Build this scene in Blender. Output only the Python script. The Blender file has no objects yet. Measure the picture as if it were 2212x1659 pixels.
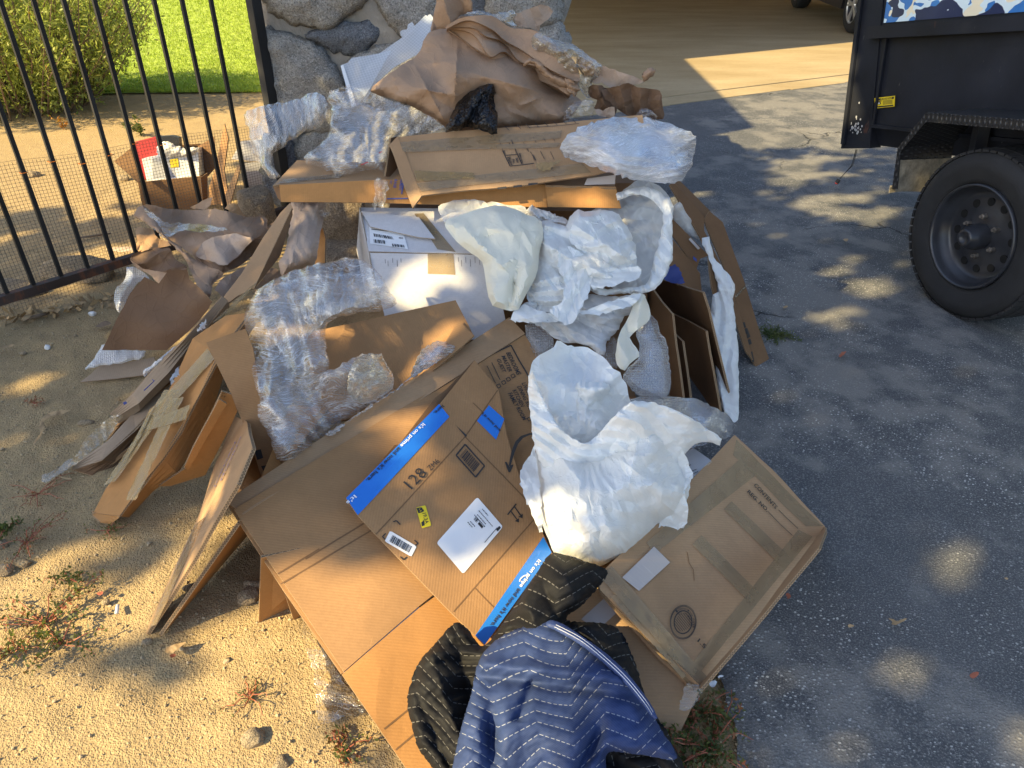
import bpy, bmesh, math, random
import numpy as np
from mathutils import Vector, Matrix
from mathutils.geometry import delaunay_2d_cdt
random.seed(7)
SC = bpy.context.scene
COL = SC.collection

# ------------------------------------------------------------------ camera, world, sun, exposure
CAM_H = 1.45
PITCH = math.radians(33)
FPX = .72 * 2212          # focal length in units of the 2212 x 1659 survey grid
CX, CY = 1106.0, 829.5
cam_data = bpy.data.cameras.new('camera')
cam_data.sensor_width = 36
cam_data.lens = .72 * 36
cam_data.clip_start = .02
cam_data.clip_end = 400
cam = bpy.data.objects.new('camera', cam_data)
COL.objects.link(cam)
cam.location = (0, 0, CAM_H)
cam.rotation_euler = (math.pi / 2 - PITCH, 0, 0)
SC.camera = cam

SUN_EL = math.radians(37)
SUN_AZ = math.radians(30)           # light travels this far from +X towards +Y
LDIR = np.array([math.cos(SUN_AZ) * math.cos(SUN_EL), math.sin(SUN_AZ) * math.cos(SUN_EL), -math.sin(SUN_EL)])
world = bpy.data.worlds.new('World')
SC.world = world
world.use_nodes = True
wn = world.node_tree
wn.nodes.clear()
sky = wn.nodes.new('ShaderNodeTexSky')
sky.sky_type = 'NISHITA'
sky.sun_disc = False
sky.sun_elevation = SUN_EL
sky.sun_rotation = math.atan2(-LDIR[0], -LDIR[1])
sky.air_density = 1.0
sky.dust_density = 1.0
wb = wn.nodes.new('ShaderNodeBackground')
wb.inputs['Strength'].default_value = .125
wo = wn.nodes.new('ShaderNodeOutputWorld')
wn.links.new(sky.outputs[0], wb.inputs[0])
wn.links.new(wb.outputs[0], wo.inputs[0])
sun_data = bpy.data.lights.new('sun', 'SUN')
sun_data.energy = 5.0
sun_data.angle = math.radians(.55)
sun_data.color = (1.0, .79, .40)
sun = bpy.data.objects.new('sun', sun_data)
COL.objects.link(sun)
sun.rotation_euler = Vector(LDIR).to_track_quat('-Z', 'Y').to_euler()
sun.location = (-5, -3, 8)
SC.view_settings.view_transform = 'Standard'
SC.view_settings.look = 'None'
SC.view_settings.gamma = 1
SC.view_settings.use_curve_mapping = False
SC.view_settings.exposure = 1.37
SC.render.engine = 'CYCLES'
SC.cycles.use_denoising = True
SC.cycles.transparent_max_bounces = 24
SC.cycles.max_bounces = 8
SC.cycles.sample_clamp_indirect = 6

# ------------------------------------------------------------------ survey helpers
SP, CP = math.sin(PITCH), math.cos(PITCH)
CAMP = np.array([0, 0, CAM_H])
def ray(u, v):
    a = (u - CX) / FPX
    b = (v - CY) / FPX
    return np.array([a, CP - b * SP, -SP - b * CP])
def G(u, v, z=0.0):
    r = ray(u, v)
    return CAMP + r * ((z - CAM_H) / r[2])
def Y(u, v, y):
    r = ray(u, v)
    return CAMP + r * (y / r[1])
_PV = [-60, 0, 150, 280, 360, 450, 560, 720, 850, 1000, 1200, 1400, 1659, 1800]
_PY = [3.2, 3.15, 2.95, 2.7, 2.55, 2.42, 2.25, 1.98, 1.72, 1.5, 1.22, 1.02, .80, .70]
def yd(v):
    return np.interp(v, _PV, _PY)
def S(u, v, d=0.0):           # a point on the heap's own surface, d metres nearer than it
    return Y(u, v, float(yd(v)) - d)
def rays(uv):
    uv = np.asarray(uv, float)
    a = (uv[:, 0] - CX) / FPX
    b = (uv[:, 1] - CY) / FPX
    return np.stack([a, CP - b * SP, -SP - b * CP], 1)
def tf(u0, v0, k):            # enlargement coordinates -> survey grid
    return lambda *pts: [(u0 + k * x, v0 + k * y) for x, y in pts]
ZA = tf(230.4, 403.2, .23437)
ZB = tf(518.4, 172.8, .2604)
ZC = tf(806.4, 0, .29165)
ZD = tf(1267.2, 345.6, .382)
ZE = tf(864, 403.2, .276)
ZF = tf(288, 921.6, .27775)
ZG = tf(720, 777.6, .3819)
ZH = tf(1180.8, 892.8, .38192)
ZI = tf(737.3, 553, 1 / 3)
ZJ = tf(0, 553, 1 / 3)
ZK = tf(737.3, 0, 1 / 3)
ZL = tf(0, 1106, 1 / 3)
ZM = tf(737.3, 1106, 1 / 3)
ZN = tf(0, 0, 1 / 3)
ZQ = tf(64.5, 388.8, .817)

# ------------------------------------------------------------------ noise
_rs = np.random.RandomState(3)
_LAT = _rs.rand(32, 32, 32)
def vn(P, scale, off=0.0):
    P = np.asarray(P, float)
    if P.shape[1] == 2:
        P = np.concatenate([P, np.zeros((len(P), 1))], 1)
    Q = P / scale + 11.37 + off * np.array([1.7, 2.3, 3.1])
    I = np.floor(Q).astype(int)
    f = Q - I
    f = f * f * (3 - 2 * f)
    out = 0
    for dx in (0, 1):
        for dy in (0, 1):
            for dz in (0, 1):
                w = (f[:, 0] if dx else 1 - f[:, 0]) * (f[:, 1] if dy else 1 - f[:, 1]) * (f[:, 2] if dz else 1 - f[:, 2])
                out = out + w * _LAT[(I[:, 0] + dx) % 32, (I[:, 1] + dy) % 32, (I[:, 2] + dz) % 32]
    return out * 2 - 1
def fbm(P, scale, off=0.0, o=3):
    return sum(vn(P, scale / 2 ** k, off + k) * .5 ** k for k in range(o))
def worley(P, cell, seed):
    r = np.random.RandomState(seed)
    lo = P.min(0) - cell
    hi = P.max(0) + cell
    n = int(np.ceil(np.prod((hi - lo) / cell)))
    n = max(6, min(n, 900))
    s = lo + r.rand(n, 2) * (hi - lo)
    d = np.sqrt(((P[:, None, :] - s[None]) ** 2).sum(2))
    part = np.partition(d, 1, axis=1)
    return part[:, 0], part[:, 1]
def hsh(i, j, seed):
    q = np.sin(i * 127.1 + j * 311.7 + seed * 74.7) * 43758.5453
    return (q - np.floor(q)) * 2 - 1
def facet(P, cell, seed):
    """piecewise flat relief over an irregular triangle net: the look of crumpled sheet"""
    W = P + np.stack([vn(P, cell * 1.6, seed), vn(P, cell * 1.6, seed + 9)], 1) * cell * .55
    x = W[:, 0] / cell + seed * 3.3
    y = W[:, 1] / cell + seed * 1.7
    i = x - y * .57735
    j = y * 1.1547
    a, b = np.floor(i), np.floor(j)
    u, v = i - a, j - b
    up = u > v
    i1, j1 = a + up, b + ~up
    w0 = 1 - np.maximum(u, v)
    w2 = np.minimum(u, v)
    w1 = 1 - w0 - w2
    return w0 * hsh(a, b, seed) + w1 * hsh(i1, j1, seed) + w2 * hsh(a + 1, b + 1, seed)
def crease(P, cell, seed, sharp=1.0):
    f1, f2 = worley(P, cell, seed * 7)
    return .62 * facet(P, cell * 1.1, seed) + .30 * facet(P, cell * .5, seed + 2) + .16 * facet(P, cell * .26, seed + 5) + .45 * (f1 / cell - .4)
def folds(P, ang, wl, seed):
    c, s = math.cos(ang), math.sin(ang)
    t = P[:, 0] * c + P[:, 1] * s
    q = -P[:, 0] * s + P[:, 1] * c
    ph = t / wl + vn(np.stack([t, q], 1), wl * 2.2, seed) * 1.1 + vn(np.stack([q, t], 1), wl * 5, seed + 4)
    return np.abs((ph % 1) - .5) * 4 - 1

# ------------------------------------------------------------------ objects
ORG = {}
def mk(name, verts, faces, mats, parent=None, uv=None, fmat=None, smooth=False, kind=None, base=None):
    verts = np.asarray(verts, float)
    me = bpy.data.meshes.new(name)
    if parent is not None:
        org = ORG[parent.name]
    elif base is not None:
        org = np.array(base, float)
    else:
        org = np.array([(verts[:, 0].min() + verts[:, 0].max()) / 2, (verts[:, 1].min() + verts[:, 1].max()) / 2, verts[:, 2].min()])
    me.from_pydata((verts - org).tolist(), [], [list(map(int, f)) for f in faces])
    if not isinstance(mats, (list, tuple)):
        mats = [mats]
    for m in mats:
        me.materials.append(m)
    if fmat is not None:
        me.polygons.foreach_set('material_index', np.asarray(fmat, np.int32))
    if smooth:
        me.polygons.foreach_set('use_smooth', np.ones(len(me.polygons), bool))
    if uv is not None:
        uv = np.asarray(uv, float)
        lay = me.uv_layers.new(name='UVMap')
        if len(uv) == len(verts):
            li = np.empty(len(me.loops), np.int32)
            me.loops.foreach_get('vertex_index', li)
            lay.data.foreach_set('uv', uv[li].ravel())
        else:
            lay.data.foreach_set('uv', uv.ravel())
    me.validate()
    me.update()
    o = bpy.data.objects.new(name, me)
    COL.objects.link(o)
    if parent is not None:
        o.parent = parent
    else:
        o.location = org
    ORG[o.name] = org
    if kind:
        o['kind'] = kind
    return o
def tag(o, label, cat, group=None):
    o['label'] = label
    o['category'] = cat
    if group:
        o['group'] = group
    return o
def thing(name, label, cat, loc, group=None):
    o = bpy.data.objects.new(name, None)
    COL.objects.link(o)
    o.empty_display_size = .05
    o.location = [float(x) for x in loc]
    ORG[o.name] = np.array(loc, float)
    return tag(o, label, cat, group)
def norm(v):
    v = np.asarray(v, float)
    return v / np.linalg.norm(v)
class MB:                      # collects simple solids into one mesh
    def __init__(s):
        s.v, s.f, s.uv = [], [], []
    def add(s, V, F):
        b = len(s.v)
        s.v += [list(map(float, p)) for p in V]
        s.f += [[i + b for i in f] for f in F]
    def box8(s, P):
        s.add(P, [(0, 3, 2, 1), (4, 5, 6, 7), (0, 1, 5, 4), (1, 2, 6, 5), (2, 3, 7, 6), (3, 0, 4, 7)])
    def obox(s, c, ex, ey, ez):   # centre and three half vectors
        c, ex, ey, ez = map(np.asarray, (c, ex, ey, ez))
        s.box8([c - ex - ey - ez, c + ex - ey - ez, c + ex + ey - ez, c - ex + ey - ez,
                c - ex - ey + ez, c + ex - ey + ez, c + ex + ey + ez, c - ex + ey + ez])
    def bar(s, a, b, w, h=None, side=None):
        a, b = np.asarray(a, float), np.asarray(b, float)
        d = norm(b - a)
        if side is None:
            side = np.cross(d, [0, 0, 1]) if abs(d[2]) < .9 else np.array([1., 0, 0])
        side = norm(side - d * np.dot(side, d))
        t = np.cross(d, side)
        h = w if h is None else h
        s.obox((a + b) / 2, (b - a) / 2, side * w / 2, t * h / 2)
    def tube(s, pts, r, n=8, caps=True):
        pts = [np.asarray(p, float) for p in pts]
        rr = r if hasattr(r, '__len__') else [r] * len(pts)
        b = len(s.v)
        ref = None
        for i, p in enumerate(pts):
            d = norm(pts[min(i + 1, len(pts) - 1)] - pts[max(i - 1, 0)])
            if ref is None:
                ref = np.cross(d, [0, 0, 1.]) if abs(d[2]) < .9 else np.array([1., 0, 0])
            ref = norm(ref - d * np.dot(ref, d))
            t = np.cross(d, ref)
            for k in range(n):
                a = 2 * math.pi * k / n
                s.v.append(list(p + (ref * math.cos(a) + t * math.sin(a)) * rr[i]))
        for i in range(len(pts) - 1):
            for k in range(n):
                k2 = (k + 1) % n
                s.f.append([b + i * n + k, b + i * n + k2, b + (i + 1) * n + k2, b + (i + 1) * n + k])
        if caps:
            s.f.append([b + k for k in range(n)][::-1])
            s.f.append([b + (len(pts) - 1) * n + k for k in range(n)])
    def lathe(s, prof, c, ax, ref, n=48, close=False):
        # prof: list of (radius, offset along axis)
        c, ax = np.asarray(c, float), norm(ax)
        ref = norm(np.asarray(ref, float) - ax * np.dot(ref, ax))
        t = np.cross(ax, ref)
        b = len(s.v)
        m = len(prof)
        for k in range(n):
            a = 2 * math.pi * k / n
            rad = ref * math.cos(a) + t * math.sin(a)
            for r, o in prof:
                s.v.append(list(c + rad * r + ax * o))
        for k in range(n):
            k2 = (k + 1) % n
            for i in range(m if close else m - 1):
                j = (i + 1) % m
                s.f.append([b + k * m + i, b + k * m + j, b + k2 * m + j, b + k2 * m + i])
    def build(s, name, mats, parent=None, smooth=False, kind=None, uvm=None):
        V = np.array(s.v)
        uv = V[:, :2] if uvm is None else uvm
        return mk(name, V, s.f, mats, parent, uv=uv, smooth=smooth, kind=kind)

class Plane:
    def __init__(s, *p, amp=.002, sc=.22, seed=0):
        s.p = np.asarray(p[0], float)
        n = norm(np.cross(np.asarray(p[1]) - p[0], np.asarray(p[2]) - p[0]))
        if np.dot(n, CAMP - s.p) < 0:
            n = -n
        s.n = n
        s.x = norm(np.asarray(p[1], float) - p[0])
        s.y = np.cross(s.n, s.x)
        s.amp, s.sc, s.seed = amp, sc, seed
        s.dents = 0.0
    def hit(s, u, v):
        r = ray(u, v)
        return CAMP + r * (np.dot(s.p - CAMP, s.n) / np.dot(r, s.n))
    def off(s, d, **k):
        q = Plane(s.p, s.p + s.x, s.p + s.y, **dict(dict(amp=s.amp, sc=s.sc, seed=s.seed), **k))
        q.p = s.p + s.n * d
        return q
    def w(s, P):
        P = np.atleast_2d(P)
        return s.amp * (vn(P, s.sc, s.seed) + .35 * vn(P, s.sc * .35, s.seed + 3))
    def lift(s, P, d=0.0):
        P = np.atleast_2d(np.asarray(P, float))
        h = s.w(P) + d
        if s.dents:
            Q = s.uvw(P)
            h = h + s.dents * (facet(Q, .11, s.seed + 5) + .4 * facet(Q, .045, s.seed + 7))
        return P + s.n * h[:, None]
    def uvw(s, P):
        P = np.atleast_2d(P) - s.p
        return np.stack([P @ s.x, P @ s.y], 1)

def board(name, pl, poly, th, mats, parent=None, cell=.05, d=0.0, rag=0.0, kind=None, rot=0.0, dents=0.0):
    """flat piece of board: polygon (survey px) on plane pl, thickness th away from the viewer"""
    pts = [pl.hit(*q) for q in poly]
    P2 = pl.uvw(pts)
    if rag:
        r = random.Random(len(poly) * 31 + int(abs(poly[0][0])))
        Q = []
        for i in range(len(P2)):
            a, b = P2[i], P2[(i + 1) % len(P2)]
            n = max(1, int(np.linalg.norm(b - a) / .02))
            for k in range(n):
                q = a + (b - a) * k / n
                Q.append(q + (np.array([r.uniform(-1, 1), r.uniform(-1, 1)]) * rag if k else 0))
        P2 = np.array(Q)
    bm = bmesh.new()
    vs = [bm.verts.new((p[0], p[1], 0)) for p in P2]
    f = bm.faces.new(vs)
    bmesh.ops.triangulate(bm, faces=[f])
    bmesh.ops.dissolve_limit(bm, angle_limit=.01, verts=bm.verts[:], edges=bm.edges[:])
    lo, hi = P2.min(0), P2.max(0)
    for ax in (0, 1):
        n = int((hi[ax] - lo[ax]) / cell)
        for k in range(1, n + 1):
            co = [0, 0, 0]
            co[ax] = lo[ax] + (hi[ax] - lo[ax]) * k / (n + 1)
            no = [0, 0, 0]
            no[ax] = 1
            bmesh.ops.bisect_plane(bm, geom=bm.verts[:] + bm.edges[:] + bm.faces[:], plane_co=co, plane_no=no, dist=1e-5)
    bm.normal_update()
    bm.verts.ensure_lookup_table()
    V2 = np.array([v.co[:2] for v in bm.verts])
    F = [[v.index for v in f.verts] for f in bm.faces]
    if len(bm.faces) and bm.faces[:][0].normal.z < 0:
        F = [f[::-1] for f in F]
    E = []
    for e in bm.edges:
        if len(e.link_faces) == 1:
            E.append((e.verts[0].index, e.verts[1].index))
    bm.free()
    P3 = pl.p + V2[:, :1] * pl.x + V2[:, 1:] * pl.y
    if dents:
        pl.dents = dents
    P3 = pl.lift(P3, d)
    n = len(P3)
    B3 = P3 - pl.n * th
    V = np.concatenate([P3, B3])
    c, s = math.cos(rot), math.sin(rot)
    U2 = V2 @ np.array([[c, -s], [s, c]])
    faces = list(F) + [[i + n for i in f[::-1]] for f in F]
    luv = [U2[i] for f in F for i in f] + [U2[i] for f in F for i in f[::-1]]
    fm = [0] * (2 * len(F))
    ori = set()
    for f in F:
        for a, b in zip(f, f[1:] + f[:1]):
            ori.add((a, b))
    for a, b in E:
        if (a, b) not in ori:
            a, b = b, a
        faces.append([b, a, a + n, b + n])
        L = np.linalg.norm(V2[b] - V2[a])
        dd = V2[b] - V2[a]
        t0 = float(np.dot(V2[a], norm(dd)))
        luv += [(t0 + L, 1), (t0, 1), (t0, 0), (t0 + L, 0)]
        fm.append(1)
    if not isinstance(mats, (list, tuple)):
        mats = [mats, mats]
    return mk(name, V, faces, mats, parent, uv=luv, fmat=fm, kind=kind)

def quadsheet(c, nu, nv):      # bilinear 3D patch
    c = [np.asarray(p, float) for p in c]
    a = np.linspace(0, 1, nu)
    b = np.linspace(0, 1, nv)
    A, B = np.meshgrid(a, b)
    A, B = A.ravel()[:, None], B.ravel()[:, None]
    P = c[0] * (1 - A) * (1 - B) + c[1] * A * (1 - B) + c[2] * A * B + c[3] * (1 - A) * B
    F = [[j * nu + i, j * nu + i + 1, (j + 1) * nu + i + 1, (j + 1) * nu + i] for j in range(nv - 1) for i in range(nu - 1)]
    return P, F
def strip(name, pl, quad, mat, parent=None, d=.0012, wr=0.0, seed=1, uvs=None):
    """tape or label: quad (survey px: along, along, back, back) lying on a board's plane"""
    c = [pl.hit(*q) for q in quad]
    L = np.linalg.norm(c[1] - c[0])
    W = np.linalg.norm(c[3] - c[0])
    nu = max(2, int(L / (.03 if not wr else .008)) + 2)
    nv = max(2, int(W / (.03 if not wr else .006)) + 2)
    P, F = quadsheet(c, nu, nv)
    UV = np.stack([np.tile(np.linspace(0, L, nu), nv), np.repeat(np.linspace(0, W, nv), nu)], 1)
    Q = pl.lift(P, d)
    if wr:
        Q = Q + pl.n * (wr * (np.abs(folds(UV, math.pi / 2 + .12, .011, seed)) + .8 * np.maximum(0, crease(UV, .03, seed))))[:, None]
    n = pl.n
    if np.dot(np.cross(c[1] - c[0], c[3] - c[0]), n) < 0:
        F = [f[::-1] for f in F]
    return mk(name, Q, F, mat, parent, uv=UV, smooth=bool(wr))

def ink(pl, segs, w, d=.0016):        # flat printed lines [(u0,v0,u1,v1)] on a plane -> verts, faces
    V, F = [], []
    for (u0, v0, u1, v1) in segs:
        a, b = pl.hit(u0, v0), pl.hit(u1, v1)
        t = norm(np.cross(pl.n, b - a)) * w / 2
        n = max(1, int(np.linalg.norm(b - a) / .02))
        base = len(V)
        for k in range(n + 1):
            p = a + (b - a) * k / n
            V += [p - t, p + t]
        for k in range(n):
            i = base + 2 * k
            F.append([i, i + 2, i + 3, i + 1])
    V = pl.lift(np.array(V), d)
    return V, F
def inkpoly(pl, polys, d=.0016):
    V, F = [], []
    for q in polys:
        b = len(V)
        V += [pl.hit(*p) for p in q]
        f = list(range(b, b + len(q)))
        P = np.array(V[b:])
        nn = sum(np.cross(P[i] - P[0], P[i + 1] - P[0]) for i in range(1, len(q) - 1))
        F.append(f if np.dot(nn, pl.n) > 0 else f[::-1])
    return pl.lift(np.array(V), d), F
def join(*vf):
    V, F = [], []
    for v, f in vf:
        b = len(V)
        V += list(v)
        F += [[i + b for i in q] for q in f]
    return np.array(V), F
_tc = {}
def textmesh(t, bold=0.0):
    k = (t, bold)
    if k not in _tc:
        cu = bpy.data.curves.new('lettering', 'FONT')
        cu.body = t
        cu.size = 1
        cu.resolution_u = 2
        cu.offset = bold
        o = bpy.data.objects.new('lettering', cu)
        COL.objects.link(o)
        dg = bpy.context.evaluated_depsgraph_get()
        dg.update()
        me = bpy.data.meshes.new_from_object(o.evaluated_get(dg))
        V = np.array([v.co[:2] for v in me.vertices])
        F = [list(p.vertices) for p in me.polygons]
        bpy.data.objects.remove(o)
        bpy.data.curves.remove(cu)
        bpy.data.meshes.remove(me)
        _tc[k] = (V, F)
    return _tc[k]
def words(pl, t, a, b, ratio=None, d=.0018, bold=.012, mirror=False):
    """text whose baseline runs from survey px a to b on plane; ratio = cap height / length"""
    V, F = textmesh(t, bold)
    lo, hi = V.min(0), V.max(0)
    A, B = pl.hit(*a), pl.hit(*b)
    X = B - A
    L = np.linalg.norm(X)
    X = X / L
    Yv = np.cross(pl.n, X)
    s = L / (hi[0] - lo[0])
    sy = s if ratio is None else L * ratio / .73
    P = A + ((V[:, :1] - lo[0]) * s) * X + (V[:, 1:] * sy) * Yv
    return pl.lift(P, d), F
def prt(name, parent, mat, *vf):
    V, F = join(*vf)
    return mk(name, V, F, mat, parent)

def inside(P, poly):
    poly = np.asarray(poly, float)
    x, y = P[:, 0], P[:, 1]
    r = np.zeros(len(P), bool)
    j = len(poly) - 1
    for i in range(len(poly)):
        xi, yi = poly[i]
        xj, yj = poly[j]
        c = ((yi > y) != (yj > y)) & (x < (xj - xi) * (y - yi) / (yj - yi + 1e-12) + xi)
        r ^= c
        j = i
    return r
def edist(P, poly):
    poly = np.asarray(poly, float)
    best = np.full(len(P), 1e9)
    for i in range(len(poly)):
        a, b = poly[i - 1], poly[i]
        ab = b - a
        t = np.clip(((P - a) @ ab) / (ab @ ab + 1e-12), 0, 1)
        best = np.minimum(best, np.linalg.norm(P - a - t[:, None] * ab, axis=1))
    return best
def smooth_outline(poly, step, rough, seed, curve=True):
    poly = np.asarray(poly, float)
    n = len(poly)
    out = []
    r = np.random.RandomState(seed)
    for i in range(n):
        p0, p1, p2, p3 = poly[i - 1], poly[i], poly[(i + 1) % n], poly[(i + 2) % n]
        L = np.linalg.norm(p2 - p1)
        k = max(1, int(L / step))
        for j in range(k):
            t = j / k
            if curve:
                q = .5 * ((2 * p1) + (p2 - p0) * t + (2 * p0 - 5 * p1 + 4 * p2 - p3) * t * t + (3 * p1 - p0 - 3 * p2 + p3) * t ** 3)
            else:
                q = p1 + (p2 - p1) * t
            out.append(q)
    out = np.array(out)
    if rough:
        out = out + r.randn(*out.shape) * rough
    return out
def sheet(name, outline, mat, parent=None, depth=None, d=0.0, step=6.0, bulge=0.0, width=60.0, back=None,
          crump=0.0, cell=.10, fold=None, seed=1, rough=1.0, curve=True, lump=0.0, lumpsc=.25, fine=0.0, fcell=.03,
          pow_=.5, extra=None, uvrot=0.0, uvw=None, coarse=None, camp=.01, aniso=None, sharp=24):
    """crumpled sheet or (with back) closed soft body whose seen outline is given in survey px"""
    ch = None
    if coarse:
        O = smooth_outline(outline, coarse * .55, rough * 1.3, seed, curve)
        r = np.random.RandomState(seed + 50)
        an, ar = aniso or (0.0, 1.0)
        c_, s__ = math.cos(an), math.sin(an)
        T = np.array([[c_ / ar, -s__], [s__ / ar, c_]])     # px -> stretched space (along an shrinks)
        OT = O @ T
        cs = coarse / math.sqrt(ar)
        lo, hi = OT.min(0), OT.max(0)
        nn = int(np.prod((hi - lo) / cs) * 1.5) + 4
        g = lo + r.rand(nn * 6, 2) * (hi - lo)
        g = g[inside(g, OT)]
        keep = []
        lim = cs * (.55 + .5 * r.rand(len(g)))
        for k, q in enumerate(g):
            if all((q[0] - z[0]) ** 2 + (q[1] - z[1]) ** 2 > lim[k] ** 2 for z in keep):
                keep.append(q)
        g = np.array(keep) if keep else np.zeros((0, 2))
        if len(g):
            g = g[edist(g, OT) > cs * .42]
        nb = len(O)
        PT = np.concatenate([OT, g])
        res = delaunay_2d_cdt([Vector(p) for p in PT], [], [list(range(nb))], 1, 1e-4)
        V2 = np.array([v[:] for v in res[0]]) @ np.linalg.inv(T)
        F = [list(f) for f in res[2]]
        mm = V2 * .0012
        ch = camp * (.75 * facet(mm, coarse * .0012 * 2.6, seed) + .55 * r.uniform(-1, 1, len(V2)))
        for _ in range(2):                                   # split each facet, keeping it flat
            mid = {}
            V2l, chl, F2 = V2.tolist(), ch.tolist(), []
            for f in F:
                m_ = []
                for x, y in ((f[0], f[1]), (f[1], f[2]), (f[2], f[0])):
                    k = (min(x, y), max(x, y))
                    if k not in mid:
                        mid[k] = len(V2l)
                        V2l.append([(V2l[x][0] + V2l[y][0]) / 2, (V2l[x][1] + V2l[y][1]) / 2])
                        chl.append((chl[x] + chl[y]) / 2)
                    m_.append(mid[k])
                F2 += [[f[0], m_[0], m_[2]], [m_[0], f[1], m_[1]], [m_[2], m_[1], f[2]], [m_[0], m_[1], m_[2]]]
            V2, ch, F = np.array(V2l), np.array(chl), F2
    else:
        O = smooth_outline(outline, step * 1.0, rough, seed, curve)
        lo, hi = O.min(0), O.max(0)
        r = np.random.RandomState(seed + 50)
        nx, ny = int((hi[0] - lo[0]) / step) + 1, int((hi[1] - lo[1]) / (step * .87)) + 1
        gx, gy = np.meshgrid(np.arange(nx), np.arange(ny))
        g = np.stack([lo[0] + (gx + .5 * (gy % 2)) * step, lo[1] + gy * step * .87], -1).reshape(-1, 2)
        g = g + (r.rand(*g.shape) - .5) * step * .45
        g = g[inside(g, O)]
        if len(g):
            g = g[edist(g, O) > step * .55]
        P2 = np.concatenate([O, g]) if len(g) else O
        nb = len(O)
        res = delaunay_2d_cdt([Vector(p) for p in P2], [], [list(range(nb))], 1, 1e-4)
        V2 = np.array([v[:] for v in res[0]])
        F = [list(f) for f in res[2]]
    dist = edist(V2, O)
    onb = dist < 1e-3
    # depth
    if depth is None:
        yy = yd(V2[:, 1]) - d
    elif isinstance(depth, Plane):
        R0 = rays(V2)
        tt = ((depth.p - CAMP) @ depth.n) / (R0 @ depth.n)
        yy = tt * R0[:, 1] - d
    elif callable(depth):
        yy = depth(V2[:, 0], V2[:, 1]) - d
    else:
        D = np.array(depth, float)
        w = 1 / (((V2[:, None, :] - D[None, :, :2]) ** 2).sum(2) + 200) ** 1.3
        yy = (w * D[:, 2]).sum(1) / w.sum(1) - d
    R = rays(V2)
    tt = yy / R[:, 1]
    P = CAMP + R * tt[:, None]
    m = V2 * (tt.mean() / FPX) * np.array([1, -1])
    e = np.clip(dist / width, 0, 1)
    prof = (1 - (1 - e) ** 2) ** pow_ if bulge else 0 * e
    h = bulge * prof
    if lump:
        h = h + lump * fbm(m, lumpsc, seed)
    if ch is not None:
        h = h + ch
        crump *= .6
        fine *= .5
    if fold:
        for (amp, ang, wl) in fold:
            h = h + amp * folds(m, ang, wl, seed)
    if crump:
        h = h + crump * crease(m, cell, seed)
    if fine:
        h = h + fine * crease(m, fcell, seed + 3)
    if extra is not None:
        h = h + extra(V2, m)
    if back is not None:
        edge = np.clip(dist / 12, 0, 1)
        h = h * np.where(onb, 0, edge ** .6)
    vd = -R / np.linalg.norm(R, axis=1)[:, None]
    Pf = P + vd * h[:, None]
    # keep everything above the ground
    Pf[:, 2] = np.maximum(Pf[:, 2], .006 + .004 * (1 - e))
    c, s_ = math.cos(uvrot), math.sin(uvrot)
    UV = m @ np.array([[c, -s_], [s_, c]])
    if uvw is not None:
        UV = UV + uvw(V2, m)
    # orientation towards the viewer
    f0 = F[len(F) // 2]
    nn = np.cross(Pf[f0[1]] - Pf[f0[0]], Pf[f0[2]] - Pf[f0[0]])
    if np.dot(nn, vd[f0[0]]) < 0:
        F = [f[::-1] for f in F]
    if back is not None:
        n = len(Pf)
        idx = np.arange(n)
        inner = np.where(~onb)[0]
        mp = idx.copy()
        mp[inner] = n + np.arange(len(inner))
        Pb = P[inner] - vd[inner] * (back * np.sqrt(e[inner]))[:, None]
        Pb[:, 2] = np.maximum(Pb[:, 2], .003)
        F = F + [[mp[i] for i in f[::-1]] for f in F]
        Pf = np.concatenate([Pf, Pb])
        UV = np.concatenate([UV, UV[inner]])
    ob_ = mk(name, Pf, F, mat, parent, uv=UV, smooth=True)
    if coarse:
        ob_.data.set_sharp_from_angle(angle=math.radians(sharp))
    return ob_
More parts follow.
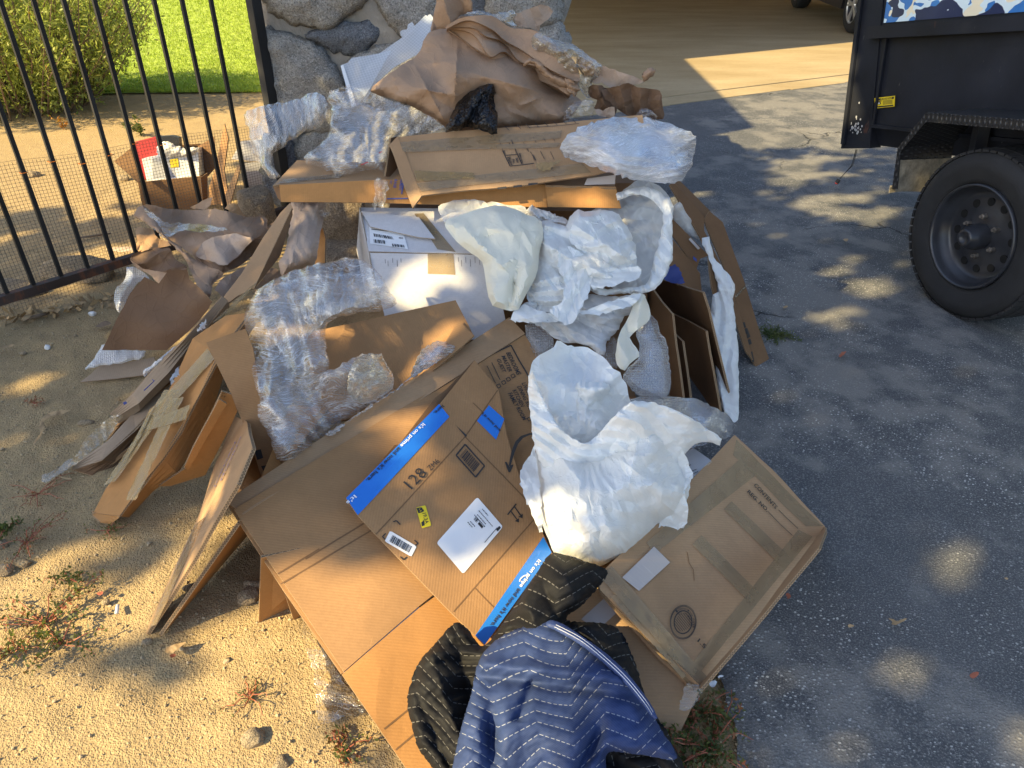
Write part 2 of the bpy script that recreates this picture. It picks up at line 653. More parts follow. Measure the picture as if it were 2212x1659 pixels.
# ------------------------------------------------------------------ materials
class NT:
    def __init__(s, name):
        s.m = bpy.data.materials.new(name)
        s.m.use_nodes = True
        s.t = s.m.node_tree
        s.t.nodes.clear()
        s.out = s.t.nodes.new('ShaderNodeOutputMaterial')
    def n(s, typ, _out=0, _p=None, **inp):
        nd = s.t.nodes.new('ShaderNode' + typ)
        for k, v in (_p or {}).items():
            setattr(nd, k, v)
        for k, v in inp.items():
            key = k.replace('_', ' ')
            if key.startswith('i') and key[1:].isdigit():
                sk = nd.inputs[int(key[1:])]
            else:
                sk = nd.inputs[key]
            if isinstance(v, bpy.types.NodeSocket):
                s.t.links.new(v, sk)
            else:
                if sk.type == 'RGBA' and len(v) == 3:
                    v = (*v, 1)
                sk.default_value = v
        return nd.outputs[_out] if not isinstance(_out, str) else nd.outputs[_out]
    def math(s, op, a, b=0.0, c=0.0):
        return s.n('Math', _p={'operation': op}, i0=a, i1=b, i2=c)
    def mix(s, f, a, b):
        nd = s.t.nodes.new('ShaderNodeMix')
        nd.data_type = 'RGBA'
        for sk, v in ((nd.inputs[0], f), (nd.inputs[6], a), (nd.inputs[7], b)):
            if isinstance(v, bpy.types.NodeSocket):
                s.t.links.new(v, sk)
            else:
                sk.default_value = v if not hasattr(v, '__len__') else (*v[:3], 1)
        return nd.outputs[2]
    def ramp(s, f, a, b, lo=0.0, hi=1.0):
        return s.n('MapRange', _p={'clamp': True}, i0=f, i1=a, i2=b, i3=lo, i4=hi)
    def noise(s, co, scale, detail=3.0, rough=.55, out=0, dist=0.0):
        return s.n('TexNoise', _out=out, Vector=co, Scale=scale, Detail=detail, Roughness=rough, Distortion=dist)
    def vor(s, co, scale, feat='F1', out=0, rnd=1.0):
        return s.n('TexVoronoi', _out=out, _p={'feature': feat}, Vector=co, Scale=scale, Randomness=rnd)
    def obj(s):
        return s.n('TexCoord', _out='Object')
    def pos(s):
        return s.n('NewGeometry', _out='Position')
    def uv(s):
        return s.n('TexCoord', _out='UV')
    def map(s, co, scale=(1, 1, 1), rot=(0, 0, 0), loc=(0, 0, 0)):
        return s.n('Mapping', Vector=co, Scale=scale, Rotation=rot, Location=loc)
    def xyz(s, co):
        nd = s.t.nodes.new('ShaderNodeSeparateXYZ')
        s.t.links.new(co, nd.inputs[0])
        return nd.outputs
    def bump(s, h, dist=.002, strength=1.0, normal=None):
        k = dict(Height=h, Distance=dist, Strength=strength)
        if normal is not None:
            k['Normal'] = normal
        return s.n('Bump', **k)
    def bsdf(s, **k):
        return s.n('BsdfPrincipled', **k)
    def done(s, sh):
        s.t.links.new(sh, s.out.inputs[0])
        return s.m
def simple(name, col, rough=.6, metal=0.0, var=.15, scale=8.0, bump=0.0, bscale=60.0, **kw):
    t = NT(name)
    p = t.pos()
    f = t.noise(p, scale, 4.0)
    c = t.mix(t.ramp(f, .3, .7), [x * (1 - var) for x in col], [min(1, x * (1 + var)) for x in col])
    k = dict(Base_Color=c, Roughness=rough, Metallic=metal, **kw)
    if bump:
        k['Normal'] = t.bump(t.noise(p, bscale, 4.0), bump)
    return t.done(t.bsdf(**k))

def cardboard(name, col, flute=.0065, dirty=.25, line=.5, rough=.78):
    t = NT(name)
    uv = t.uv()
    p = t.pos()
    f1 = t.noise(p, 5.0, 5.0, .6)
    f2 = t.noise(p, 90.0, 4.0, .65)
    f3 = t.noise(p, 420.0, 2.0, .5)
    x = t.xyz(uv)[0]
    wv = t.math('SINE', t.math('MULTIPLY', t.math('ADD', x, t.math('MULTIPLY', f1, .004)), 2 * math.pi / flute))
    f0 = t.noise(p, 2.3, 4.0, .6)
    c = t.mix(t.ramp(t.math('ADD', t.math('MULTIPLY', f1, .6), t.math('MULTIPLY', f0, .4)), .36, .64), [q * (1 - dirty) for q in col], [min(1, q * (1 + dirty * .35)) for q in col])
    c = t.mix(t.math('MULTIPLY', t.ramp(f2, .42, .75), .35), c, [q * .72 for q in col])
    c = t.mix(t.math('MULTIPLY', t.ramp(f3, .55, .8), .22), c, [min(1, q * 1.25) for q in col])
    c = t.mix(t.math('MULTIPLY', t.ramp(wv, -1.0, 1.0), .20 * line), c, [q * .55 for q in col])
    # soft handling marks and scuffs
    sc = t.noise(t.map(uv, (3, 26, 1), (0, 0, .5)), 6.0, 3.0)
    c = t.mix(t.ramp(sc, .66, .74, 0, .22), c, [min(1, q * 1.5) for q in col])
    st = t.noise(t.map(p, loc=(7, 3, 1)), 3.1, 6.0, .7)
    c = t.mix(t.ramp(st, .63, .70, 0, .30), c, [q * .5 for q in col])
    h = t.math('ADD', t.math('MULTIPLY', wv, .16 * line), t.math('MULTIPLY', f2, .5))
    b = t.bump(h, .0013, .8)
    return t.done(t.bsdf(Base_Color=c, Roughness=rough, Normal=b, Specular_IOR_Level=.25))
def flute_edge(name, col):
    t = NT(name)
    u = t.xyz(t.uv())
    w = t.math('SINE', t.math('MULTIPLY', u[0], 2 * math.pi / .0075))
    y = t.math('SUBTRACT', u[1], .5)
    curve = t.math('ABSOLUTE', t.math('SUBTRACT', y, t.math('MULTIPLY', w, .34)))
    paper = t.math('LESS_THAN', curve, .13)
    liner = t.math('GREATER_THAN', t.math('ABSOLUTE', y), .36)
    m = t.math('MAXIMUM', paper, liner)
    f = t.noise(t.pos(), 60.0, 3.0)
    c = t.mix(m, [q * .30 for q in col], t.mix(f, [q * .8 for q in col], [q * 1.2 for q in col]))
    return t.done(t.bsdf(Base_Color=c, Roughness=.85))
M = {}
M['card'] = cardboard('cardboard_brown', (.35, .195, .088))
M['card_tan'] = cardboard('cardboard_tan', (.40, .25, .135))
M['card_orange'] = cardboard('cardboard_orange', (.43, .215, .075))
M['card_dark'] = cardboard('cardboard_dark', (.185, .102, .050))  # darker copy of the brown card, shade painted into its colour
M['card_grey'] = cardboard('cardboard_grey', (.36, .27, .19))
M['card_white'] = cardboard('cardboard_white', (.58, .56, .56), dirty=.08, line=.25)
M['edge'] = flute_edge('cardboard_edge', (.40, .26, .14))
M['edge_white'] = flute_edge('cardboard_edge_white', (.55, .45, .35))
def kraft(name, col):
    t = NT(name)
    uv = t.uv()
    f1 = t.noise(uv, 9.0, 5.0, .6)
    f2 = t.noise(uv, 160.0, 3.0, .6)
    c = t.mix(t.ramp(f1, .3, .7), [q * .86 for q in col], [q * 1.12 for q in col])
    c = t.mix(t.math('MULTIPLY', t.ramp(f2, .4, .7), .3), c, [q * .75 for q in col])
    wv = t.vor(t.n('VectorMath', _p={'operation': 'ADD'}, i0=uv, i1=t.n('VectorMath', _p={'operation': 'SCALE'}, i0=t.noise(uv, 8.0, 2.0, out=1), Scale=.06)), 19.0, 'DISTANCE_TO_EDGE')
    cr = t.ramp(wv, 0, .05, 1, 0)
    h = t.math('ADD', t.math('MULTIPLY', cr, .5), t.math('MULTIPLY', f2, .2))
    return t.done(t.bsdf(Base_Color=c, Roughness=.7, Normal=t.bump(h, .0016, .8), Specular_IOR_Level=.3))
M['kraft'] = kraft('kraft_paper', (.33, .22, .145))
M['kraft_pale'] = kraft('kraft_paper_pale', (.42, .31, .235))
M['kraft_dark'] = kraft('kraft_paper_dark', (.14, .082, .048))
M['kraft_lit'] = kraft('kraft_paper_lit', (.46, .27, .13))  # orange copy of the kraft colour with warm sunlight painted in
M['paper_white'] = kraft('white_paper', (.72, .70, .66))

def film(name, tint, a0, a1, rough=.07, streak=None, bump=.0011, bscale=38.0, white=.88, spark=.08):
    """clear plastic film: mostly see-through with whitish stretched creases"""
    t = NT(name)
    uv = t.uv()
    uvd = t.n('VectorMath', _p={'operation': 'ADD'}, i0=uv, i1=t.n('VectorMath', _p={'operation': 'SCALE'}, i0=t.noise(uv, 5.0, 2.0, out=1), Scale=.16))
    co = t.map(uvd, streak[0], (0, 0, streak[1])) if streak else uvd
    n1 = t.noise(co, bscale * .5, 3.0, .6, dist=.8)
    n2 = t.noise(co, bscale * 1.6, 2.0, .5, dist=.5)
    big = t.noise(uv, 7.0, 3.0)
    def ridge(n, w):
        return t.ramp(t.math('ABSOLUTE', t.math('SUBTRACT', n, .5)), 0, w, 1, 0)
    r1 = t.math('MULTIPLY', ridge(n1, .04), t.ramp(t.noise(uv, 13.0, 3.0), .35, .6, .25, 1))
    r2 = t.math('MULTIPLY', ridge(n2, .035), t.ramp(t.noise(t.map(uv, loc=(4, 2, 0)), 11.0, 3.0), .38, .6, .15, 1))
    al = t.math('ADD', t.math('MULTIPLY', t.math('MAXIMUM', r1, t.math('MULTIPLY', r2, .7)), a1 - a0), t.math('MULTIPLY', t.ramp(big, .35, .7), a0 * 1.3))
    al = t.n('Clamp', i0=t.math('ADD', al, a0 * .4))
    h = t.math('ADD', t.math('MULTIPLY', r1, .6), t.math('ADD', t.math('MULTIPLY', r2, .35), t.math('MULTIPLY', n1, .45)))
    b = t.bump(h, bump, 1.0)
    p1 = t.bsdf(Base_Color=[q * white for q in tint], Roughness=.3, Normal=b, Specular_IOR_Level=.5)
    tl = t.n('BsdfTranslucent', Color=(*[q * white for q in tint], 1), Normal=b)
    body = t.n('MixShader', i0=.35, i1=p1, i2=tl)
    tr = t.n('BsdfTransparent')
    base = t.n('MixShader', i0=al, i1=tr, i2=body)
    gl = t.n('BsdfGlossy', Color=(1, 1, 1, 1), Roughness=rough, Normal=b)
    fr = t.n('Fresnel', IOR=1.5, Normal=b)
    fr = t.math('ADD', t.math('MULTIPLY', fr, 1.2), spark)
    return t.done(t.n('MixShader', i0=fr, i1=base, i2=gl))
M['wrap'] = film('stretch_wrap', (.92, .95, 1.0), .20, .85, streak=((1, 9, 1), .5), bscale=22.0)
M['wrap_v'] = film('stretch_wrap_pulled', (.92, .95, 1.0), .26, .85, streak=((9, 1, 1), .12), bscale=26.0)
M['wrap_h'] = film('stretch_wrap_streaky', (.92, .95, 1.0), .48, 1.0, streak=((1, 12, 1), -.10), bscale=26.0, white=.97)
M['wrap_thin'] = film('thin_clear_film', (.92, .95, 1.0), .03, .42, streak=((1, 8, 1), 1.0), bscale=22.0, spark=.05)
M['tape_film'] = film('bunched_packing_tape', (.80, .66, .40), .22, .62, streak=((1, 7, 1), .6), bscale=28.0)
M['tape_clear'] = film('clear_packing_tape', (.62, .53, .40), .16, .42, streak=((1, 10, 1), .75), rough=.14, bump=.0005, bscale=20.0, spark=.03)
def tape(name, col, al):
    t = NT(name)
    uv = t.uv()
    n1 = t.noise(t.map(uv, (3, 40, 1)), 3.0, 2.0)
    n2 = t.noise(uv, 14.0, 3.0)
    h = t.math('ADD', n1, t.math('MULTIPLY', n2, .6))
    b = t.bump(h, .0005, .8)
    a = t.math('MULTIPLY_ADD', n2, .30, al - .15)
    c = t.mix(t.ramp(n1, .62, .70, 0, .30), col, [min(1, q * 1.5) for q in col])
    return t.done(t.bsdf(Base_Color=c, Roughness=.22, Normal=b, Alpha=t.n('Clamp', i0=a), Specular_IOR_Level=.45))
M['tape_brown'] = tape('brown_packing_tape', (.29, .21, .125), .66)
M['tape_tan'] = tape('tan_packing_tape', (.29, .20, .085), .66)
M['tape_blue'] = tape('blue_printed_tape', (.02, .17, .62), 1.2)
M['tape_torn'] = tape('torn_tape_backing', (.42, .38, .36), 1.1)
M['ink'] = simple('black_print', (.022, .02, .02), .6)
M['ink_blue'] = simple('blue_print', (.035, .06, .25), .6)
M['ink_white'] = simple('white_print', (.75, .77, .8), .5, var=.05)
M['label'] = simple('white_label', (.76, .76, .76), .4, var=.04)
M['yellow'] = simple('yellow_sticker', (.78, .58, .015), .35, var=.05)
M['label_grey'] = simple('grey_label_print', (.42, .42, .43), .5, var=.1)

def bagfilm(name, col, trans, gloss=.30, bump=.0016, sc=30.0, alpha=1.0):
    t = NT(name)
    uv = t.uv()
    n1 = t.noise(uv, sc * .55, 2.0, .5, dist=.9)
    n2 = t.noise(t.map(uv, loc=(3, 5, 1)), sc * 1.5, 2.0, .5, dist=.7)
    def ridge(n, w):
        return t.ramp(t.math('ABSOLUTE', t.math('SUBTRACT', n, .5)), 0, w, 1, 0)
    h = t.math('ADD', t.math('MULTIPLY', ridge(n1, .10), .9), t.math('ADD', t.math('MULTIPLY', ridge(n2, .09), .5), t.math('MULTIPLY', n1, 1.5)))
    b = t.bump(h, bump, 1.0)
    f = t.noise(uv, 8.0, 3.0)
    c = t.mix(f, [q * .94 for q in col], [min(1, q * 1.03) for q in col])
    p = t.bsdf(Base_Color=c, Roughness=gloss, Normal=b, Specular_IOR_Level=.4)
    tl = t.n('BsdfTranslucent', Color=c, Normal=b)
    s = t.n('MixShader', i0=trans, i1=p, i2=tl)
    if alpha < 1:
        a = t.math('ADD', t.ramp(f, .3, .7, alpha - .14, alpha + .08), t.math('MULTIPLY', ridge(n1, .10), .12))
        s = t.n('MixShader', i0=t.n('Clamp', i0=a), i1=t.n('BsdfTransparent'), i2=s)
    return t.done(s)
M['bag_white'] = bagfilm('white_bin_bag', (.80, .81, .79), .16, .30, .0008, 26.0)
M['foam_film'] = bagfilm('white_foam_film', (.82, .83, .81), .20, .34, .0007, 20.0, .95)
M['foam_thin'] = bagfilm('thin_foam_film', (.82, .84, .84), .25, .32, .0009, 18.0, .66)
M['foam_cream'] = bagfilm('cream_foam_sheet', (.82, .78, .64), .15, .5, .0008, 12.0)
M['bag_black'] = bagfilm('black_bin_bag', (.006, .006, .007), .02, .18, .004, 34.0)
def bubble(name, al):
    t = NT(name)
    uv = t.uv()
    v = t.vor(uv, 135.0, 'F1', rnd=.35)
    h = t.ramp(v, .1, .55, 1, 0)
    n = t.noise(uv, 30.0, 3.0)
    b = t.bump(t.math('ADD', h, t.math('MULTIPLY', n, 1.5)), .0016, 1.0)
    p = t.bsdf(Base_Color=(.80, .80, .82), Roughness=.25, Normal=b)
    tl = t.n('BsdfTranslucent', Color=(.8, .8, .82, 1), Normal=b)
    s = t.n('MixShader', i0=.35, i1=p, i2=tl)
    a = t.math('MULTIPLY_ADD', h, .22, al)
    s = t.n('MixShader', i0=a, i1=t.n('BsdfTransparent'), i2=s)
    gl = t.n('BsdfGlossy', Color=(1, 1, 1, 1), Roughness=.12, Normal=b)
    return t.done(t.n('MixShader', i0=t.math('ADD', t.n('Fresnel', IOR=1.45, Normal=b), .03), i1=s, i2=gl))
M['bubble'] = bubble('bubble_wrap', .20)
M['bubble_white'] = bubble('white_bubble_wrap', .72)
M['grid_sheet'] = None
def gridsheet():
    t = NT('gridded_plastic_sheet')
    u = t.xyz(t.uv())
    gx = t.math('LESS_THAN', t.math('FRACT', t.math('MULTIPLY', u[0], 90.0)), .16)
    gy = t.math('LESS_THAN', t.math('FRACT', t.math('MULTIPLY', u[1], 90.0)), .16)
    g = t.math('MAXIMUM', gx, gy)
    p = t.bsdf(Base_Color=t.mix(g, (.66, .72, .80), (.78, .82, .87)), Roughness=.25)
    tl = t.n('BsdfTranslucent', Color=(.75, .8, .86, 1))
    s = t.n('MixShader', i0=.4, i1=p, i2=tl)
    return t.done(t.n('MixShader', i0=t.math('MULTIPLY_ADD', g, .12, .55), i1=t.n('BsdfTransparent'), i2=s))
M['grid_sheet'] = gridsheet()
ZZ_A, ZZ_W, ZZ_P = .036, .125, .025       # zigzag height, wavelength and row pitch of the quilting
def quilt(name, col, stitch):
    t = NT(name)
    uv = t.uv()
    u = t.xyz(uv)
    tri = t.math('PINGPONG', u[0], ZZ_W / 2)
    w = t.math('ADD', u[1], t.math('MULTIPLY', tri, 2 * ZZ_A / ZZ_W * 1.0))
    fr = t.math('FRACT', t.math('DIVIDE', w, ZZ_P))
    dd = t.math('MULTIPLY', t.math('ABSOLUTE', t.math('SUBTRACT', fr, .5)), ZZ_P)   # metres from the row
    line = t.math('LESS_THAN', dd, .0007)
    dash = t.math('LESS_THAN', t.math('FRACT', t.math('MULTIPLY', u[0], 105.0)), .66)
    st = t.math('MULTIPLY', line, dash)
    twill = t.math('SINE', t.math('MULTIPLY', t.math('ADD', u[0], t.math('MULTIPLY', u[1], 1.0)), 2 * math.pi / .004))
    f = t.noise(uv, 14.0, 4.0)
    f2 = t.noise(uv, 60.0, 4.0)
    c = t.mix(t.ramp(f, .3, .7), [q * .75 for q in col], [q * 1.3 for q in col])
    c = t.mix(t.math('MULTIPLY', t.ramp(twill, -1.0, 1.0), .22), c, [q * 1.9 for q in col])
    c = t.mix(t.ramp(t.noise(uv, 5.0, 4.0), .58, .76, 0, .10), c, (.20, .18, .16))
    c = t.mix(t.math('MULTIPLY', st, .42), c, stitch)
    h = t.math('ADD', t.math('MULTIPLY', t.ramp(dd, 0, .008), .8), t.math('ADD', t.math('MULTIPLY', f2, .35), t.math('MULTIPLY', twill, .03)))
    return t.done(t.bsdf(Base_Color=c, Roughness=.7, Normal=t.bump(h, .0016, .9), Specular_IOR_Level=.2))
M['quilt_black'] = quilt('black_quilted_blanket', (.007, .007, .008), (.27, .26, .24))
M['quilt_blue'] = quilt('blue_quilted_blanket', (.024, .040, .108), (.55, .57, .58))
M['hem_blue'] = simple('blue_hem_binding', (.025, .048, .15), .6, var=.2, scale=40, bump=.001, bscale=300)
M['thread'] = simple('white_thread', (.70, .72, .74), .7, var=.1)

# ------------------------------------------------------------------ materials of the setting
def m_dirt():
    t = NT('dry_dirt')
    p = t.pos()
    a = t.noise(p, 1.6, 5.0, .6)
    b_ = t.noise(p, 11.0, 5.0, .65)
    c_ = t.noise(p, 150.0, 4.0, .7)
    v = t.vor(p, 250.0, 'F1')
    vc = t.vor(p, 250.0, 'F1', out=1)
    v2 = t.vor(p, 105.0, 'F1')
    c = t.mix(t.ramp(a, .3, .7), (.34, .245, .125), (.41, .30, .16))
    c = t.mix(t.ramp(b_, .4, .75, 0, .5), c, (.27, .195, .115))
    gr = t.xyz(vc)
    c = t.mix(t.ramp(gr[0], .55, 1.0, 0, .5), c, (.47, .36, .20))
    c = t.mix(t.ramp(gr[1], .75, 1.0, 0, .55), c, (.20, .15, .10))
    c = t.mix(t.ramp(c_, .55, .8, 0, .35), c, (.18, .135, .09))
    h = t.math('ADD', t.math('ADD', t.math('MULTIPLY', t.ramp(v, 0, .6, 1, 0), .55), t.math('MULTIPLY', t.ramp(v2, 0, .55, 1, 0), .55)), t.math('ADD', t.math('MULTIPLY', c_, .6), t.math('MULTIPLY', b_, 1.6)))
    return t.done(t.bsdf(Base_Color=c, Roughness=.95, Normal=t.bump(h, .0036, .9), Specular_IOR_Level=.15))
M['dirt'] = m_dirt()
def m_asphalt():
    t = NT('worn_asphalt')
    p = t.pos()
    big = t.noise(p, 1.1, 6.0, .62)
    mid = t.noise(p, 5.5, 5.0, .6)
    v = t.vor(t.map(p, (1, 1.4, 1), (0, 0, .4)), 100.0, 'F1')
    vc = t.vor(t.map(p, (1, 1.4, 1), (0, 0, .4)), 100.0, 'F1', out=1)
    gr = t.xyz(vc)
    sel = t.ramp(gr[0], .40, .46)
    sz = t.math('MULTIPLY_ADD', gr[1], .22, .13)
    fleck = t.math('MULTIPLY', t.math('LESS_THAN', v, sz), sel)
    dens = t.ramp(t.noise(p, 2.4, 4.0), .40, .60, .12, 1)
    fleck = t.math('MULTIPLY', fleck, dens)
    fine = t.noise(p, 240.0, 3.0, .7)
    c = t.mix(t.ramp(mid, .35, .7), (.068, .071, .075), (.100, .102, .105))
    worn = t.ramp(t.math('ADD', t.math('MULTIPLY', big, .6), t.math('MULTIPLY', mid, .4)), .49, .56)
    c = t.mix(t.math('MULTIPLY', worn, .8), c, (.195, .185, .168))
    c = t.mix(t.ramp(fine, .5, .66, 0, .75), c, (.27, .262, .25))
    c = t.mix(t.math('MULTIPLY', fleck, t.ramp(gr[2], 0, 1, .45, 1)), c, (.56, .55, .51))
    wp = t.n('VectorMath', _p={'operation': 'ADD'}, i0=p, i1=t.n('VectorMath', _p={'operation': 'SCALE'}, i0=t.noise(p, 3.0, 5.0, .6, out=1), Scale=.35))
    ck = t.vor(wp, .95, 'DISTANCE_TO_EDGE')
    cm = t.math('MULTIPLY', t.ramp(ck, .002, .009, 1, 0), t.ramp(t.noise(p, 1.3, 2.0), .52, .60))
    c = t.mix(t.math('MULTIPLY', cm, .85), c, (.020, .019, .018))
    h = t.math('ADD', t.math('MULTIPLY', t.ramp(v, 0, .6, 1, 0), .5), t.math('ADD', t.math('MULTIPLY', fine, .7), t.math('MULTIPLY', cm, -2.0)))
    return t.done(t.bsdf(Base_Color=c, Roughness=.8, Normal=t.bump(h, .005, .8), Specular_IOR_Level=.3))
M['asphalt'] = m_asphalt()
def m_concrete():
    t = NT('pale_concrete')
    p = t.pos()
    a = t.noise(t.map(p, (.5, 1.6, 1), (0, 0, -.55)), 1.7, 6.0, .65)
    b_ = t.noise(p, 30.0, 4.0, .6)
    c = t.mix(t.ramp(a, .32, .68), (.30, .225, .12), (.42, .33, .20))
    c = t.mix(t.ramp(b_, .5, .8, 0, .3), c, (.17, .13, .075))
    return t.done(t.bsdf(Base_Color=c, Roughness=.65, Normal=t.bump(b_, .002, .4)))
M['concrete'] = m_concrete()
def m_granite(name, c0, c1, c2, sc=1.0):
    t = NT(name)
    p = t.obj()
    oi = t.n('ObjectInfo', _out='Random')
    p = t.n('VectorMath', _p={'operation': 'ADD'}, i0=p, i1=t.math('MULTIPLY', oi, 7.0))
    a = t.noise(p, 5.0 * sc, 5.0, .6)
    s1 = t.noise(p, 130.0 * sc, 3.0, .7)
    s2 = t.vor(p, 210.0 * sc, 'F1', out=1)
    b_ = t.noise(p, 30.0, 6.0, .7)
    c = t.mix(t.ramp(a, .3, .7), c0, c1)
    c = t.mix(t.ramp(s1, .50, .66, 0, .85), c, c2)
    c = t.mix(t.ramp(t.xyz(s2)[0], .72, .95, 0, .55), c, [min(1, q * 1.5) for q in c1])
    c = t.mix(t.ramp(b_, .6, .8, 0, .4), c, (.14, .11, .085))
    v_ = t.vor(p, 16.0, 'F1')
    h = t.math('ADD', t.math('ADD', t.math('MULTIPLY', b_, 1.6), t.math('MULTIPLY', v_, .8)), t.math('MULTIPLY', s1, .40))
    return t.done(t.bsdf(Base_Color=c, Roughness=.88, Normal=t.bump(h, .022, .9)))
M['granite'] = m_granite('grey_granite', (.29, .275, .25), (.43, .41, .375), (.10, .095, .09))
M['granite_dark'] = m_granite('dark_granite', (.13, .145, .17), (.22, .235, .26), (.04, .045, .055))
M['granite_brown'] = m_granite('brown_stone', (.21, .155, .10), (.33, .26, .18), (.09, .06, .04))
M['mortar'] = simple('mortar', (.29, .265, .23), .9, var=.25, scale=7, bump=.008, bscale=45)
def m_paint(name, col, rust, amt=.66, scr=True):
    t = NT(name)
    p = t.pos()
    a = t.noise(t.map(p, (1, 1, .35)), 7.0, 6.0, .65)
    s = t.noise(t.map(p, (3, 3, .4)), 26.0, 4.0, .6)
    g = t.noise(p, 3.0, 4.0)
    c = t.mix(t.ramp(g, .3, .75), col, [q * 2.2 + .006 for q in col])
    c = t.mix(t.ramp(a, amt, amt + .05, 0, .8), c, rust)
    if scr:
        c = t.mix(t.ramp(s, .70, .75, 0, .55), c, (.20, .19, .17))
    return t.done(t.bsdf(Base_Color=c, Roughness=t.ramp(g, .3, .7, .45, .65), Specular_IOR_Level=.16, Normal=t.bump(t.noise(p, 90.0, 3.0), .0008, .5)))
M['trailer'] = m_paint('trailer_black_paint', (.008, .009, .013), (.11, .045, .028), .665)
M['iron'] = m_paint('fence_black_paint', (.012, .012, .012), (.10, .05, .03), .74, False)
M['rail'] = m_paint('rusted_rail_paint', (.035, .024, .020), (.16, .065, .035), .50, False)
def m_diamond():
    t = NT('diamond_plate')
    uv = t.uv()
    r1 = t.map(uv, (60, 32, 1), (0, 0, .785))
    v = t.vor(r1, 1.0, 'F1', rnd=.12)
    h = t.ramp(v, .12, .34, 1, 0)
    g = t.noise(t.pos(), 12.0, 5.0)
    c = t.mix(t.ramp(h, .2, .8), (.022, .023, .026), (.06, .06, .062))
    return t.done(t.bsdf(Base_Color=c, Roughness=.38, Metallic=.3, Normal=t.bump(h, .0022, 1.0)))
M['diamond'] = m_diamond()
M['lit_beige'] = simple('lit_fender_beige', (.20, .175, .13), .8, var=.4, scale=30, bump=.003, bscale=90)  # pale beige paints sunlight onto the inside of the fender
M['rubber'] = simple('tyre_rubber', (.013, .013, .014), .8, var=.35, scale=9, bump=.001, bscale=200)
M['rim'] = simple('black_steel_rim', (.026, .028, .034), .30, var=.3, scale=14)
M['nut'] = simple('steel_nut', (.24, .22, .20), .4, .7, var=.3, scale=40)
M['alloy'] = simple('alloy_rim', (.55, .54, .52), .3, .6, var=.1)
M['carbody'] = simple('dark_car_paint', (.02, .02, .024), .3, var=.1)
M['wire'] = simple('galvanised_wire', (.10, .095, .085), .5, .4, var=.2)
M['black_plastic'] = simple('black_plastic', (.02, .02, .022), .45, var=.15)
M['red_plastic'] = simple('red_plastic', (.65, .04, .02), .4)
M['copper'] = simple('orange_tie', (.55, .16, .02), .5)
def m_camo():
    t = NT('blue_camouflage_print')
    uv = t.map(t.uv(), (1, 1.5, 1))
    w = t.n('VectorMath', _p={'operation': 'ADD'}, i0=uv, i1=t.n('VectorMath', _p={'operation': 'SCALE'}, i0=t.noise(uv, 14.0, 1.0, out=1), Scale=.05))
    a = t.noise(w, 8.0, 1.2, .45)
    b_ = t.noise(t.map(w, loc=(5.2, 1.3, 2)), 8.5, 1.2, .45)
    d = t.noise(t.map(w, loc=(2.2, 9.3, 4)), 8.0, 1.2, .45)
    c = t.mix(t.math('GREATER_THAN', a, .53), (.62, .74, .80), (.03, .16, .46))
    c = t.mix(t.math('GREATER_THAN', b_, .585), c, (.78, .70, .52))
    c = t.mix(t.math('GREATER_THAN', d, .575), c, (.012, .02, .075))
    s = t.noise(t.map(t.pos(), (1, 1, .25)), 50.0, 4.0)
    c = t.mix(t.ramp(s, .66, .72, 0, .6), c, (.20, .17, .14))
    return t.done(t.bsdf(Base_Color=c, Roughness=.3))
M['camo'] = m_camo()
def m_leaf(name, c0, c1, tr=.35):
    t = NT(name)
    oi = t.noise(t.pos(), 14.0, 2.0)
    r = t.n('NewGeometry', _out='Random Per Island')
    c = t.mix(t.ramp(oi, .35, .65), c0, c1)
    c = t.mix(t.math('MULTIPLY', r, .5), c, [q * .5 for q in c0])
    p = t.bsdf(Base_Color=c, Roughness=.5, Specular_IOR_Level=.3)
    tl = t.n('BsdfTranslucent', Color=t.mix(.5, c, (.25, .32, .03)))
    return t.done(t.n('MixShader', i0=tr, i1=p, i2=tl))
M['leaf'] = m_leaf('shrub_leaf', (.30, .37, .07), (.52, .54, .15), .5)
M['leaf_weed'] = m_leaf('weed_leaf', (.07, .10, .035), (.15, .16, .06))
M['leaf_red'] = m_leaf('reddish_weed_leaf', (.22, .06, .035), (.30, .12, .05), .2)
M['leaf_rust'] = m_leaf('rust_bloom', (.40, .14, .02), (.50, .24, .05), .3)
M['leaf_tree'] = m_leaf('tree_leaf', (.05, .08, .02), (.08, .11, .03), .15)
M['grass'] = m_leaf('lawn_grass', (.33, .46, .05), (.48, .58, .08), .45)
M['lawn_soil'] = simple('lawn_underlay', (.29, .38, .05), .95, var=.45, scale=7, bump=.02, bscale=40)
M['stem'] = simple('weed_stem', (.34, .10, .05), .6, var=.3)
M['twig'] = simple('dry_twig', (.16, .11, .07), .8, var=.3, scale=20)
M['dry_leaf'] = simple('dry_leaf', (.38, .25, .12), .7, var=.35, scale=30)
M['red_leaf'] = simple('dry_red_leaf', (.34, .10, .05), .6, var=.25, scale=30)
M['pebble'] = simple('pebble', (.40, .31, .19), .9, var=.35, scale=25, bump=.003, bscale=90)
M['rock'] = m_granite('dirt_rock', (.30, .225, .14), (.42, .33, .21), (.16, .11, .07), 2.0)
M['bark'] = simple('bark', (.13, .10, .075), .9, var=.35, scale=12, bump=.02, bscale=25)
M['roof'] = simple('roof_timber', (.30, .26, .22), .8)
M['red_card'] = simple('red_carton', (.42, .035, .03), .5, var=.1)
M['pink_flower'] = simple('pale_blossom', (.62, .42, .45), .6)
M['white_bit'] = simple('white_chip', (.72, .72, .72), .5)
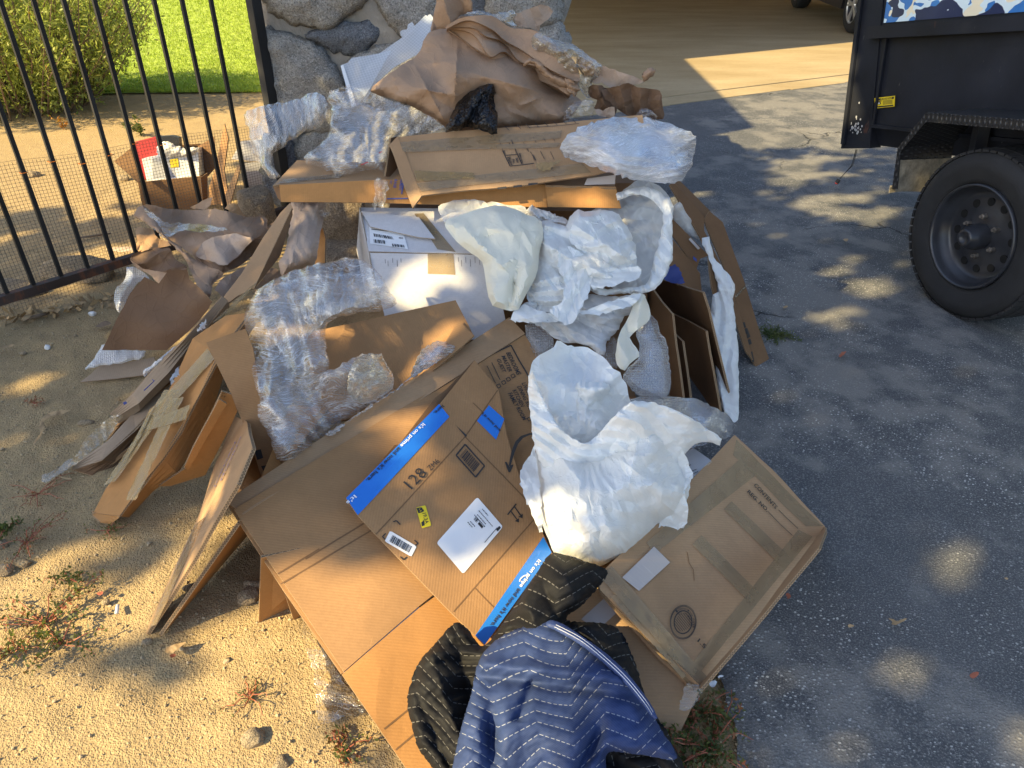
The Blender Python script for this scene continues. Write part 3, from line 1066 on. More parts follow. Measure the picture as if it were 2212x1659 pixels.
# ------------------------------------------------------------------ ground
def graded(lo, a, b, hi, step, n):
    g0 = lo + (a - lo) * (1 - (1 - np.linspace(0, 1, n, endpoint=False)) ** 2.2)
    g1 = np.arange(a, b, step)
    g2 = b + (hi - b) * np.linspace(0, 1, n) ** 2.2
    return np.concatenate([g0, g1, g2])
def edge_x(y):                  # where the asphalt's broken edge runs
    return .43 + .05 * np.sin(y * 2.1) + .02 * np.sin(y * 7.3 + 1) - .10 * np.clip(y - 3.2, 0, 1) * 1.2 - .10 * np.clip(1.25 - y, 0, 1)
gx = graded(-60, -2.5, .7, 60, .016, 14)
gy = graded(-20, .35, 4.2, 160, .016, 14)
X_, Y_ = np.meshgrid(gx, gy)
P2 = np.stack([X_.ravel(), Y_.ravel()], 1)
near = np.clip((9 - np.hypot(P2[:, 0] + .8, P2[:, 1] - 2)) / 6, 0, 1)
h = .012 * fbm(P2, .5, 1) + .006 * fbm(P2, .12, 4) + .0035 * fbm(P2, .035, 8, 2)
h = h * near - .004
und = np.clip((P2[:, 0] - (edge_x(P2[:, 1]) - .05)) / .05, 0, 1)
h = h * (1 - und) - .02 * und
nxg = len(gx)
F = [[j * nxg + i, j * nxg + i + 1, (j + 1) * nxg + i + 1, (j + 1) * nxg + i] for j in range(len(gy) - 1) for i in range(nxg - 1)]
mk('ground', np.stack([P2[:, 0], P2[:, 1], h], 1), F, M['dirt'], uv=P2, smooth=True, kind='structure', base=(0, 0, 0))
# asphalt drive: broken left edge, gently uneven
ys = np.concatenate([np.arange(.2, 4.0, .03), np.linspace(4.0, 12, 30)])
r = random.Random(4)
V, F = [], []
xs = np.concatenate([np.linspace(0, .12, 5), np.linspace(.16, 4, 36), np.linspace(4.6, 40, 10)])
for y in ys:
    e = float(edge_x(y)) + r.uniform(-.012, .012)
    if y > 4:
        e = .05
    for k, x in enumerate(xs):
        q = np.array([[e + x, y]])
        V.append((e + x, y, .010 + .0035 * float(fbm(q, .6, 2)[0]) * min(1, k / 4) - (.014 if k == 0 else .004 * max(0, 1 - k / 3))))
n = len(xs)
F = [[j * n + i, j * n + i + 1, (j + 1) * n + i + 1, (j + 1) * n + i] for j in range(len(ys) - 1) for i in range(n - 1)]
mk('driveway', V, F, M['asphalt'], smooth=True, kind='structure', base=(0, 0, 0))
SD = norm([2.056, 1.057, 0])           # carport axes
SN = np.array([-SD[1], SD[0], 0])
S0 = np.array([1.376, 6.88, 0])
b = MB()
a0, a1 = S0 - SD * 1.55, S0 + SD * 14
top = .028
b.box8([(*a0[:2], -.05), (*a1[:2], -.05), (*(a1 + SN * 16)[:2], -.05), (*(a0 + SN * 16)[:2], -.05),
        (*a0[:2], top), (*a1[:2], top), (*(a1 + SN * 16)[:2], top), (*(a0 + SN * 16)[:2], top)])
b.build('carport_floor', M['concrete'], kind='structure')
b = MB()
w = .24
for k in range(22):
    p, q = a0 - SN * w + SD * (k * .7), a0 - SN * w + SD * (k * .7 + .697)
    j = r.uniform(-.012, .012)
    b.box8([(*(p + SN * j)[:2], -.05), (*(q + SN * j)[:2], -.05), (*(q + SN * (w - .004))[:2], -.05), (*(p + SN * (w - .004))[:2], -.05),
            (*(p + SN * j)[:2], .016), (*(q + SN * j)[:2], .016), (*(q + SN * (w - .004))[:2], .021), (*(p + SN * (w - .004))[:2], .021)])
b.build('concrete_apron', M['concrete'], kind='structure')
# lawn
lp = [(-14, 6.6), (-3.9, 7.08), (-3.5, 7.12), (-2.9, 7.15), (-2.3, 7.2), (-1.6, 7.15), (-.1, 7.3), (-.1, 30), (-20, 30)]
mk('lawn', [(x, y, .008) for x, y in lp], [list(range(len(lp)))], M['lawn_soil'], kind='structure')
rs = np.random.RandomState(5)
n = 42000
yy = 7.15 + 13 * rs.rand(n) ** 1.7
aa = -.62 + .36 * rs.rand(n)
xx = aa * (yy * CP + .8) + rs.randn(n) * .05
hh = (.016 + .022 * rs.rand(n)) * (1 + .03 * (yy - 7))
ww = .0045 * (1 + .12 * (yy - 7))
az = rs.rand(n) * 6.283
lean = rs.randn(n, 2) * .02
base = np.stack([xx, yy, np.full(n, .006)], 1)
dx = np.stack([np.cos(az) * ww, np.sin(az) * ww, 0 * az], 1)
V = np.empty((n, 3, 3))
V[:, 0] = base - dx
V[:, 1] = base + dx
V[:, 2] = base + np.stack([lean[:, 0], lean[:, 1], hh], 1)
mk('lawn_grass', V.reshape(-1, 3), np.arange(3 * n).reshape(-1, 3).tolist(), M['grass'], kind='stuff', base=(-3, 8, 0))
COL.objects['lawn_grass']['label'] = 'short bright green grass of the sunlit lawn behind the fence'

def leaves(C, R, n, L, W, rs_, up=.4, flat=1.0, axis=None):
    """n leaf blades (two triangles each) in an ellipsoid"""
    d = rs_.randn(n, 3)
    d /= np.linalg.norm(d, axis=1)[:, None]
    p = np.asarray(C) + d * (rs_.rand(n, 1) ** .45) * np.asarray(R)
    return blades(p, L * (.7 + .6 * rs_.rand(n)), W * (.7 + .6 * rs_.rand(n)), rs_, up, d)
def blades(p, L, W, rs_, up, outward=None):
    n = len(p)
    a = rs_.randn(n, 3)
    if outward is not None:
        a = a * .7 + outward * .9
    a[:, 2] += up
    a /= np.linalg.norm(a, axis=1)[:, None]
    s = np.cross(a, rs_.randn(n, 3))
    s /= np.linalg.norm(s, axis=1)[:, None] + 1e-9
    V = np.empty((n, 4, 3))
    V[:, 0] = p
    V[:, 1] = p + a * (L * .5)[:, None] + s * (W * .5)[:, None]
    V[:, 2] = p + a * L[:, None]
    V[:, 3] = p + a * (L * .5)[:, None] - s * (W * .5)[:, None]
    b_ = np.arange(n)[:, None] * 4
    return V.reshape(-1, 3), np.concatenate([b_ + [0, 1, 2, 3]], 0).tolist()
# flowering shrub beside the lawn
shrub = thing('shrub', 'sunlit bushy green shrub with small rusty flower heads behind the fence', 'shrub', (-4.25, 6.6, 0))
rs = np.random.RandomState(11)
sm = MB()
pts = []
for k in range(240):
    a = rs.rand() * 6.283
    rad = 1.30 * rs.rand() ** .5
    ht = (1.45 - .75 * (rad / 1.3) ** 2) * (.75 + .4 * rs.rand())
    e = np.array([-4.25 + rad * math.cos(a), 6.6 + rad * math.sin(a) * .9, ht])
    s0 = np.array([-4.25 + .45 * rad * math.cos(a), 6.6 + .4 * rad * math.sin(a), .0])
    m_ = (s0 + e) / 2 + rs.randn(3) * .06
    sm.tube([s0, m_, e], [.008, .006, .003], 5, False)
    nn = 170
    t = .08 + .92 * rs.rand(nn) ** .8
    q = s0 + (e - s0) * t[:, None] + rs.randn(nn, 3) * np.array([.055, .055, .05])
    pts.append(q)
sm.build('stem', M['twig'], shrub)
pts = np.concatenate(pts)
pts[:, 2] = np.maximum(pts[:, 2], .02)
V, F = blades(pts, .038 + .028 * rs.rand(len(pts)), .010 + .008 * rs.rand(len(pts)), rs, .5)
mk('foliage', V, F, M['leaf'], shrub, kind='stuff')
q = pts[rs.choice(len(pts), 260)] + [0, 0, .05]
V, F = blades(q, .035 + .02 * rs.rand(len(q)), .014 + .008 * rs.rand(len(q)), rs, 1.2)
mk('flower_head', V, F, M['leaf_rust'], shrub, kind='stuff')
# far flower bed along the lawn's end
rs = np.random.RandomState(12)
fb = thing('flower_bed', 'dark planted border with pale blossoms at the far end of the lawn', 'flower bed', (-6.5, 15.6, 0))
n = 5000
q = np.stack([-9.5 + 6 * rs.rand(n), 15.2 + 1.4 * rs.rand(n), .45 * rs.rand(n) ** 1.5], 1)
V, F = blades(q, .12 + .06 * rs.rand(n), .04 + .02 * rs.rand(n), rs, .8)
mk('foliage', V, F, M['leaf_tree'], fb, kind='stuff')
q = q[:260] + [0, -.25, .12]
V, F = blades(q, .07 + .03 * rs.rand(260), .06 + .02 * rs.rand(260), rs, .2)
mk('blossom', V, F, M['pink_flower'], fb, kind='stuff')

# ------------------------------------------------------------------ fence
FA, FB = G(0, 655, .08), G(280, 565, .08)
FD = norm((FB - FA) * [1, 1, 0])
FN = np.array([FD[1], -FD[0], 0])          # towards the camera
FA = np.array([FA[0], FA[1], 0])
def fp(t, z, o=0.0):
    return FA + FD * t + FN * o + np.array([0, 0, z])
fence = thing('iron_fence', 'black iron bar fence with wire netting left of the rubbish heap', 'fence', fp(.7, 0))
b = MB()
b.bar(fp(-1.0, .095), fp(1.40, .088), .036, .036, FN)
b.build('bottom_rail', M['rail'], fence)
b = MB()
b.bar(fp(-1.0, 1.62), fp(1.40, 1.62), .03, .03, FN)
b.build('top_rail', M['iron'], fence)
bts = [.0374 - .112 * k for k in range(8, 0, -1)] + [.0374, .1412, .2534, .3668, .479, .598, .713, .833, .956, 1.080, 1.215]
bar_me = None
for i, t in enumerate(bts):
    b = MB()
    if t > .5:
        t -= .012
    b.bar(fp(t, .113), fp(t + (.013 if t > .3 else 0), 1.604), .016, .016, FN)
    b.build('bar', M['iron'], fence)
b = MB()
b.bar(fp(1.425, -.02), fp(1.425, 1.85), .05, .05, FN)
b.build('post', M['iron'], fence)
for k in range(6):
    b = MB()
    t = bts[10 + k]
    p = fp(t, .56 + .02 * math.sin(k * 2.0))
    b.tube([p + FN * .012 + FD * .012, p + FN * .012 - FD * .012, p - FN * .012 - FD * .012, p - FN * .012 + FD * .012, p + FN * .012 + FD * .012], .0016, 5)
    b.build('wire_tie', M['copper'], fence)
# hardware cloth on the fence's lower part, slightly wavy
b = MB()
rs = np.random.RandomState(2)
mt0, mt1, msp = -.75, 1.37, .0145
nt = int((mt1 - mt0) / msp)
def mz(t):
    return .60 - .055 * (t - .19) + .006 * math.sin(t * 9)
def mo(t, z):
    return -.016 - .006 * (1 + math.sin(t * 5 + z * 4))
wr = .00075
for k in range(nt):
    t = mt0 + k * msp
    zz = np.linspace(-.01, mz(t), 5)
    b.tube([fp(t + .004 * math.sin(z * 7 + t * 3), z, mo(t, z)) for z in zz], wr, 3, False)
for k in range(43):
    z0 = -.005 + k * msp
    tt = np.linspace(mt0, mt1, 14)
    b.tube([fp(t, z0 + (mz(t) - .60) * (z0 / .6), mo(t, z0)) for t in tt], wr, 3, False)
o = b.build('wire_netting', M['wire'], fence, kind='stuff')

# ------------------------------------------------------------------ stone gate pillar
PY0 = 3.86
pillar = thing('stone_pillar', 'big pillar of mortared grey granite boulders behind the rubbish heap', 'pillar', (-.5, 4.4, 0))
def rough_box(name, x0, x1, y0, y1, z0, z1, mat, parent, amp=.02, st=.05):
    bm = bmesh.new()
    bmesh.ops.create_cube(bm, size=1)
    for v in bm.verts:
        v.co = Vector((x0 + (v.co.x + .5) * (x1 - x0), y0 + (v.co.y + .5) * (y1 - y0), z0 + (v.co.z + .5) * (z1 - z0)))
    for ax, lo, hi in ((0, x0, x1), (1, y0, y1), (2, z0, z1)):
        m = int((hi - lo) / st)
        for k in range(1, m):
            co, no = [0, 0, 0], [0, 0, 0]
            co[ax] = lo + (hi - lo) * k / m
            no[ax] = 1
            bmesh.ops.bisect_plane(bm, geom=bm.verts[:] + bm.edges[:] + bm.faces[:], plane_co=co, plane_no=no, dist=1e-5)
    V = np.array([v.co[:] for v in bm.verts])
    bm.verts.index_update()
    F = [[v.index for v in f.verts] for f in bm.faces]
    bm.free()
    V = V + amp * np.stack([fbm(V, .16, 1), fbm(V, .16, 5), .3 * fbm(V, .16, 9)], 1)
    return mk(name, V, F, mat, parent, uv=V[:, [0, 2]], smooth=True)
rough_box('mortar', -1.20, .20, PY0 + .02, 4.8, -.02, 1.22, M['mortar'], pillar, .022)
stones = [
    ([(574, -30), (690, -36), (800, -32), (776, 10), (745, 36), (705, 60), (640, 50), (590, 22)], 'granite', .09),
    ([(828, -32), (940, -36), (985, 40), (960, 70), (900, 76), (850, 66), (824, 18)], 'granite', .05),
    ([(662, 78), (718, 55), (790, 48), (820, 62), (806, 95), (776, 119), (735, 113), (698, 96)], 'granite_dark', .05),
    ([(572, 72), (640, 84), (690, 108), (728, 158), (742, 210), (730, 275), (640, 280), (588, 255), (573, 160)], 'granite', .08),
    ([(1058, -34), (1200, -34), (1210, 0), (1203, 46), (1130, 72), (1065, 42)], 'granite', .09),
    ([(1120, 78), (1195, 42), (1216, 60), (1229, 94), (1216, 150), (1140, 140)], 'granite', .08),
    ([(990, -34), (1050, -34), (1052, 20), (1010, 60), (990, 20)], 'granite_dark', .05),
    ([(765, 125), (830, 100), (900, 95), (930, 160), (860, 230), (780, 220), (750, 180)], 'granite', .06),
    ([(566, 300), (610, 290), (640, 330), (640, 440), (585, 436), (565, 380)], 'granite_dark', .05),
    ([(650, 300), (760, 290), (800, 360), (760, 440), (670, 430)], 'granite', .06),
    ([(1060, 100), (1120, 90), (1130, 170), (1060, 190)], 'granite_brown', .05),
    ([(1120, 160), (1212, 156), (1228, 230), (1200, 300), (1120, 290)], 'granite', .07),
    ([(820, 250), (960, 240), (1080, 260), (1090, 360), (900, 400), (810, 380)], 'granite', .06),
    ([(1100, 310), (1210, 310), (1235, 400), (1215, 465), (1100, 460)], 'granite_brown', .06)]
for i, (poly, m_, bl) in enumerate(stones):
    c_ = np.array(poly, float).mean(0)
    poly = [tuple(c_ + (np.array(q) - c_) * (1.10 if m_ != 'granite_dark' else 1.06)) for q in poly]
    bl *= .8
    sheet('stone', poly, M[m_], pillar, depth=lambda u, v: PY0 + 0 * u, d=-.01, step=9, bulge=bl, width=55, back=.05,
          crump=.022, cell=.14, fine=.008, fcell=.04, lump=.012, lumpsc=.12, seed=20 + i, rough=2.6)
# stones on the pillar's return face, turned to the drive
for i, (y, z, sy, sz) in enumerate([(4.05, .25, .2, .2), (4.45, .3, .22, .22), (4.1, .72, .22, .2), (4.52, .8, .2, .22), (4.1, 1.08, .2, .16), (4.5, 1.1, .22, .15)]):
    bm = bmesh.new()
    bmesh.ops.create_icosphere(bm, subdivisions=4, radius=1)
    V = np.array([v.co[:] for v in bm.verts])
    F = [[v.index for v in f.verts] for f in bm.faces]
    bm.free()
    V = V * (1 + .16 * fbm(V, .9, i)[:, None]) * [.09, sy, sz] + [.20, y, z]
    mk('stone', V, F, M['granite'], pillar, uv=V[:, 1:], smooth=True)

def boulder(name, c, r3, mat, seed, label=None, cat='rock', group=None, sub=4, rough=.18, parent=None):
    bm = bmesh.new()
    bmesh.ops.create_icosphere(bm, subdivisions=sub, radius=1)
    V = np.array([v.co[:] for v in bm.verts])
    F = [[v.index for v in f.verts] for f in bm.faces]
    bm.free()
    V = V * (1 + rough * fbm(V, .9, seed) + .5 * rough * np.abs(fbm(V, .5, seed + 7)))[:, None]
    # a few flat broken faces
    rr = np.random.RandomState(seed)
    for k in range(5):
        d = norm(rr.randn(3))
        t = V @ d
        V = V - np.outer(np.maximum(0, t - .72), d) * .85
    V = V * np.asarray(r3) + np.asarray(c)
    o = mk(name, V, F, mat, parent, uv=V[:, :2], smooth=sub > 2)
    if label:
        tag(o, label, cat, group)
    return o
boulder('boulder', Y(742, 500, 3.42) * [1, 1, 0] + [0, 0, .15], (.16, .15, .26), M['granite_brown'], 3, 'rough brown boulder at the foot of the pillar under the long carton', 'boulder')
boulder('boulder', G(735, 575) + [0, 0, .03], (.17, .12, .10), M['granite_brown'], 4, 'low earthy rock between the taped paper roll and the white box', 'boulder')
boulder('boulder', (-1.30, 3.62, .12), (.10, .10, .20), M['granite_brown'], 5, 'pale brown rock at the fence post beside the taped paper roll', 'boulder')
boulder('fence_rock', G(195, 612) + FN * -.10 + [0, 0, .02], (.17, .08, .075), M['rock'], 6, 'long brown rock lying behind the rusty bottom rail of the fence', 'rock')
boulder('fence_rock', G(45, 650) + FN * -.14 + [0, 0, .01], (.15, .07, .05), M['rock'], 8, 'flat grey-brown rock under the left end of the fence rail', 'rock')
boulder('yard_rock', G(68, 378), (.045, .04, .035), M['rock'], 9, 'round brown stone on the sunny dirt behind the fence', 'rock')
boulder('yard_rock', G(265, 385), (.05, .03, .025), M['rock'], 10, 'small brown clod left of the open carton behind the fence', 'rock')

# ------------------------------------------------------------------ trailer
TA, TT = math.radians(76), math.radians(9.5)
Tn = np.array([-math.sin(TA), -math.cos(TA), 0])
Te = np.array([math.cos(TA), -math.sin(TA), 0])
Tup = np.array([0, 0, 1.])
TX = Te * math.cos(TT) + Tup * math.sin(TT)
TZ = -Te * math.sin(TT) + Tup * math.cos(TT)
TC = G(2040, 675) + Tup * .338
def tp(x, z, o=0.0):
    return TC + TX * x + TZ * z + Tn * o
def tbox(b, x0, x1, z0, z1, o0, o1):
    b.box8([tp(x0, z0, o0), tp(x1, z0, o0), tp(x1, z0, o1), tp(x0, z0, o1), tp(x0, z1, o0), tp(x1, z1, o0), tp(x1, z1, o1), tp(x0, z1, o1)])
trailer = thing('dump_trailer', 'scuffed black dump trailer with blue camouflage panel parked on the asphalt', 'trailer', TC * [1, 1, 0])
bo = -.24
b = MB()
tbox(b, -1.08, 2.2, .335, 1.30, bo - 1.35, bo)
b.build('side_wall', M['trailer'], trailer)
b = MB()
b.box8([tp(-1.08, .245, bo - 1.3), tp(2.2, .245, bo - 1.3), tp(2.2, .245, bo - .05), tp(-1.08, .245, bo - .05),
        tp(-1.08, .333, bo - 1.3), tp(2.2, .333, bo - 1.3), tp(2.2, .333, bo - .012), tp(-1.08, .333, bo - .012)])
b.build('floor_frame', M['trailer'], trailer)
b = MB()       # corner post: folded channel, leaning out a little
b.box8([tp(-1.17, .215, bo - .10), tp(-.965, .235, bo - .06), tp(-.965, .235, bo + .006), tp(-1.17, .215, bo + .02),
        tp(-1.19, 1.30, bo - .10), tp(-1.06, 1.30, bo - .06), tp(-1.06, 1.30, bo + .006), tp(-1.19, 1.30, bo + .02)])
b.build('corner_post', M['trailer'], trailer)
b = MB()
b.box8([tp(-1.16, .24, bo + .021), tp(-1.135, .24, bo + .021), tp(-1.135, .24, bo + .034), tp(-1.16, .24, bo + .034),
        tp(-1.182, 1.30, bo + .021), tp(-1.157, 1.30, bo + .021), tp(-1.157, 1.30, bo + .034), tp(-1.182, 1.30, bo + .034)])
b.build('post_lip', M['trailer'], trailer)
b = MB()
tbox(b, -1.055, 2.2, .745, .800, bo + .003, bo + .052)
b.build('side_rail', M['trailer'], trailer)
b = MB()
tbox(b, -.955, 2.2, .336, .352, bo + .002, bo + .022)
tbox(b, -.965, -.95, .352, .743, bo + .002, bo + .014)
b.build('panel_fold', M['trailer'], trailer)
x0, x1, z0, z1 = -1.0, 2.0, .812, 1.28
V = [tp(x0, z0, bo + .004), tp(x1, z0, bo + .004), tp(x1, z1, bo + .004), tp(x0, z1, bo + .004)]
mk('camouflage_panel', V, [[0, 1, 2, 3]], M['camo'], trailer, uv=[(x0, z0), (x1, z0), (x1, z1), (x0, z1)])
# warning sticker
tpl = Plane(tp(-1, .5, bo + .006), tp(1, .5, bo + .006), tp(-1, .9, bo + .006), amp=0)
st = strip('warning_sticker', tpl, [(1474.6 + x / 3, y / 3) for x, y in [(1244, 636), (1378, 620), (1374, 690), (1249, 702)][:2]] + [(1474.6 + 1374 / 3, 690 / 3), (1474.6 + 1249 / 3, 702 / 3)], M['yellow'], trailer, d=.001)
q = lambda x, y: (1474.6 + x / 3, y / 3)
prt('warning_print', st, M['ink'],
    inkpoly(tpl, [[q(1252, 654), q(1252, 640), q(1372, 626), q(1371, 640)], [q(1257, 698), q(1257, 689), q(1368, 678), q(1367, 687)]], .0018),
    inkpoly(tpl, [[q(1262, 655), q(1290, 652), q(1290, 657), q(1262, 660)]] + [[q(1276 + 11 * math.cos(a), 668 + 9 * math.sin(a)) for a in np.linspace(0, 6.28, 13)[:-1]]], .0018),
    ink(tpl, [(*q(1300, 655 + 7 * k), *q(1362, 648 + 7 * k)) for k in range(4)], .0022, .0018))
prt('warning_word', st, M['yellow'], words(tpl, 'WARNING!', q(1284, 650), q(1358, 641), .13, .0026, .02))
prt('warning_mark', st, M['ink_white'], inkpoly(tpl, [[q(1276 + 5 * math.cos(a), 669 + 5 * math.sin(a)) for a in np.linspace(0, 6.28, 13)[:-1]]], .0026))
# fender of diamond plate
prof = [(-.425, .135), (-.43, .305), (-.305, .452), (.33, .452), (.46, .305)]
b = MB()
uvs = []
thk = .004
for i in range(len(prof) - 1):
    (xa, za), (xb, zb) = prof[i], prof[i + 1]
    d_ = norm([xb - xa, zb - za])
    nx, nz = -d_[1] * thk, d_[0] * thk
    b.box8([tp(xa, za, bo + .003), tp(xb, zb, bo + .003), tp(xb, zb, .045), tp(xa, za, .045),
            tp(xa + nx, za + nz, bo + .003), tp(xb + nx, zb + nz, bo + .003), tp(xb + nx, zb + nz, .045), tp(xa + nx, za + nz, .045)])
uvm = []
for v in b.v:
    d_ = np.array(v) - TC
    uvm.append((d_ @ TX + (d_ @ TZ), d_ @ Tn))
fen = b.build('fender', M['diamond'], trailer, uvm=uvm)
b = MB()
uvm = []
lip = .032
for i in range(len(prof) - 1):
    (xa, za), (xb, zb) = prof[i], prof[i + 1]
    c = np.array([0.0, .1])
    def inn(x, z):
        dv = c - np.array([x, z])
        k = lip / max(abs(dv[0]) if abs(x + .43) < .02 else abs(dv[1]), .05) if False else 0
        return x, z
    ia = (xa + (lip if i == 0 else lip * .6), za if i == 0 else za - lip * .45) if i < 2 else (xa + (lip * .35 if i == 2 else -lip * .35), za - lip)
    j = i + 1
    ib = (xb + (lip if j == 0 else lip * .6), zb - lip * .45) if j < 2 else ((xb + lip * .35, zb - lip) if j == 2 else ((xb - lip * .35, zb - lip) if j == 3 else (xb - lip, zb - .02)))
    b.box8([tp(xa, za, .046), tp(xb, zb, .046), tp(ib[0], ib[1], .046), tp(ia[0], ia[1], .046),
            tp(xa, za, .050), tp(xb, zb, .050), tp(ib[0], ib[1], .050), tp(ia[0], ia[1], .050)])
for v in b.v:
    d_ = np.array(v) - TC
    uvm.append((d_ @ TX, d_ @ TZ))
b.build('fender_lip', M['diamond'], trailer, uvm=uvm)
b = MB()
b.box8([tp(-.418, .10, bo + .01), tp(-.414, .10, bo + .01), tp(-.414, .12, .04), tp(-.418, .12, .04),
        tp(-.418, .245, bo + .01), tp(-.414, .245, bo + .01), tp(-.414, .255, .04), tp(-.418, .255, .04)])
b.build('fender_lit_face', M['lit_beige'], trailer)  # plate coloured as the sunlit inner face of the fender
b = MB()
tbox(b, -.50, -.432, .125, .132, -.06, .0)
tbox(b, -.50, -.495, .10, .125, -.06, .0)
b.build('step_bracket', M['lit_beige'], trailer)
b = MB()
b.bar(tp(-.24, .44, bo + .06), tp(-.24, .24, bo + .06), .05, .04)
b.bar(tp(.1, 0, bo - .5), tp(0, 0, -.12), .06)
b.build('axle', M['rim'], trailer)
# wheel
R0 = .338
wh = thing('wheel', 'x', 'x', TC)
del wh['label'], wh['category']
wh.parent = trailer
wh.location = (TC - ORG[trailer.name])
prof = []
for a in np.linspace(-.2, 1, 1):
    pass
tyre = [(.205, -.205), (.235, -.222), (.285, -.222), (.318, -.205), (.332, -.185), (R0, -.15), (R0, -.05), (.333, -.018), (.322, -.002), (.310, .010), (.290, .018), (.265, .020), (.245, .012), (.228, .010), (.214, .004), (.206, -.006), (.200, -.05), (.200, -.16)]
b = MB()
b.lathe(tyre, TC, Tn, Tup, 72, True)
o = mk('tyre', b.v, b.f, M['rubber'], wh, smooth=True)
b = MB()      # tread blocks round the shoulder and crown
for k in range(58):
    a = 2 * math.pi * k / 58
    for oo, w_, sk in ((-.018, .020, 0), (-.062, .018, .5), (-.105, .018, 0), (-.150, .018, .5), (-.192, .02, 0)):
        aa = a + sk * math.pi / 58
        rd = Tup * math.cos(aa) + np.cross(Tn, Tup) * math.sin(aa)
        tg = np.cross(Tn, rd)
        rr = R0 - (.006 if abs(oo + .105) > .08 else .002)
        b.obox(TC + rd * (rr - .002) + Tn * oo, tg * .0145, Tn * w_, rd * .005)
b.build('tread', M['rubber'], wh, kind='stuff')
rim = [(.207, -.004), (.207, .012), (.200, .014), (.197, .004), (.191, -.008), (.188, -.028), (.180, -.034), (.175, -.052), (.164, -.060), (.146, -.062), (.115, -.056), (.100, -.052), (.065, -.046), (.045, -.046)]
b = MB()
b.lathe(rim, TC, Tn, Tup, 64)
b.build('rim', M['rim'], wh, smooth=True)
HOLE = simple('hole_shade', (.002, .002, .002), .9)
for k in range(12):
    b = MB()
    a = 2 * math.pi * (k + .3) / 12
    rd = Tup * math.cos(a) + np.cross(Tn, Tup) * math.sin(a)
    b.tube([TC + rd * .134 + Tn * -.072, TC + rd * .134 + Tn * -.0565], .0165, 16)
    b.build('rim_hole', HOLE, wh)
b = MB()
b.lathe([(.050, -.050), (.050, -.01), (.047, .012), (.034, .030), (.033, .036), (.020, .036), (.018, .030), (.0, .030)], TC, Tn, Tup, 32)
b.build('hub', M['rim'], wh, smooth=True)
for k in range(6):
    b = MB()
    a = 2 * math.pi * (k + .15) / 6
    rd = Tup * math.cos(a) + np.cross(Tn, Tup) * math.sin(a)
    b.tube([TC + rd * .079 + Tn * -.050, TC + rd * .079 + Tn * -.030], .0105, 6)
    b.tube([TC + rd * .079 + Tn * -.030, TC + rd * .079 + Tn * -.020], .006, 8)
    b.build('lug_nut', M['nut'], wh)
# loose lamp cable below the corner post
b = MB()
p0 = tp(-1.10, .215, bo - .02)
pts = [p0, p0 + [0, 0, -.04], p0 + [-.002, 0, -.085], p0 + [-.020, .01, -.125], p0 + [-.040, .02, -.165]]
b.tube(pts, .0022, 6)
b.tube([p + np.array([.006, 0, 0]) for p in pts[:3]] + pts[3:4], .0018, 6)
b.tube([pts[-1], pts[-1] + np.array([-.008, .004, -.02])], [.010, .012], 10)
cab = b.build('cable', M['black_plastic'], trailer)
b = MB()
b.tube([pts[-1] + np.array([-.008, .004, -.021]), pts[-1] + np.array([-.009, .005, -.025])], .008, 10)
b.build('cable_plug', M['red_plastic'], cab)
b = MB()      # paint worn to primer at the foot of the post
rs = np.random.RandomState(9)
for k in range(26):
    x, z = -1.07 + rs.randn() * .018, .36 + abs(rs.randn()) * .05 - .06
    b.lathe([(0, 0), (.003 + .006 * rs.rand(), 0)], tp(x - .03 * (z - .2), z, bo + .0165), Tn, Tup, 8)
b.build('paint_chip', M['label_grey'], trailer)

# ------------------------------------------------------------------ car under the carport
car = thing('parked_car', 'dark car with alloy wheel parked under the carport', 'car', (5.2, 12.3, 0))
cd = norm([.07, 1, 0])
cn = np.array([-cd[1], cd[0], 0])
cw0 = np.array([4.42, 10.75, .028])
def cp_(s, z, o):
    return cw0 + cd * s + cn * -o + np.array([0, 0, z])
side = [(-.85, .30), (-.45, .26), (-.40, .50), (-.25, .66), (0, .72), (.25, .66), (.40, .50), (.45, .24), (2.4, .24), (2.45, .50), (2.6, .66), (2.85, .72), (3.1, .66), (3.25, .5), (3.3, .28), (3.6, .34), (3.65, .75), (2.9, .95), (2.4, 1.45), (.6, 1.5), (-.3, 1.0), (-.85, .9)]
V = [cp_(s, z, 0.02) for s, z in side] + [cp_(s, z, 1.72) for s, z in side]
n = len(side)
F = [list(range(n)), list(range(n, 2 * n))[::-1]] + [[i, i + n, (i + 1) % n + n, (i + 1) % n] for i in range(n)]
mk('body', V, F, M['carbody'], car)
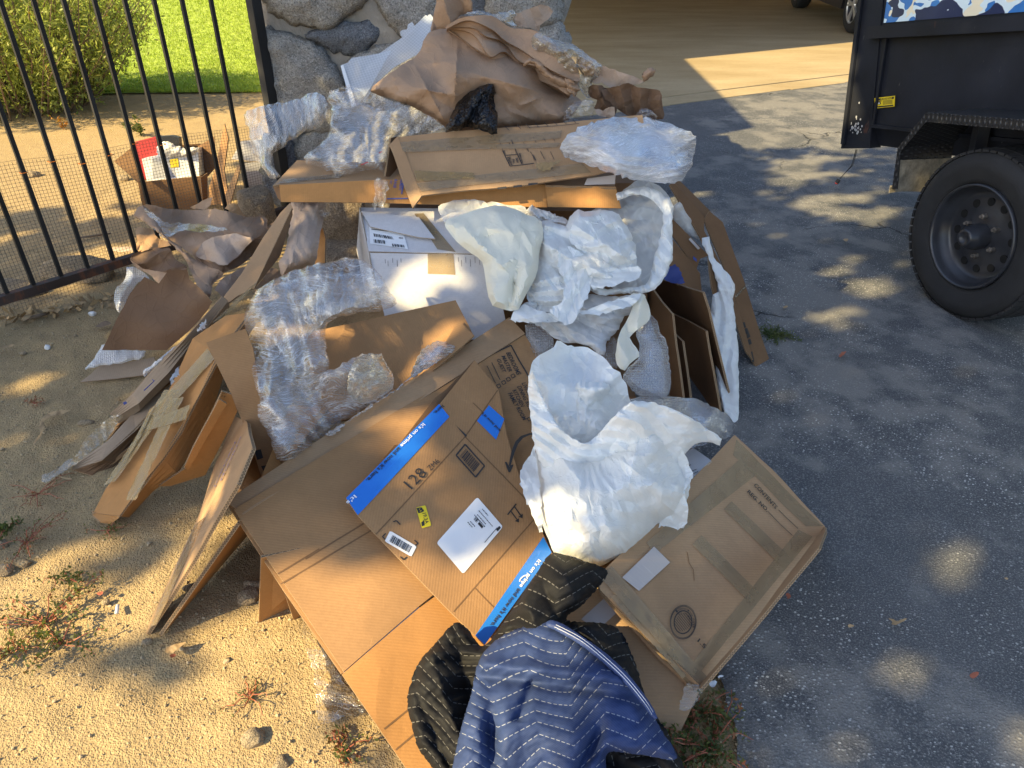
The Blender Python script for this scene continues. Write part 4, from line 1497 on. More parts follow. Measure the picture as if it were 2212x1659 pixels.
for s, o_ in ((0, 0), (2.85, 0), (0, 1.5), (2.85, 1.5)):
    c = cp_(s, .335, o_ + .02)
    cwh = thing('wheel', 'x', 'x', c)
    del cwh['label'], cwh['category']
    cwh.parent = car
    cwh.location = c - ORG[car.name]
    ax = cn if o_ == 0 else -cn
    b = MB()
    b.lathe([(.215, -.2), (.30, -.21), (.325, -.19), (.335, -.15), (.335, -.05), (.325, -.01), (.30, .01), (.24, .012), (.222, 0), (.215, -.02)], c, ax, Tup, 56, True)
    b.build('tyre', M['rubber'], cwh, smooth=True)
    b = MB()
    b.lathe([(.222, .002), (.215, .004), (.205, -.02), (.20, -.12), (.03, -.12)], c, ax, Tup, 48)
    b.build('rim_barrel', M['rim'], cwh, smooth=True)
    b = MB()
    for k in range(5):
        a = 2 * math.pi * k / 5 + .3
        for dd in (-.13, .13):
            rd = Tup * math.cos(a + dd) + np.cross(ax, Tup) * math.sin(a + dd)
            r0 = Tup * math.cos(a) + np.cross(ax, Tup) * math.sin(a)
            b.bar(c + r0 * .03 + ax * -.015, c + rd * .21 + ax * -.005, .03, .02, np.cross(ax, rd))
    b.lathe([(0, 0), (.04, -.002), (.055, -.02)], c, ax, Tup, 20)
    b.lathe([(.2, -.01), (.212, .003), (.222, .003)], c, ax, Tup, 48)
    b.build('rim', M['alloy'], cwh)

# unseen carport roof, its outline shaped back from the shadow wanted on the slab
def up_sun(p, z):
    return np.asarray(p, float) - LDIR * ((z - p[2]) / -LDIR[2]) * -1 * -1 if False else np.asarray(p, float) + LDIR * ((z - p[2]) / LDIR[2])
ga, ge = G(1460, 135), G(1600, 283)
rp = [ge, ga, ga + SD * 10, ga + SD * 10 + SN * 9, ga + SN * 9 - SD * 1.0, np.array([.9, 8.6, 0]), np.array([.25, 6.2, 0]), np.array([.55, 5.0, 0])]
M['stucco'] = simple('tan_stucco', (.80, .64, .42), .9)
carport = thing('carport', 'unseen carport with a roof shaped to cast the shadow on the pale concrete floor', 'carport', (2, 10, 0))
tp_ = [up_sun(p, 2.75) for p in rp]
n = len(tp_)
V = tp_ + [p + np.array([0, 0, .12]) for p in tp_]
F = [list(range(n))[::-1], list(range(n, 2 * n))] + [[i, (i + 1) % n, (i + 1) % n + n, i + n] for i in range(n)]
mk('roof', V, F, M['roof'], carport)
def wall3(a, b_, h0, h1, th):
    a, b_ = np.asarray(a), np.asarray(b_)
    d_ = norm(b_ - a)
    q_ = np.array([-d_[1], d_[0], 0]) * th
    m_ = MB()
    m_.box8([a + [0, 0, h0], b_ + [0, 0, h0], b_ + q_ + [0, 0, h0], a + q_ + [0, 0, h0], a + [0, 0, h1], b_ + [0, 0, h1], b_ + q_ + [0, 0, h1], a + q_ + [0, 0, h1]])
    m_.build('wall', M['stucco'], carport)
w0 = S0 - SD * 1.65 + SN * 1.32
w1, w2, w3 = w0 + SN * 8.5, w0 + SN * 8.5 + SD * 11, w0 + SD * 11 + SN * 2
wall3(w1, w2, 0, 2.74, .12)  # unseen walls added to block blue sky and bounce warm light
wall3(w2, w3, 0, 2.74, .12)
rv = [w0 + [0, 0, 2.76], w0 + SD * 11.2 + [0, 0, 2.76], w2 + [0, 0, 2.76], w1 + [0, 0, 2.76]]
mk('added_ceiling', rv + [p + np.array([0, 0, .03]) for p in rv], [[0, 1, 2, 3], [7, 6, 5, 4], [0, 4, 5, 1], [1, 5, 6, 2], [2, 6, 7, 3], [3, 7, 4, 0]], M['stucco'], carport)  # unseen, added with the walls to keep sky light off the slab
for p in (tp_[3], tp_[2]):
    b = MB()
    q = p - norm(SD) * .4 - SN * .3
    b.bar((q[0], q[1], 0), (q[0], q[1], 2.75), .12)
    b.build('post', M['roof'], carport)
# ------------------------------------------------------------------ behind the fence: opened cartons
BACKY = 4.05
def vplane(y, tilt=0.0, yaw=0.0, **k):
    p = np.array([-1.6, y, 0.1])
    x = np.array([math.cos(yaw), math.sin(yaw), 0])
    up = norm(np.array([0, tilt, 1.0]))
    return Plane(p, p + x, p + up, **k)
E0 = [M['card'], M['edge']]
ET = [M['card_tan'], M['edge']]
EO = [M['card_orange'], M['edge']]
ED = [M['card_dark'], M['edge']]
EG = [M['card_grey'], M['edge']]
EW = [M['card_white'], M['edge_white']]
oc = thing('open_carton', 'open brown carton with spread flaps holding a red pack and white parcel behind the fence', 'carton', Y(370, 440, BACKY) * [1, 1, 0])
pl = vplane(BACKY, yaw=.12, amp=.002)
board('front_panel', pl, ZN((893, 1182), (1302, 1142), (1318, 1350), (930, 1368)), .005, ED, oc)
board('flap', vplane(BACKY + .05, .6, .5), ZN((738, 1045), (858, 952), (935, 1180), (893, 1184)), .004, E0, oc)
board('flap', vplane(BACKY + .06, .1, -.5), ZN((1283, 948), (1388, 886), (1402, 1080), (1302, 1190)), .004, ED, oc)
board('back_panel', vplane(BACKY + .26, .1, .1), ZN((860, 960), (1300, 930), (1302, 1100), (900, 1140)), .004, ED, oc)
board('side_panel', vplane(BACKY + .1, 0, 1.2), ZN((1302, 1150), (1345, 1120), (1345, 1330), (1318, 1350)), .004, ED, oc)
rp_ = thing('red_carton', 'red and black printed box standing in the open carton behind the fence', 'box', Y(312, 340, BACKY + .16))
plr = vplane(BACKY + .16, .15, .12)
board('face', plr, ZN((850, 926), (1012, 884), (1036, 1020), (935, 1170), (915, 1168)), .05, [M['red_card'], M['red_card']], rp_)
board('black_end', plr.off(.004), ZN((1010, 886), (1110, 880), (1160, 892), (1166, 962), (1030, 1000)), .05, [M['black_plastic'], M['black_plastic']], rp_)
wp = thing('white_parcel', 'white parcel with yellow square label in the open carton behind the fence', 'parcel', Y(365, 360, BACKY + .04))
plw = vplane(BACKY + .05, .18, .12, amp=.004, sc=.1)
board('face', plw, ZN((918, 1030), (1282, 962), (1292, 1140), (952, 1174)), .14, [M['label'], M['label']], wp, cell=.03)
strip('grey_label', plw, ZN((985, 1030), (1128, 1022), (1135, 1142), (990, 1158)), M['label_grey'], wp)
strip('yellow_label', plw, ZN((1100, 1034), (1155, 1022), (1160, 1082), (1106, 1088)), M['yellow'], wp, d=.0026)
sheet('crumpled_paper', ZN((1030, 940), (1085, 915), (1140, 945), (1200, 960), (1278, 955), (1260, 1000), (1150, 1020), (1040, 1025), (1015, 970)), M['paper_white'], wp,
      depth=lambda u, v: BACKY + .1 + 0 * u, d=.05, step=3, crump=.012, cell=.05, bulge=.03, width=20, seed=61)
tag(board('carton_flap', vplane(BACKY - .12, .2, -.9, amp=.003), ZN((1318, 1330), (1400, 1075), (1455, 803), (1478, 900), (1452, 1100), (1490, 1320)), .005, E0), 'pointed brown cardboard flap standing upright right of the open carton', 'cardboard')
tag(board('narrow_cardboard', vplane(BACKY - .22, .1, -.6), ZN((1430, 1330), (1540, 1070), (1560, 1075), (1490, 1330)), .006, ET), 'narrow cardboard edge leaning between the fence bars and the white carton', 'cardboard')
wc = thing('white_carton', 'flattened white carton leaning by the fence post behind the bars', 'carton', Y(520, 400, 3.95) * [1, 1, 0])
board('panel', vplane(3.98, .25, .05), ZN((1500, 1032), (1560, 915), (1700, 900), (1715, 1050)), .005, EW, wc)
board('panel', vplane(3.97, .05, .05), ZN((1575, 1062), (1700, 1045), (1710, 1245), (1590, 1270)), .005, EW, wc)
tag(board('cardboard_scrap', vplane(3.9, .1, .1), ZN((1560, 1300), (1740, 1270), (1740, 1420), (1560, 1400)), .005, ED), 'dark cardboard scrap at the foot of the fence post', 'cardboard')
tag(boulder('plank', G(275, 540), (.10, .03, .012), M['kraft_pale'], 31), 'short weathered board end lying just behind the fence', 'board')
# dark storage tote between fence post and pillar
bt = thing('storage_bin', 'black storage bin wedged between the fence post and the pillar', 'bin', (-1.42, 4.5, 0))
plb = Plane(Y(575, 60, 4.25), Y(600, 62, 4.2), Y(575, 20, 4.27), amp=0)
board('body', plb, [(557, 84), (564, 32), (596, 18), (606, 75), (600, 90)], .3, [M['black_plastic']] * 2, bt)
board('lid', plb.off(.012), [(560, 62), (600, 58), (601, 66), (560, 70)], .3, [M['label_grey'], M['black_plastic']], bt)
prt('lettering', bt, M['ink_white'], words(plb, 'Dura', (586, 57), (591, 36), .35, .003, .02))

# ------------------------------------------------------------------ big flattened wardrobe carton in front
A_ = G(490, 1085, .30)
B_ = S(1130, 690, .04)
C_ = G(920, 1659, .025)
BP = Plane(A_, B_, C_, amp=.004, sc=.3, seed=2)
big = thing('flattened_carton', 'biggest flattened brown carton leaning at the front with BEDROOMS check list printed on it', 'carton', G(760, 1400) * [1, 1, 0])
board('panel', BP, [(505, 1100), (1134, 722), (1310, 985), (907, 1308), (743, 1450)], .006, E0, big, cell=.045, rot=.75, dents=.0012)
board('flap', BP, [(739, 1456), (905, 1314), (1060, 1200), (1240, 1500), (1000, 1780), (905, 1700)], .006, EO, big, cell=.045, rot=.75, dents=.0015)
tp_pl = Plane(BP.hit(524, 1113), BP.hit(1134, 720), Y(1101, 684, BP.hit(1101, 684)[1] + .02), amp=.003, sc=.3, seed=4)
board('folded_edge', tp_pl, [(487, 1083), (800, 877), (1100, 686), (1134, 721), (840, 907), (525, 1112)], .006, ET, big, cell=.05, rot=.55)
eg = Plane(BP.hit(490, 1087), BP.hit(743, 1450), BP.hit(490, 1087) - BP.n * .03 + np.array([.0, .01, 0]), amp=.001)
board('folded_edge', BP.off(-.012), [(487, 1083), (524, 1112), (640, 1290), (745, 1452), (737, 1455), (612, 1275)], .006, E0, big)
# creases pressed into the panel
for s in ([(660, 1208, 800, 1123), (607, 1262, 830, 1130), (600, 1240, 690, 1186)], [(830, 1575, 960, 1470), (855, 1620, 990, 1505)]):
    V, F = ink(BP, s, .0035, .0009)
    mk('crease', V, F, M['card_dark'], big)
strip('slot_tape', BP, [(742, 1449), (905, 1309), (907, 1313), (745, 1456)], M['tape_torn'], big, d=-.004)
bx = lambda x, y, s: [(*ZI((x, y))[0], *ZI((x + s * .87, y - s * .45))[0]), (*ZI((x + s * .87, y - s * .45))[0], *ZI((x + s * 1.35, y + s * .42))[0]), (*ZI((x + s * 1.35, y + s * .42))[0], *ZI((x + s * .48, y + s * .87))[0]), (*ZI((x + s * .48, y + s * .87))[0], *ZI((x, y))[0])]
zl = lambda *p: [tuple(c for q in ZI((p[0], p[1]), (p[2], p[3])) for c in q)]
prt('check_list_rules', big, M['ink'],
    ink(BP, zl(885, 680, 1100, 575) + zl(1100, 575, 1250, 850), .0042),
    ink(BP, zl(975, 688, 1030, 800) + zl(944, 710, 1000, 822) + bx(1098, 772, 22) + bx(1068, 793, 22) + bx(1038, 814, 22) + bx(1006, 836, 22) + bx(1236, 1030, 22) + bx(1203, 1055, 22), .0022))
for t, p, q, r_ in (('BEDROOMS', (1068, 626), (1138, 770), .165), ('MASTER', (1038, 648), (1086, 752), .20), ('GUEST', (1006, 668), (1046, 752), .235),
                    ('LIVING ROOM', (1168, 826), (1256, 1000), .13), ('DINING ROOM', (1138, 848), (1228, 1026), .13), ('KITCHEN', (1108, 872), (1164, 980), .20), ('FAMILY ROOM', (1078, 893), (1176, 1068), .13)):
    prt('lettering', big, M['ink'], words(BP, t, ZI(p)[0], ZI(q)[0], r_ * 1.08, bold=.016))

# ------------------------------------------------------------------ shipping box with blue tape, lying on the big carton
q0 = BP.hit(747, 1076) + BP.n * .045
q1 = BP.hit(1046, 1393) + BP.n * .03
q2 = BP.hit(1028, 778) + BP.n * .05
SPl = Plane(q0, q1, q2, amp=.003, sc=.25, seed=7)
sb = thing('flattened_shipping_box', 'flattened brown shipping box with blue printed tape and number 128 lying on the biggest carton', 'carton', q1)
main = ZG((72, 782), (138, 880), (240, 990), (655, 1418), (856, 1612), (1240, 1092), (1150, 900), (1060, 680), (985, 440), (935, 165), (800, 0), (600, 250), (370, 480))
board('panel', SPl, main, .005, E0, sb, cell=.04, rot=.7, dents=.001)
hp2 = SPl.off(-.016)
board('inner_flap', Plane(hp2.hit(949, 876), hp2.hit(789, 1040), hp2.hit(1028, 778) + SPl.n * .004 - SPl.n * .0, amp=.002), ZG((182, 685), (345, 482), (372, 478), (575, 215), (640, 165), (800, 0), (800, 40), (640, 300), (250, 720)), .005, ED, sb)
cs = [tuple(c for q in ZG(a, b_) for c in q) for a, b_ in (((240, 990), (745, 435)), ((680, 1425), (1180, 850)), ((745, 435), (1130, 830)), ((745, 435), (930, 170)), ((790, 240), (905, 350)), ((800, 1290), (905, 1400)))]
V, F = ink(SPl, cs, .0028, .0008)
mk('crease', V, F, M['card_dark'], sb)
prt('slot', sb, M['ink'], inkpoly(SPl, [ZG((692, 370), (755, 428), (748, 438)), ZG((1118, 852), (1128, 860), (1180, 915), (1172, 918))]))
tps = [strip('blue_tape', SPl, ZG((72, 782), (598, 250), (656, 322), (138, 880)), M['tape_blue'], sb, d=.0016),
       strip('blue_tape', SPl, ZG((812, 345), (880, 256), (967, 335), (920, 452)), M['tape_blue'], sb, d=.0016),
       strip('blue_tape', SPl, ZG((802, 1560), (1188, 1000), (1234, 1088), (856, 1612)), M['tape_blue'], sb, d=.0016)]
def ztext(t, p, q, r_, m, par, b_=.02):
    prt('lettering', par, m, words(SPl, t, ZG(p)[0], ZG(q)[0], r_, .0034, b_))
ztext('here.', (615, 256), (565, 300), .26, M['ink'], tps[0])
ztext("It's on prime", (506, 358), (376, 486), .105, M['ink_white'], tps[0])
ztext("and now it's here.", (368, 494), (184, 680), .085, M['ink'], tps[0])
ztext("It's", (118, 764), (70, 808), .34, M['ink_white'], tps[0])
ztext("and now it's", (948, 402), (846, 296), .12, M['ink'], tps[1], .025)
ztext("It's on prime", (1158, 1128), (1050, 1282), .105, M['ink_white'], tps[2])
ztext("and now it's here.", (1042, 1292), (884, 1502), .085, M['ink'], tps[2])
arc = [ZG((1102 - 55 * math.sin(a) * 1.0 + 4, 1218 + 42 * (1 - math.cos(a))))[0] for a in np.linspace(0, 1.5, 8)]
prt('smile_mark', tps[2], M['ink_white'], ink(SPl, [(*arc[i], *arc[i + 1]) for i in range(7)] + [(*ZG((1060, 1255))[0], *ZG((1075, 1262))[0])], .0025, .0034))
ztext('128', (443, 735), (532, 648), .52, M['ink'], sb, .0)
ztext('ZM6', (550, 632), (604, 580), .42, M['ink'], sb, .0)
# printed barcode in its frame
def quadlerp(qd, a, b_):
    (x0, y0), (x1, y1), (x2, y2), (x3, y3) = qd
    return ((x0 * (1 - a) + x1 * a) * (1 - b_) + (x3 * (1 - a) + x2 * a) * b_, (y0 * (1 - a) + y1 * a) * (1 - b_) + (y3 * (1 - a) + y2 * a) * b_)
def barcode(pl, qd, n, seed, d=.0016, lo=.06, hi=.94, b0=.12, b1=.88):
    r_ = random.Random(seed)
    polys = []
    x = lo
    while x < hi:
        w_ = r_.choice([.5, .5, 1, 1.5]) * (hi - lo) / n
        if x + w_ > hi:
            break
        polys.append([quadlerp(qd, x, b0), quadlerp(qd, x + w_, b0), quadlerp(qd, x + w_, b1), quadlerp(qd, x, b1)])
        x += w_ + r_.choice([.5, .7, 1]) * (hi - lo) / n
    return inkpoly(pl, polys, d)
bq = ZG((745, 479), (854, 601), (804, 666), (694, 541))
prt('printed_barcode', sb, M['ink'], barcode(SPl, bq, 26, 4, lo=.12, hi=.86, b0=.15, b1=.85), ink(SPl, [(*bq[i], *bq[(i + 1) % 4]) for i in range(4)], .004))
# curved arrow emblem
ar = [(1140, 414), (1105, 418), (1060, 432), (1030, 462), (1010, 510), (998, 560), (992, 600)]
ai = [(1140, 424), (1108, 428), (1072, 444), (1046, 474), (1026, 520), (1012, 565), (1001, 604)]
pz = ZG(*ar) + ZG(*ai)[::-1]
prt('arrow_emblem', sb, M['ink'], inkpoly(SPl, [[ZG(ar[i])[0], ZG(ar[i + 1])[0], ZG(ai[i + 1])[0], ZG(ai[i])[0]] for i in range(6)]),
    inkpoly(SPl, [ZG((969, 580), (978, 578), (994, 604), (999, 638), (990, 636)), ZG((994, 606), (1001, 598), (1018, 592), (1016, 602), (999, 638))], .0019))
brk = [((338, 918), (356, 911)), ((356, 911), (378, 934)), ((296, 985), (277, 1003)), ((277, 1003), (292, 1020)), ((458, 1022), (478, 1040)), ((478, 1040), (460, 1054)), ((378, 1116), (396, 1134)), ((396, 1134), (414, 1118))]
prt('printed_bracket', sb, M['ink'], ink(SPl, [tuple(c for q in ZG(a, b_) for c in q) for a, b_ in brk], .0028))
aw = [((985, 877), (1034, 815)), ((1003, 856), (1044, 910)), ((1024, 830), (1064, 886))]
prt('printed_arrows', sb, M['ink'], ink(SPl, [tuple(c for q in ZG(a, b_) for c in q) for a, b_ in aw], .0032),
    inkpoly(SPl, [ZG((1026, 912), (1050, 896), (1050, 920)), ZG((1047, 888), (1071, 870), (1070, 896))]))
def round_label(pl, qd, r_=.06, d=.0016):
    out = []
    cs_ = [(0, 0), (1, 0), (1, 1), (0, 1)]
    for i, (cx_, cy_) in enumerate(cs_):
        c0 = (r_ if cx_ == 0 else 1 - r_, r_ if cy_ == 0 else 1 - r_)
        for k in range(5):
            a = math.pi + i * math.pi / 2 + k * math.pi / 8
            out.append(quadlerp(qd, c0[0] + r_ * math.cos(a), c0[1] + r_ * math.sin(a)))
    return inkpoly(pl, [out], d)
lq = ZG((813, 777), (959, 946), (733, 1214), (582, 1038))
lab = prt('address_label', sb, M['label'], round_label(SPl, lq, .05))
tl = []
rr = random.Random(8)
for k, (b0, l0, l1) in enumerate([(.05, .30, .52), (.11, .26, .80), (.17, .30, .62), (.21, .25, .66), (.33, .28, .46), (.37, .24, .42)]):
    x = l0
    while x < l1:
        w_ = rr.uniform(.015, .05)
        tl.append((*quadlerp(lq, min(x, l1), b0 + .02), *quadlerp(lq, min(x + w_, l1), b0 + .02)))
        x += w_ + .012
prt('label_print', lab, M['ink'], ink(SPl, tl, .0022, .0024), inkpoly(SPl, [[quadlerp(lq, a, b_) for a, b_ in ((.46, .245), (.62, .245), (.62, .285), (.46, .285))]], .0024),
    barcode(SPl, [quadlerp(lq, .30, .22), quadlerp(lq, .44, .22), quadlerp(lq, .44, .30), quadlerp(lq, .30, .30)], 18, 5, .0024),
    ink(SPl, [(*quadlerp(lq, .90, .08), *quadlerp(lq, .90, .40))], .0014, .0024), inkpoly(SPl, [[quadlerp(lq, a, b_) for a, b_ in ((.91, .04), (.975, .04), (.975, .12), (.91, .12))]], .0024))
yq = ZG((467, 836), (521, 822), (554, 940), (500, 955))
yl = prt('yellow_sticker', sb, M['yellow'], round_label(SPl, yq, .1))
prt('sticker_print', yl, M['ink'], words(SPl, 'B', ZG((480, 868))[0], ZG((515, 858))[0], .85, .0024, .04), words(SPl, '19.3A', ZG((503, 870))[0], ZG((520, 930))[0], .34, .0024, .01),
    inkpoly(SPl, [ZG((497, 922), (512, 908), (516, 938), (500, 944))], .0024))
wq = ZG((320, 969), (471, 1057), (440, 1117), (289, 1030))
wl = prt('barcode_sticker', sb, M['label'], round_label(SPl, wq, .1))
prt('sticker_print', wl, M['ink'], barcode(SPl, wq, 30, 6, .0024, .14, .88, .22, .82))

# ------------------------------------------------------------------ CONTENTS carton at the right
RP = Plane(G(*ZH((285, 925))[0], .21), G(*ZH((1060, 125))[0], .20), G(*ZH((850, 1530))[0], .075), amp=.003, sc=.2, seed=12)
rc = thing('taped_carton', 'flattened brown carton bound in packing tape, printed CONTENTS REG. NO., right front', 'carton', RP.hit(1540, 1200) * [1, 1, 0])
top_ = ZH((1062, 122), (1340, 380), (1572, 640), (1420, 850), (1180, 1170), (880, 1530), (850, 1545), (640, 1340), (450, 1150), (300, 1000), (284, 925), (500, 715))
board('panel', RP, top_, .006, ET, rc, cell=.035, rot=.9, dents=.0018)
rp2 = Plane(RP.hit(*ZH((1572, 640))[0]), RP.hit(*ZH((860, 1540))[0]), RP.hit(*ZH((1572, 640))[0]) - RP.n * .05 + np.array([.004, -.004, 0]), amp=.002)
board('side_panel', rp2, ZH((1572, 638), (1574, 668), (1540, 760), (1240, 1120), (870, 1552), (855, 1542), (1180, 1168)), .006, ET, rc)
lo2 = Plane(RP.hit(*ZH((284, 925))[0]), RP.hit(*ZH((850, 1545))[0]), RP.hit(*ZH((284, 925))[0]) - RP.n * .045 + np.array([-.012, -.012, 0]), amp=.004, sc=.06)
board('side_panel', lo2, ZH((284, 922), (450, 1115), (640, 1320), (862, 1535), (860, 1560), (820, 1570), (640, 1395), (440, 1180), (305, 1030)), .006, ET, rc, cell=.02)
strip('packing_tape', lo2, ZH((290, 935), (845, 1548), (838, 1566), (312, 1030)), M['tape_brown'], rc, d=.003, wr=.0012, seed=9)
strip('packing_tape', RP, ZH((286, 925), (850, 1540), (905, 1490), (360, 870)), M['tape_brown'], rc, d=.0042, wr=.0010, seed=10)
TPS = [((1072, 150), (1560, 640), (1462, 640), (1052, 238)), ((1500, 700), (850, 1490), (810, 1430), (1420, 660)), ((1190, 345), (605, 800), (560, 735), (1085, 265)),
       ((870, 695), (1200, 1015), (1150, 1075), (815, 745)), ((1045, 500), (1395, 830), (1345, 880), (1000, 545)), ((420, 1010), (830, 1440), (770, 1500), (350, 1040))]
for k, qd in enumerate(TPS):
    strip('packing_tape', RP, ZH(*qd), M['tape_brown'], rc, d=.0014 + .0004 * k, uvs=1)
strip('torn_tape', RP, ZH((600, 760), (690, 850), (515, 1010), (420, 935)), M['tape_torn'], rc, d=.0042)
ll = lambda *s: [tuple(c for q in ZH(*[(a[0], a[1]), (a[2], a[3])]) for c in q) for a in s]
for q_ in ((1308, 548, 1415, 656), (1245, 556, 1385, 694)):
    prt('printed_rule', rc, M['ink'], ink(RP, ll(q_), .0022, .0045))
prt('crack', rc, M['card_dark'], ink(RP, ll((790, 790, 800, 850), (800, 850, 825, 890), (825, 890, 828, 950)), .0016, .003))
for t, p, q, r_ in (('CONTENTS', (1165, 412), (1290, 545), .185), ('REG. NO.', (1130, 448), (1240, 562), .20), ('1.5', (850, 1290), (892, 1334), .50)):
    prt('lettering', rc, M['ink'], words(RP, t, ZH(p)[0], ZH(q)[0], r_ * .98, .0045, .018))
cc = (768, 1184)
def ring(r_):
    return [ZH((cc[0] + r_ * math.cos(a) * .87, cc[1] + r_ * 1.12 * math.sin(a)))[0] for a in np.linspace(0, 2 * math.pi, 41)]
rg = []
for r_ in (84, 79, 58, 55):
    q = ring(r_)
    rg += [(*q[i], *q[i + 1]) for i in range(40)]
tx = []
for k in range(9):
    o_ = -40 + k * 10
    h_ = math.sqrt(max(0, 50 ** 2 - o_ ** 2)) * .9
    tx += ll((cc[0] + o_ * .75 - h_ * .62, cc[1] - o_ * .7 - h_ * .78, cc[0] + o_ * .75 + h_ * .62, cc[1] - o_ * .7 + h_ * .78))
prt('certificate_stamp', rc, M['ink'], ink(RP, rg, .0014, .0045), ink(RP, tx, .0015, .0045))
def arctext(s, r_, a0, a1, sz):
    out = []
    for i, ch in enumerate(s):
        a = a0 + (a1 - a0) * i / (len(s) - 1)
        if ch == ' ':
            continue
        p = (cc[0] + r_ * math.cos(a) * .87, cc[1] + r_ * 1.12 * math.sin(a))
        t_ = (-math.sin(a) * .87, 1.12 * math.cos(a))
        out.append(words(RP, ch, ZH((p[0] - t_[0] * sz / 2, p[1] - t_[1] * sz / 2))[0], ZH((p[0] + t_[0] * sz / 2, p[1] + t_[1] * sz / 2))[0], 1.3, .0045, .0))
    return join(*out)
prt('lettering', rc, M['ink'], arctext('INTERNATIONAL PAPER', 62, -2.2, .35, 9), arctext('BOX CERTIFICATE', 42, -2.1, .3, 7))
# second flattened carton under it
UP = Plane(G(1299, 1268, .135), G(1200, 1345, .10), G(1440, 1560, .03), amp=.003, seed=15)
uc = thing('flattened_carton', 'flattened light brown carton sticking out below the taped CONTENTS carton', 'carton', G(1400, 1560) * [1, 1, 0])
board('panel', UP, [(1330, 1240), (1205, 1340), (1300, 1520), (1290, 1720), (1385, 1662), (1470, 1580), (1508, 1500), (1492, 1460)], .006, ET, uc, cell=.04, rot=.9)
strip('packing_tape', UP, ZH((355, 1020), (195, 1165), (290, 1225), (440, 1090)), M['tape_torn'], uc)
sheet('torn_tape', ZH((795, 1530), (880, 1545), (870, 1600), (800, 1680), (750, 1660), (770, 1590)), M['tape_film'], uc, depth=UP, d=.012, step=4, crump=.006, cell=.04, seed=35)
uw = thing('white_carton', 'white printed carton corner peeping out between the white bag and the CONTENTS carton', 'carton', S(1500, 1000))
WPl = Plane(S(1470, 1040, -.04), S(1530, 990, -.04), S(1480, 980, -.10), amp=.001)
board('panel', WPl, ZH((740, 235), (830, 195), (930, 265), (820, 370), (770, 420), (740, 330)), .005, [M['label_grey'], M['edge_white']], uw)
prt('printed_marks', uw, M['ink'], ink(WPl, ll((785, 310, 800, 290), (800, 310, 815, 292), (820, 330, 850, 318), (830, 345, 858, 330)), .003))
# ------------------------------------------------------------------ moving blankets
def groove(amp, rot=0.0, off=0.0):
    def f(V2, m):
        c, s = math.cos(rot), math.sin(rot)
        U = m @ np.array([[c, -s], [s, c]]) + qwarp(V2, m)
        tri = np.abs(((U[:, 0] / ZZ_W + .5) % 1) - .5) * ZZ_W
        w = U[:, 1] + tri * 2 * ZZ_A / ZZ_W
        fr = np.abs(((w / ZZ_P) % 1) - .5) * ZZ_P
        return -amp * np.exp(-(fr / .006) ** 2)
    return f
def qwarp(V2, m):
    return np.stack([.055 * vn(m, .26, 5) + .008 * vn(m, .08, 6), .05 * vn(m, .24, 8) + .008 * vn(m, .07, 9)], 1)
BKD = [(1240, 1215, 1.25), (1300, 1250, 1.22), (1130, 1330, 1.14), (1000, 1400, 1.10), (900, 1480, 1.06), (890, 1600, .95), (950, 1690, .85), (1350, 1380, 1.07), (1430, 1560, .90), (1150, 1500, 1.0), (1150, 1690, .80)]
def idw(D, u, v):
    D = np.array(D, float)
    V2 = np.stack([u, v], 1)
    w = 1 / (((V2[:, None, :] - D[None, :, :2]) ** 2).sum(2) + 200) ** 1.3
    return (w * D[:, 2]).sum(1) / w.sum(1)
def over(D, pls, gap):
    def f(u, v):
        R0 = rays(np.stack([u, v], 1))
        y = idw(D, u, v)
        for pl in pls:
            y = np.minimum(y, ((pl.p - CAMP) @ pl.n) / (R0 @ pl.n) * R0[:, 1] - gap)
        return y
    return f
tag(sheet('moving_blanket', [(1192, 1196), (1255, 1212), (1312, 1236), (1265, 1300), (1224, 1338), (1300, 1346), (1340, 1364), (1372, 1430), (1400, 1520), (1450, 1600), (1440, 1700), (1000, 1760), (945, 1672), (905, 1620), (888, 1560), (880, 1510), (900, 1440), (940, 1390), (985, 1345), (1012, 1362), (1046, 1394), (1100, 1325), (1150, 1252)],
          M['quilt_black'], depth=over(BKD, [BP, UP], .03), d=.03, step=4.2, bulge=.06, width=45, back=.04, lump=.026, lumpsc=.16, fold=[(.020, .5, .12), (.008, 1.5, .07)], crump=.014, cell=.08, fine=.003, fcell=.025,
          seed=44, rough=.8, extra=groove(.0025, -.35), uvrot=-.35, uvw=qwarp), 'black quilted moving blanket bunched under the blue one at the bottom of the heap', 'blanket', 'quilted moving blankets')
def blue_bumps(V2, m):
    u, v = V2[:, 0], V2[:, 1]
    h = .055 * np.exp(-(((u - 1120) / 90) ** 2 + ((v - 1560) / 80) ** 2)) - .05 * np.exp(-(((u - 1062) / 17) ** 2 + ((v - 1590) / 60) ** 2))
    h += .035 * np.exp(-(((u - 1240) / 60) ** 2 + ((v - 1600) / 60) ** 2)) - .04 * np.exp(-(((u - 1282 - (v - 1600) * -.4) / 16) ** 2 + ((v - 1620) / 55) ** 2))
    h += -.012 * np.exp(-(((u - 1140 + (v - 1500) * .35) / 12) ** 2)) * (v > 1470) * (v < 1560)
    h += .026 * np.exp(-((v - 1440 - (u - 1100) * .1) / 18) ** 2) - .016 * np.exp(-((v - 1468 - (u - 1100) * .12) / 13) ** 2)
    return h + groove(.0014, .08)(V2, m)
blue = thing('moving_blanket', 'navy blue quilted moving blanket with white zigzag stitching draped on top at the bottom edge', 'blanket', G(1180, 1640) * [1, 1, 0], 'quilted moving blankets')
BLD = [(1190, 1345, 1.03), (1060, 1380, 1.05), (1000, 1560, .90), (980, 1700, .76), (1300, 1420, .98), (1410, 1540, .88), (1455, 1632, .85), (1300, 1630, .82), (1200, 1500, .90), (1200, 1700, .72)]
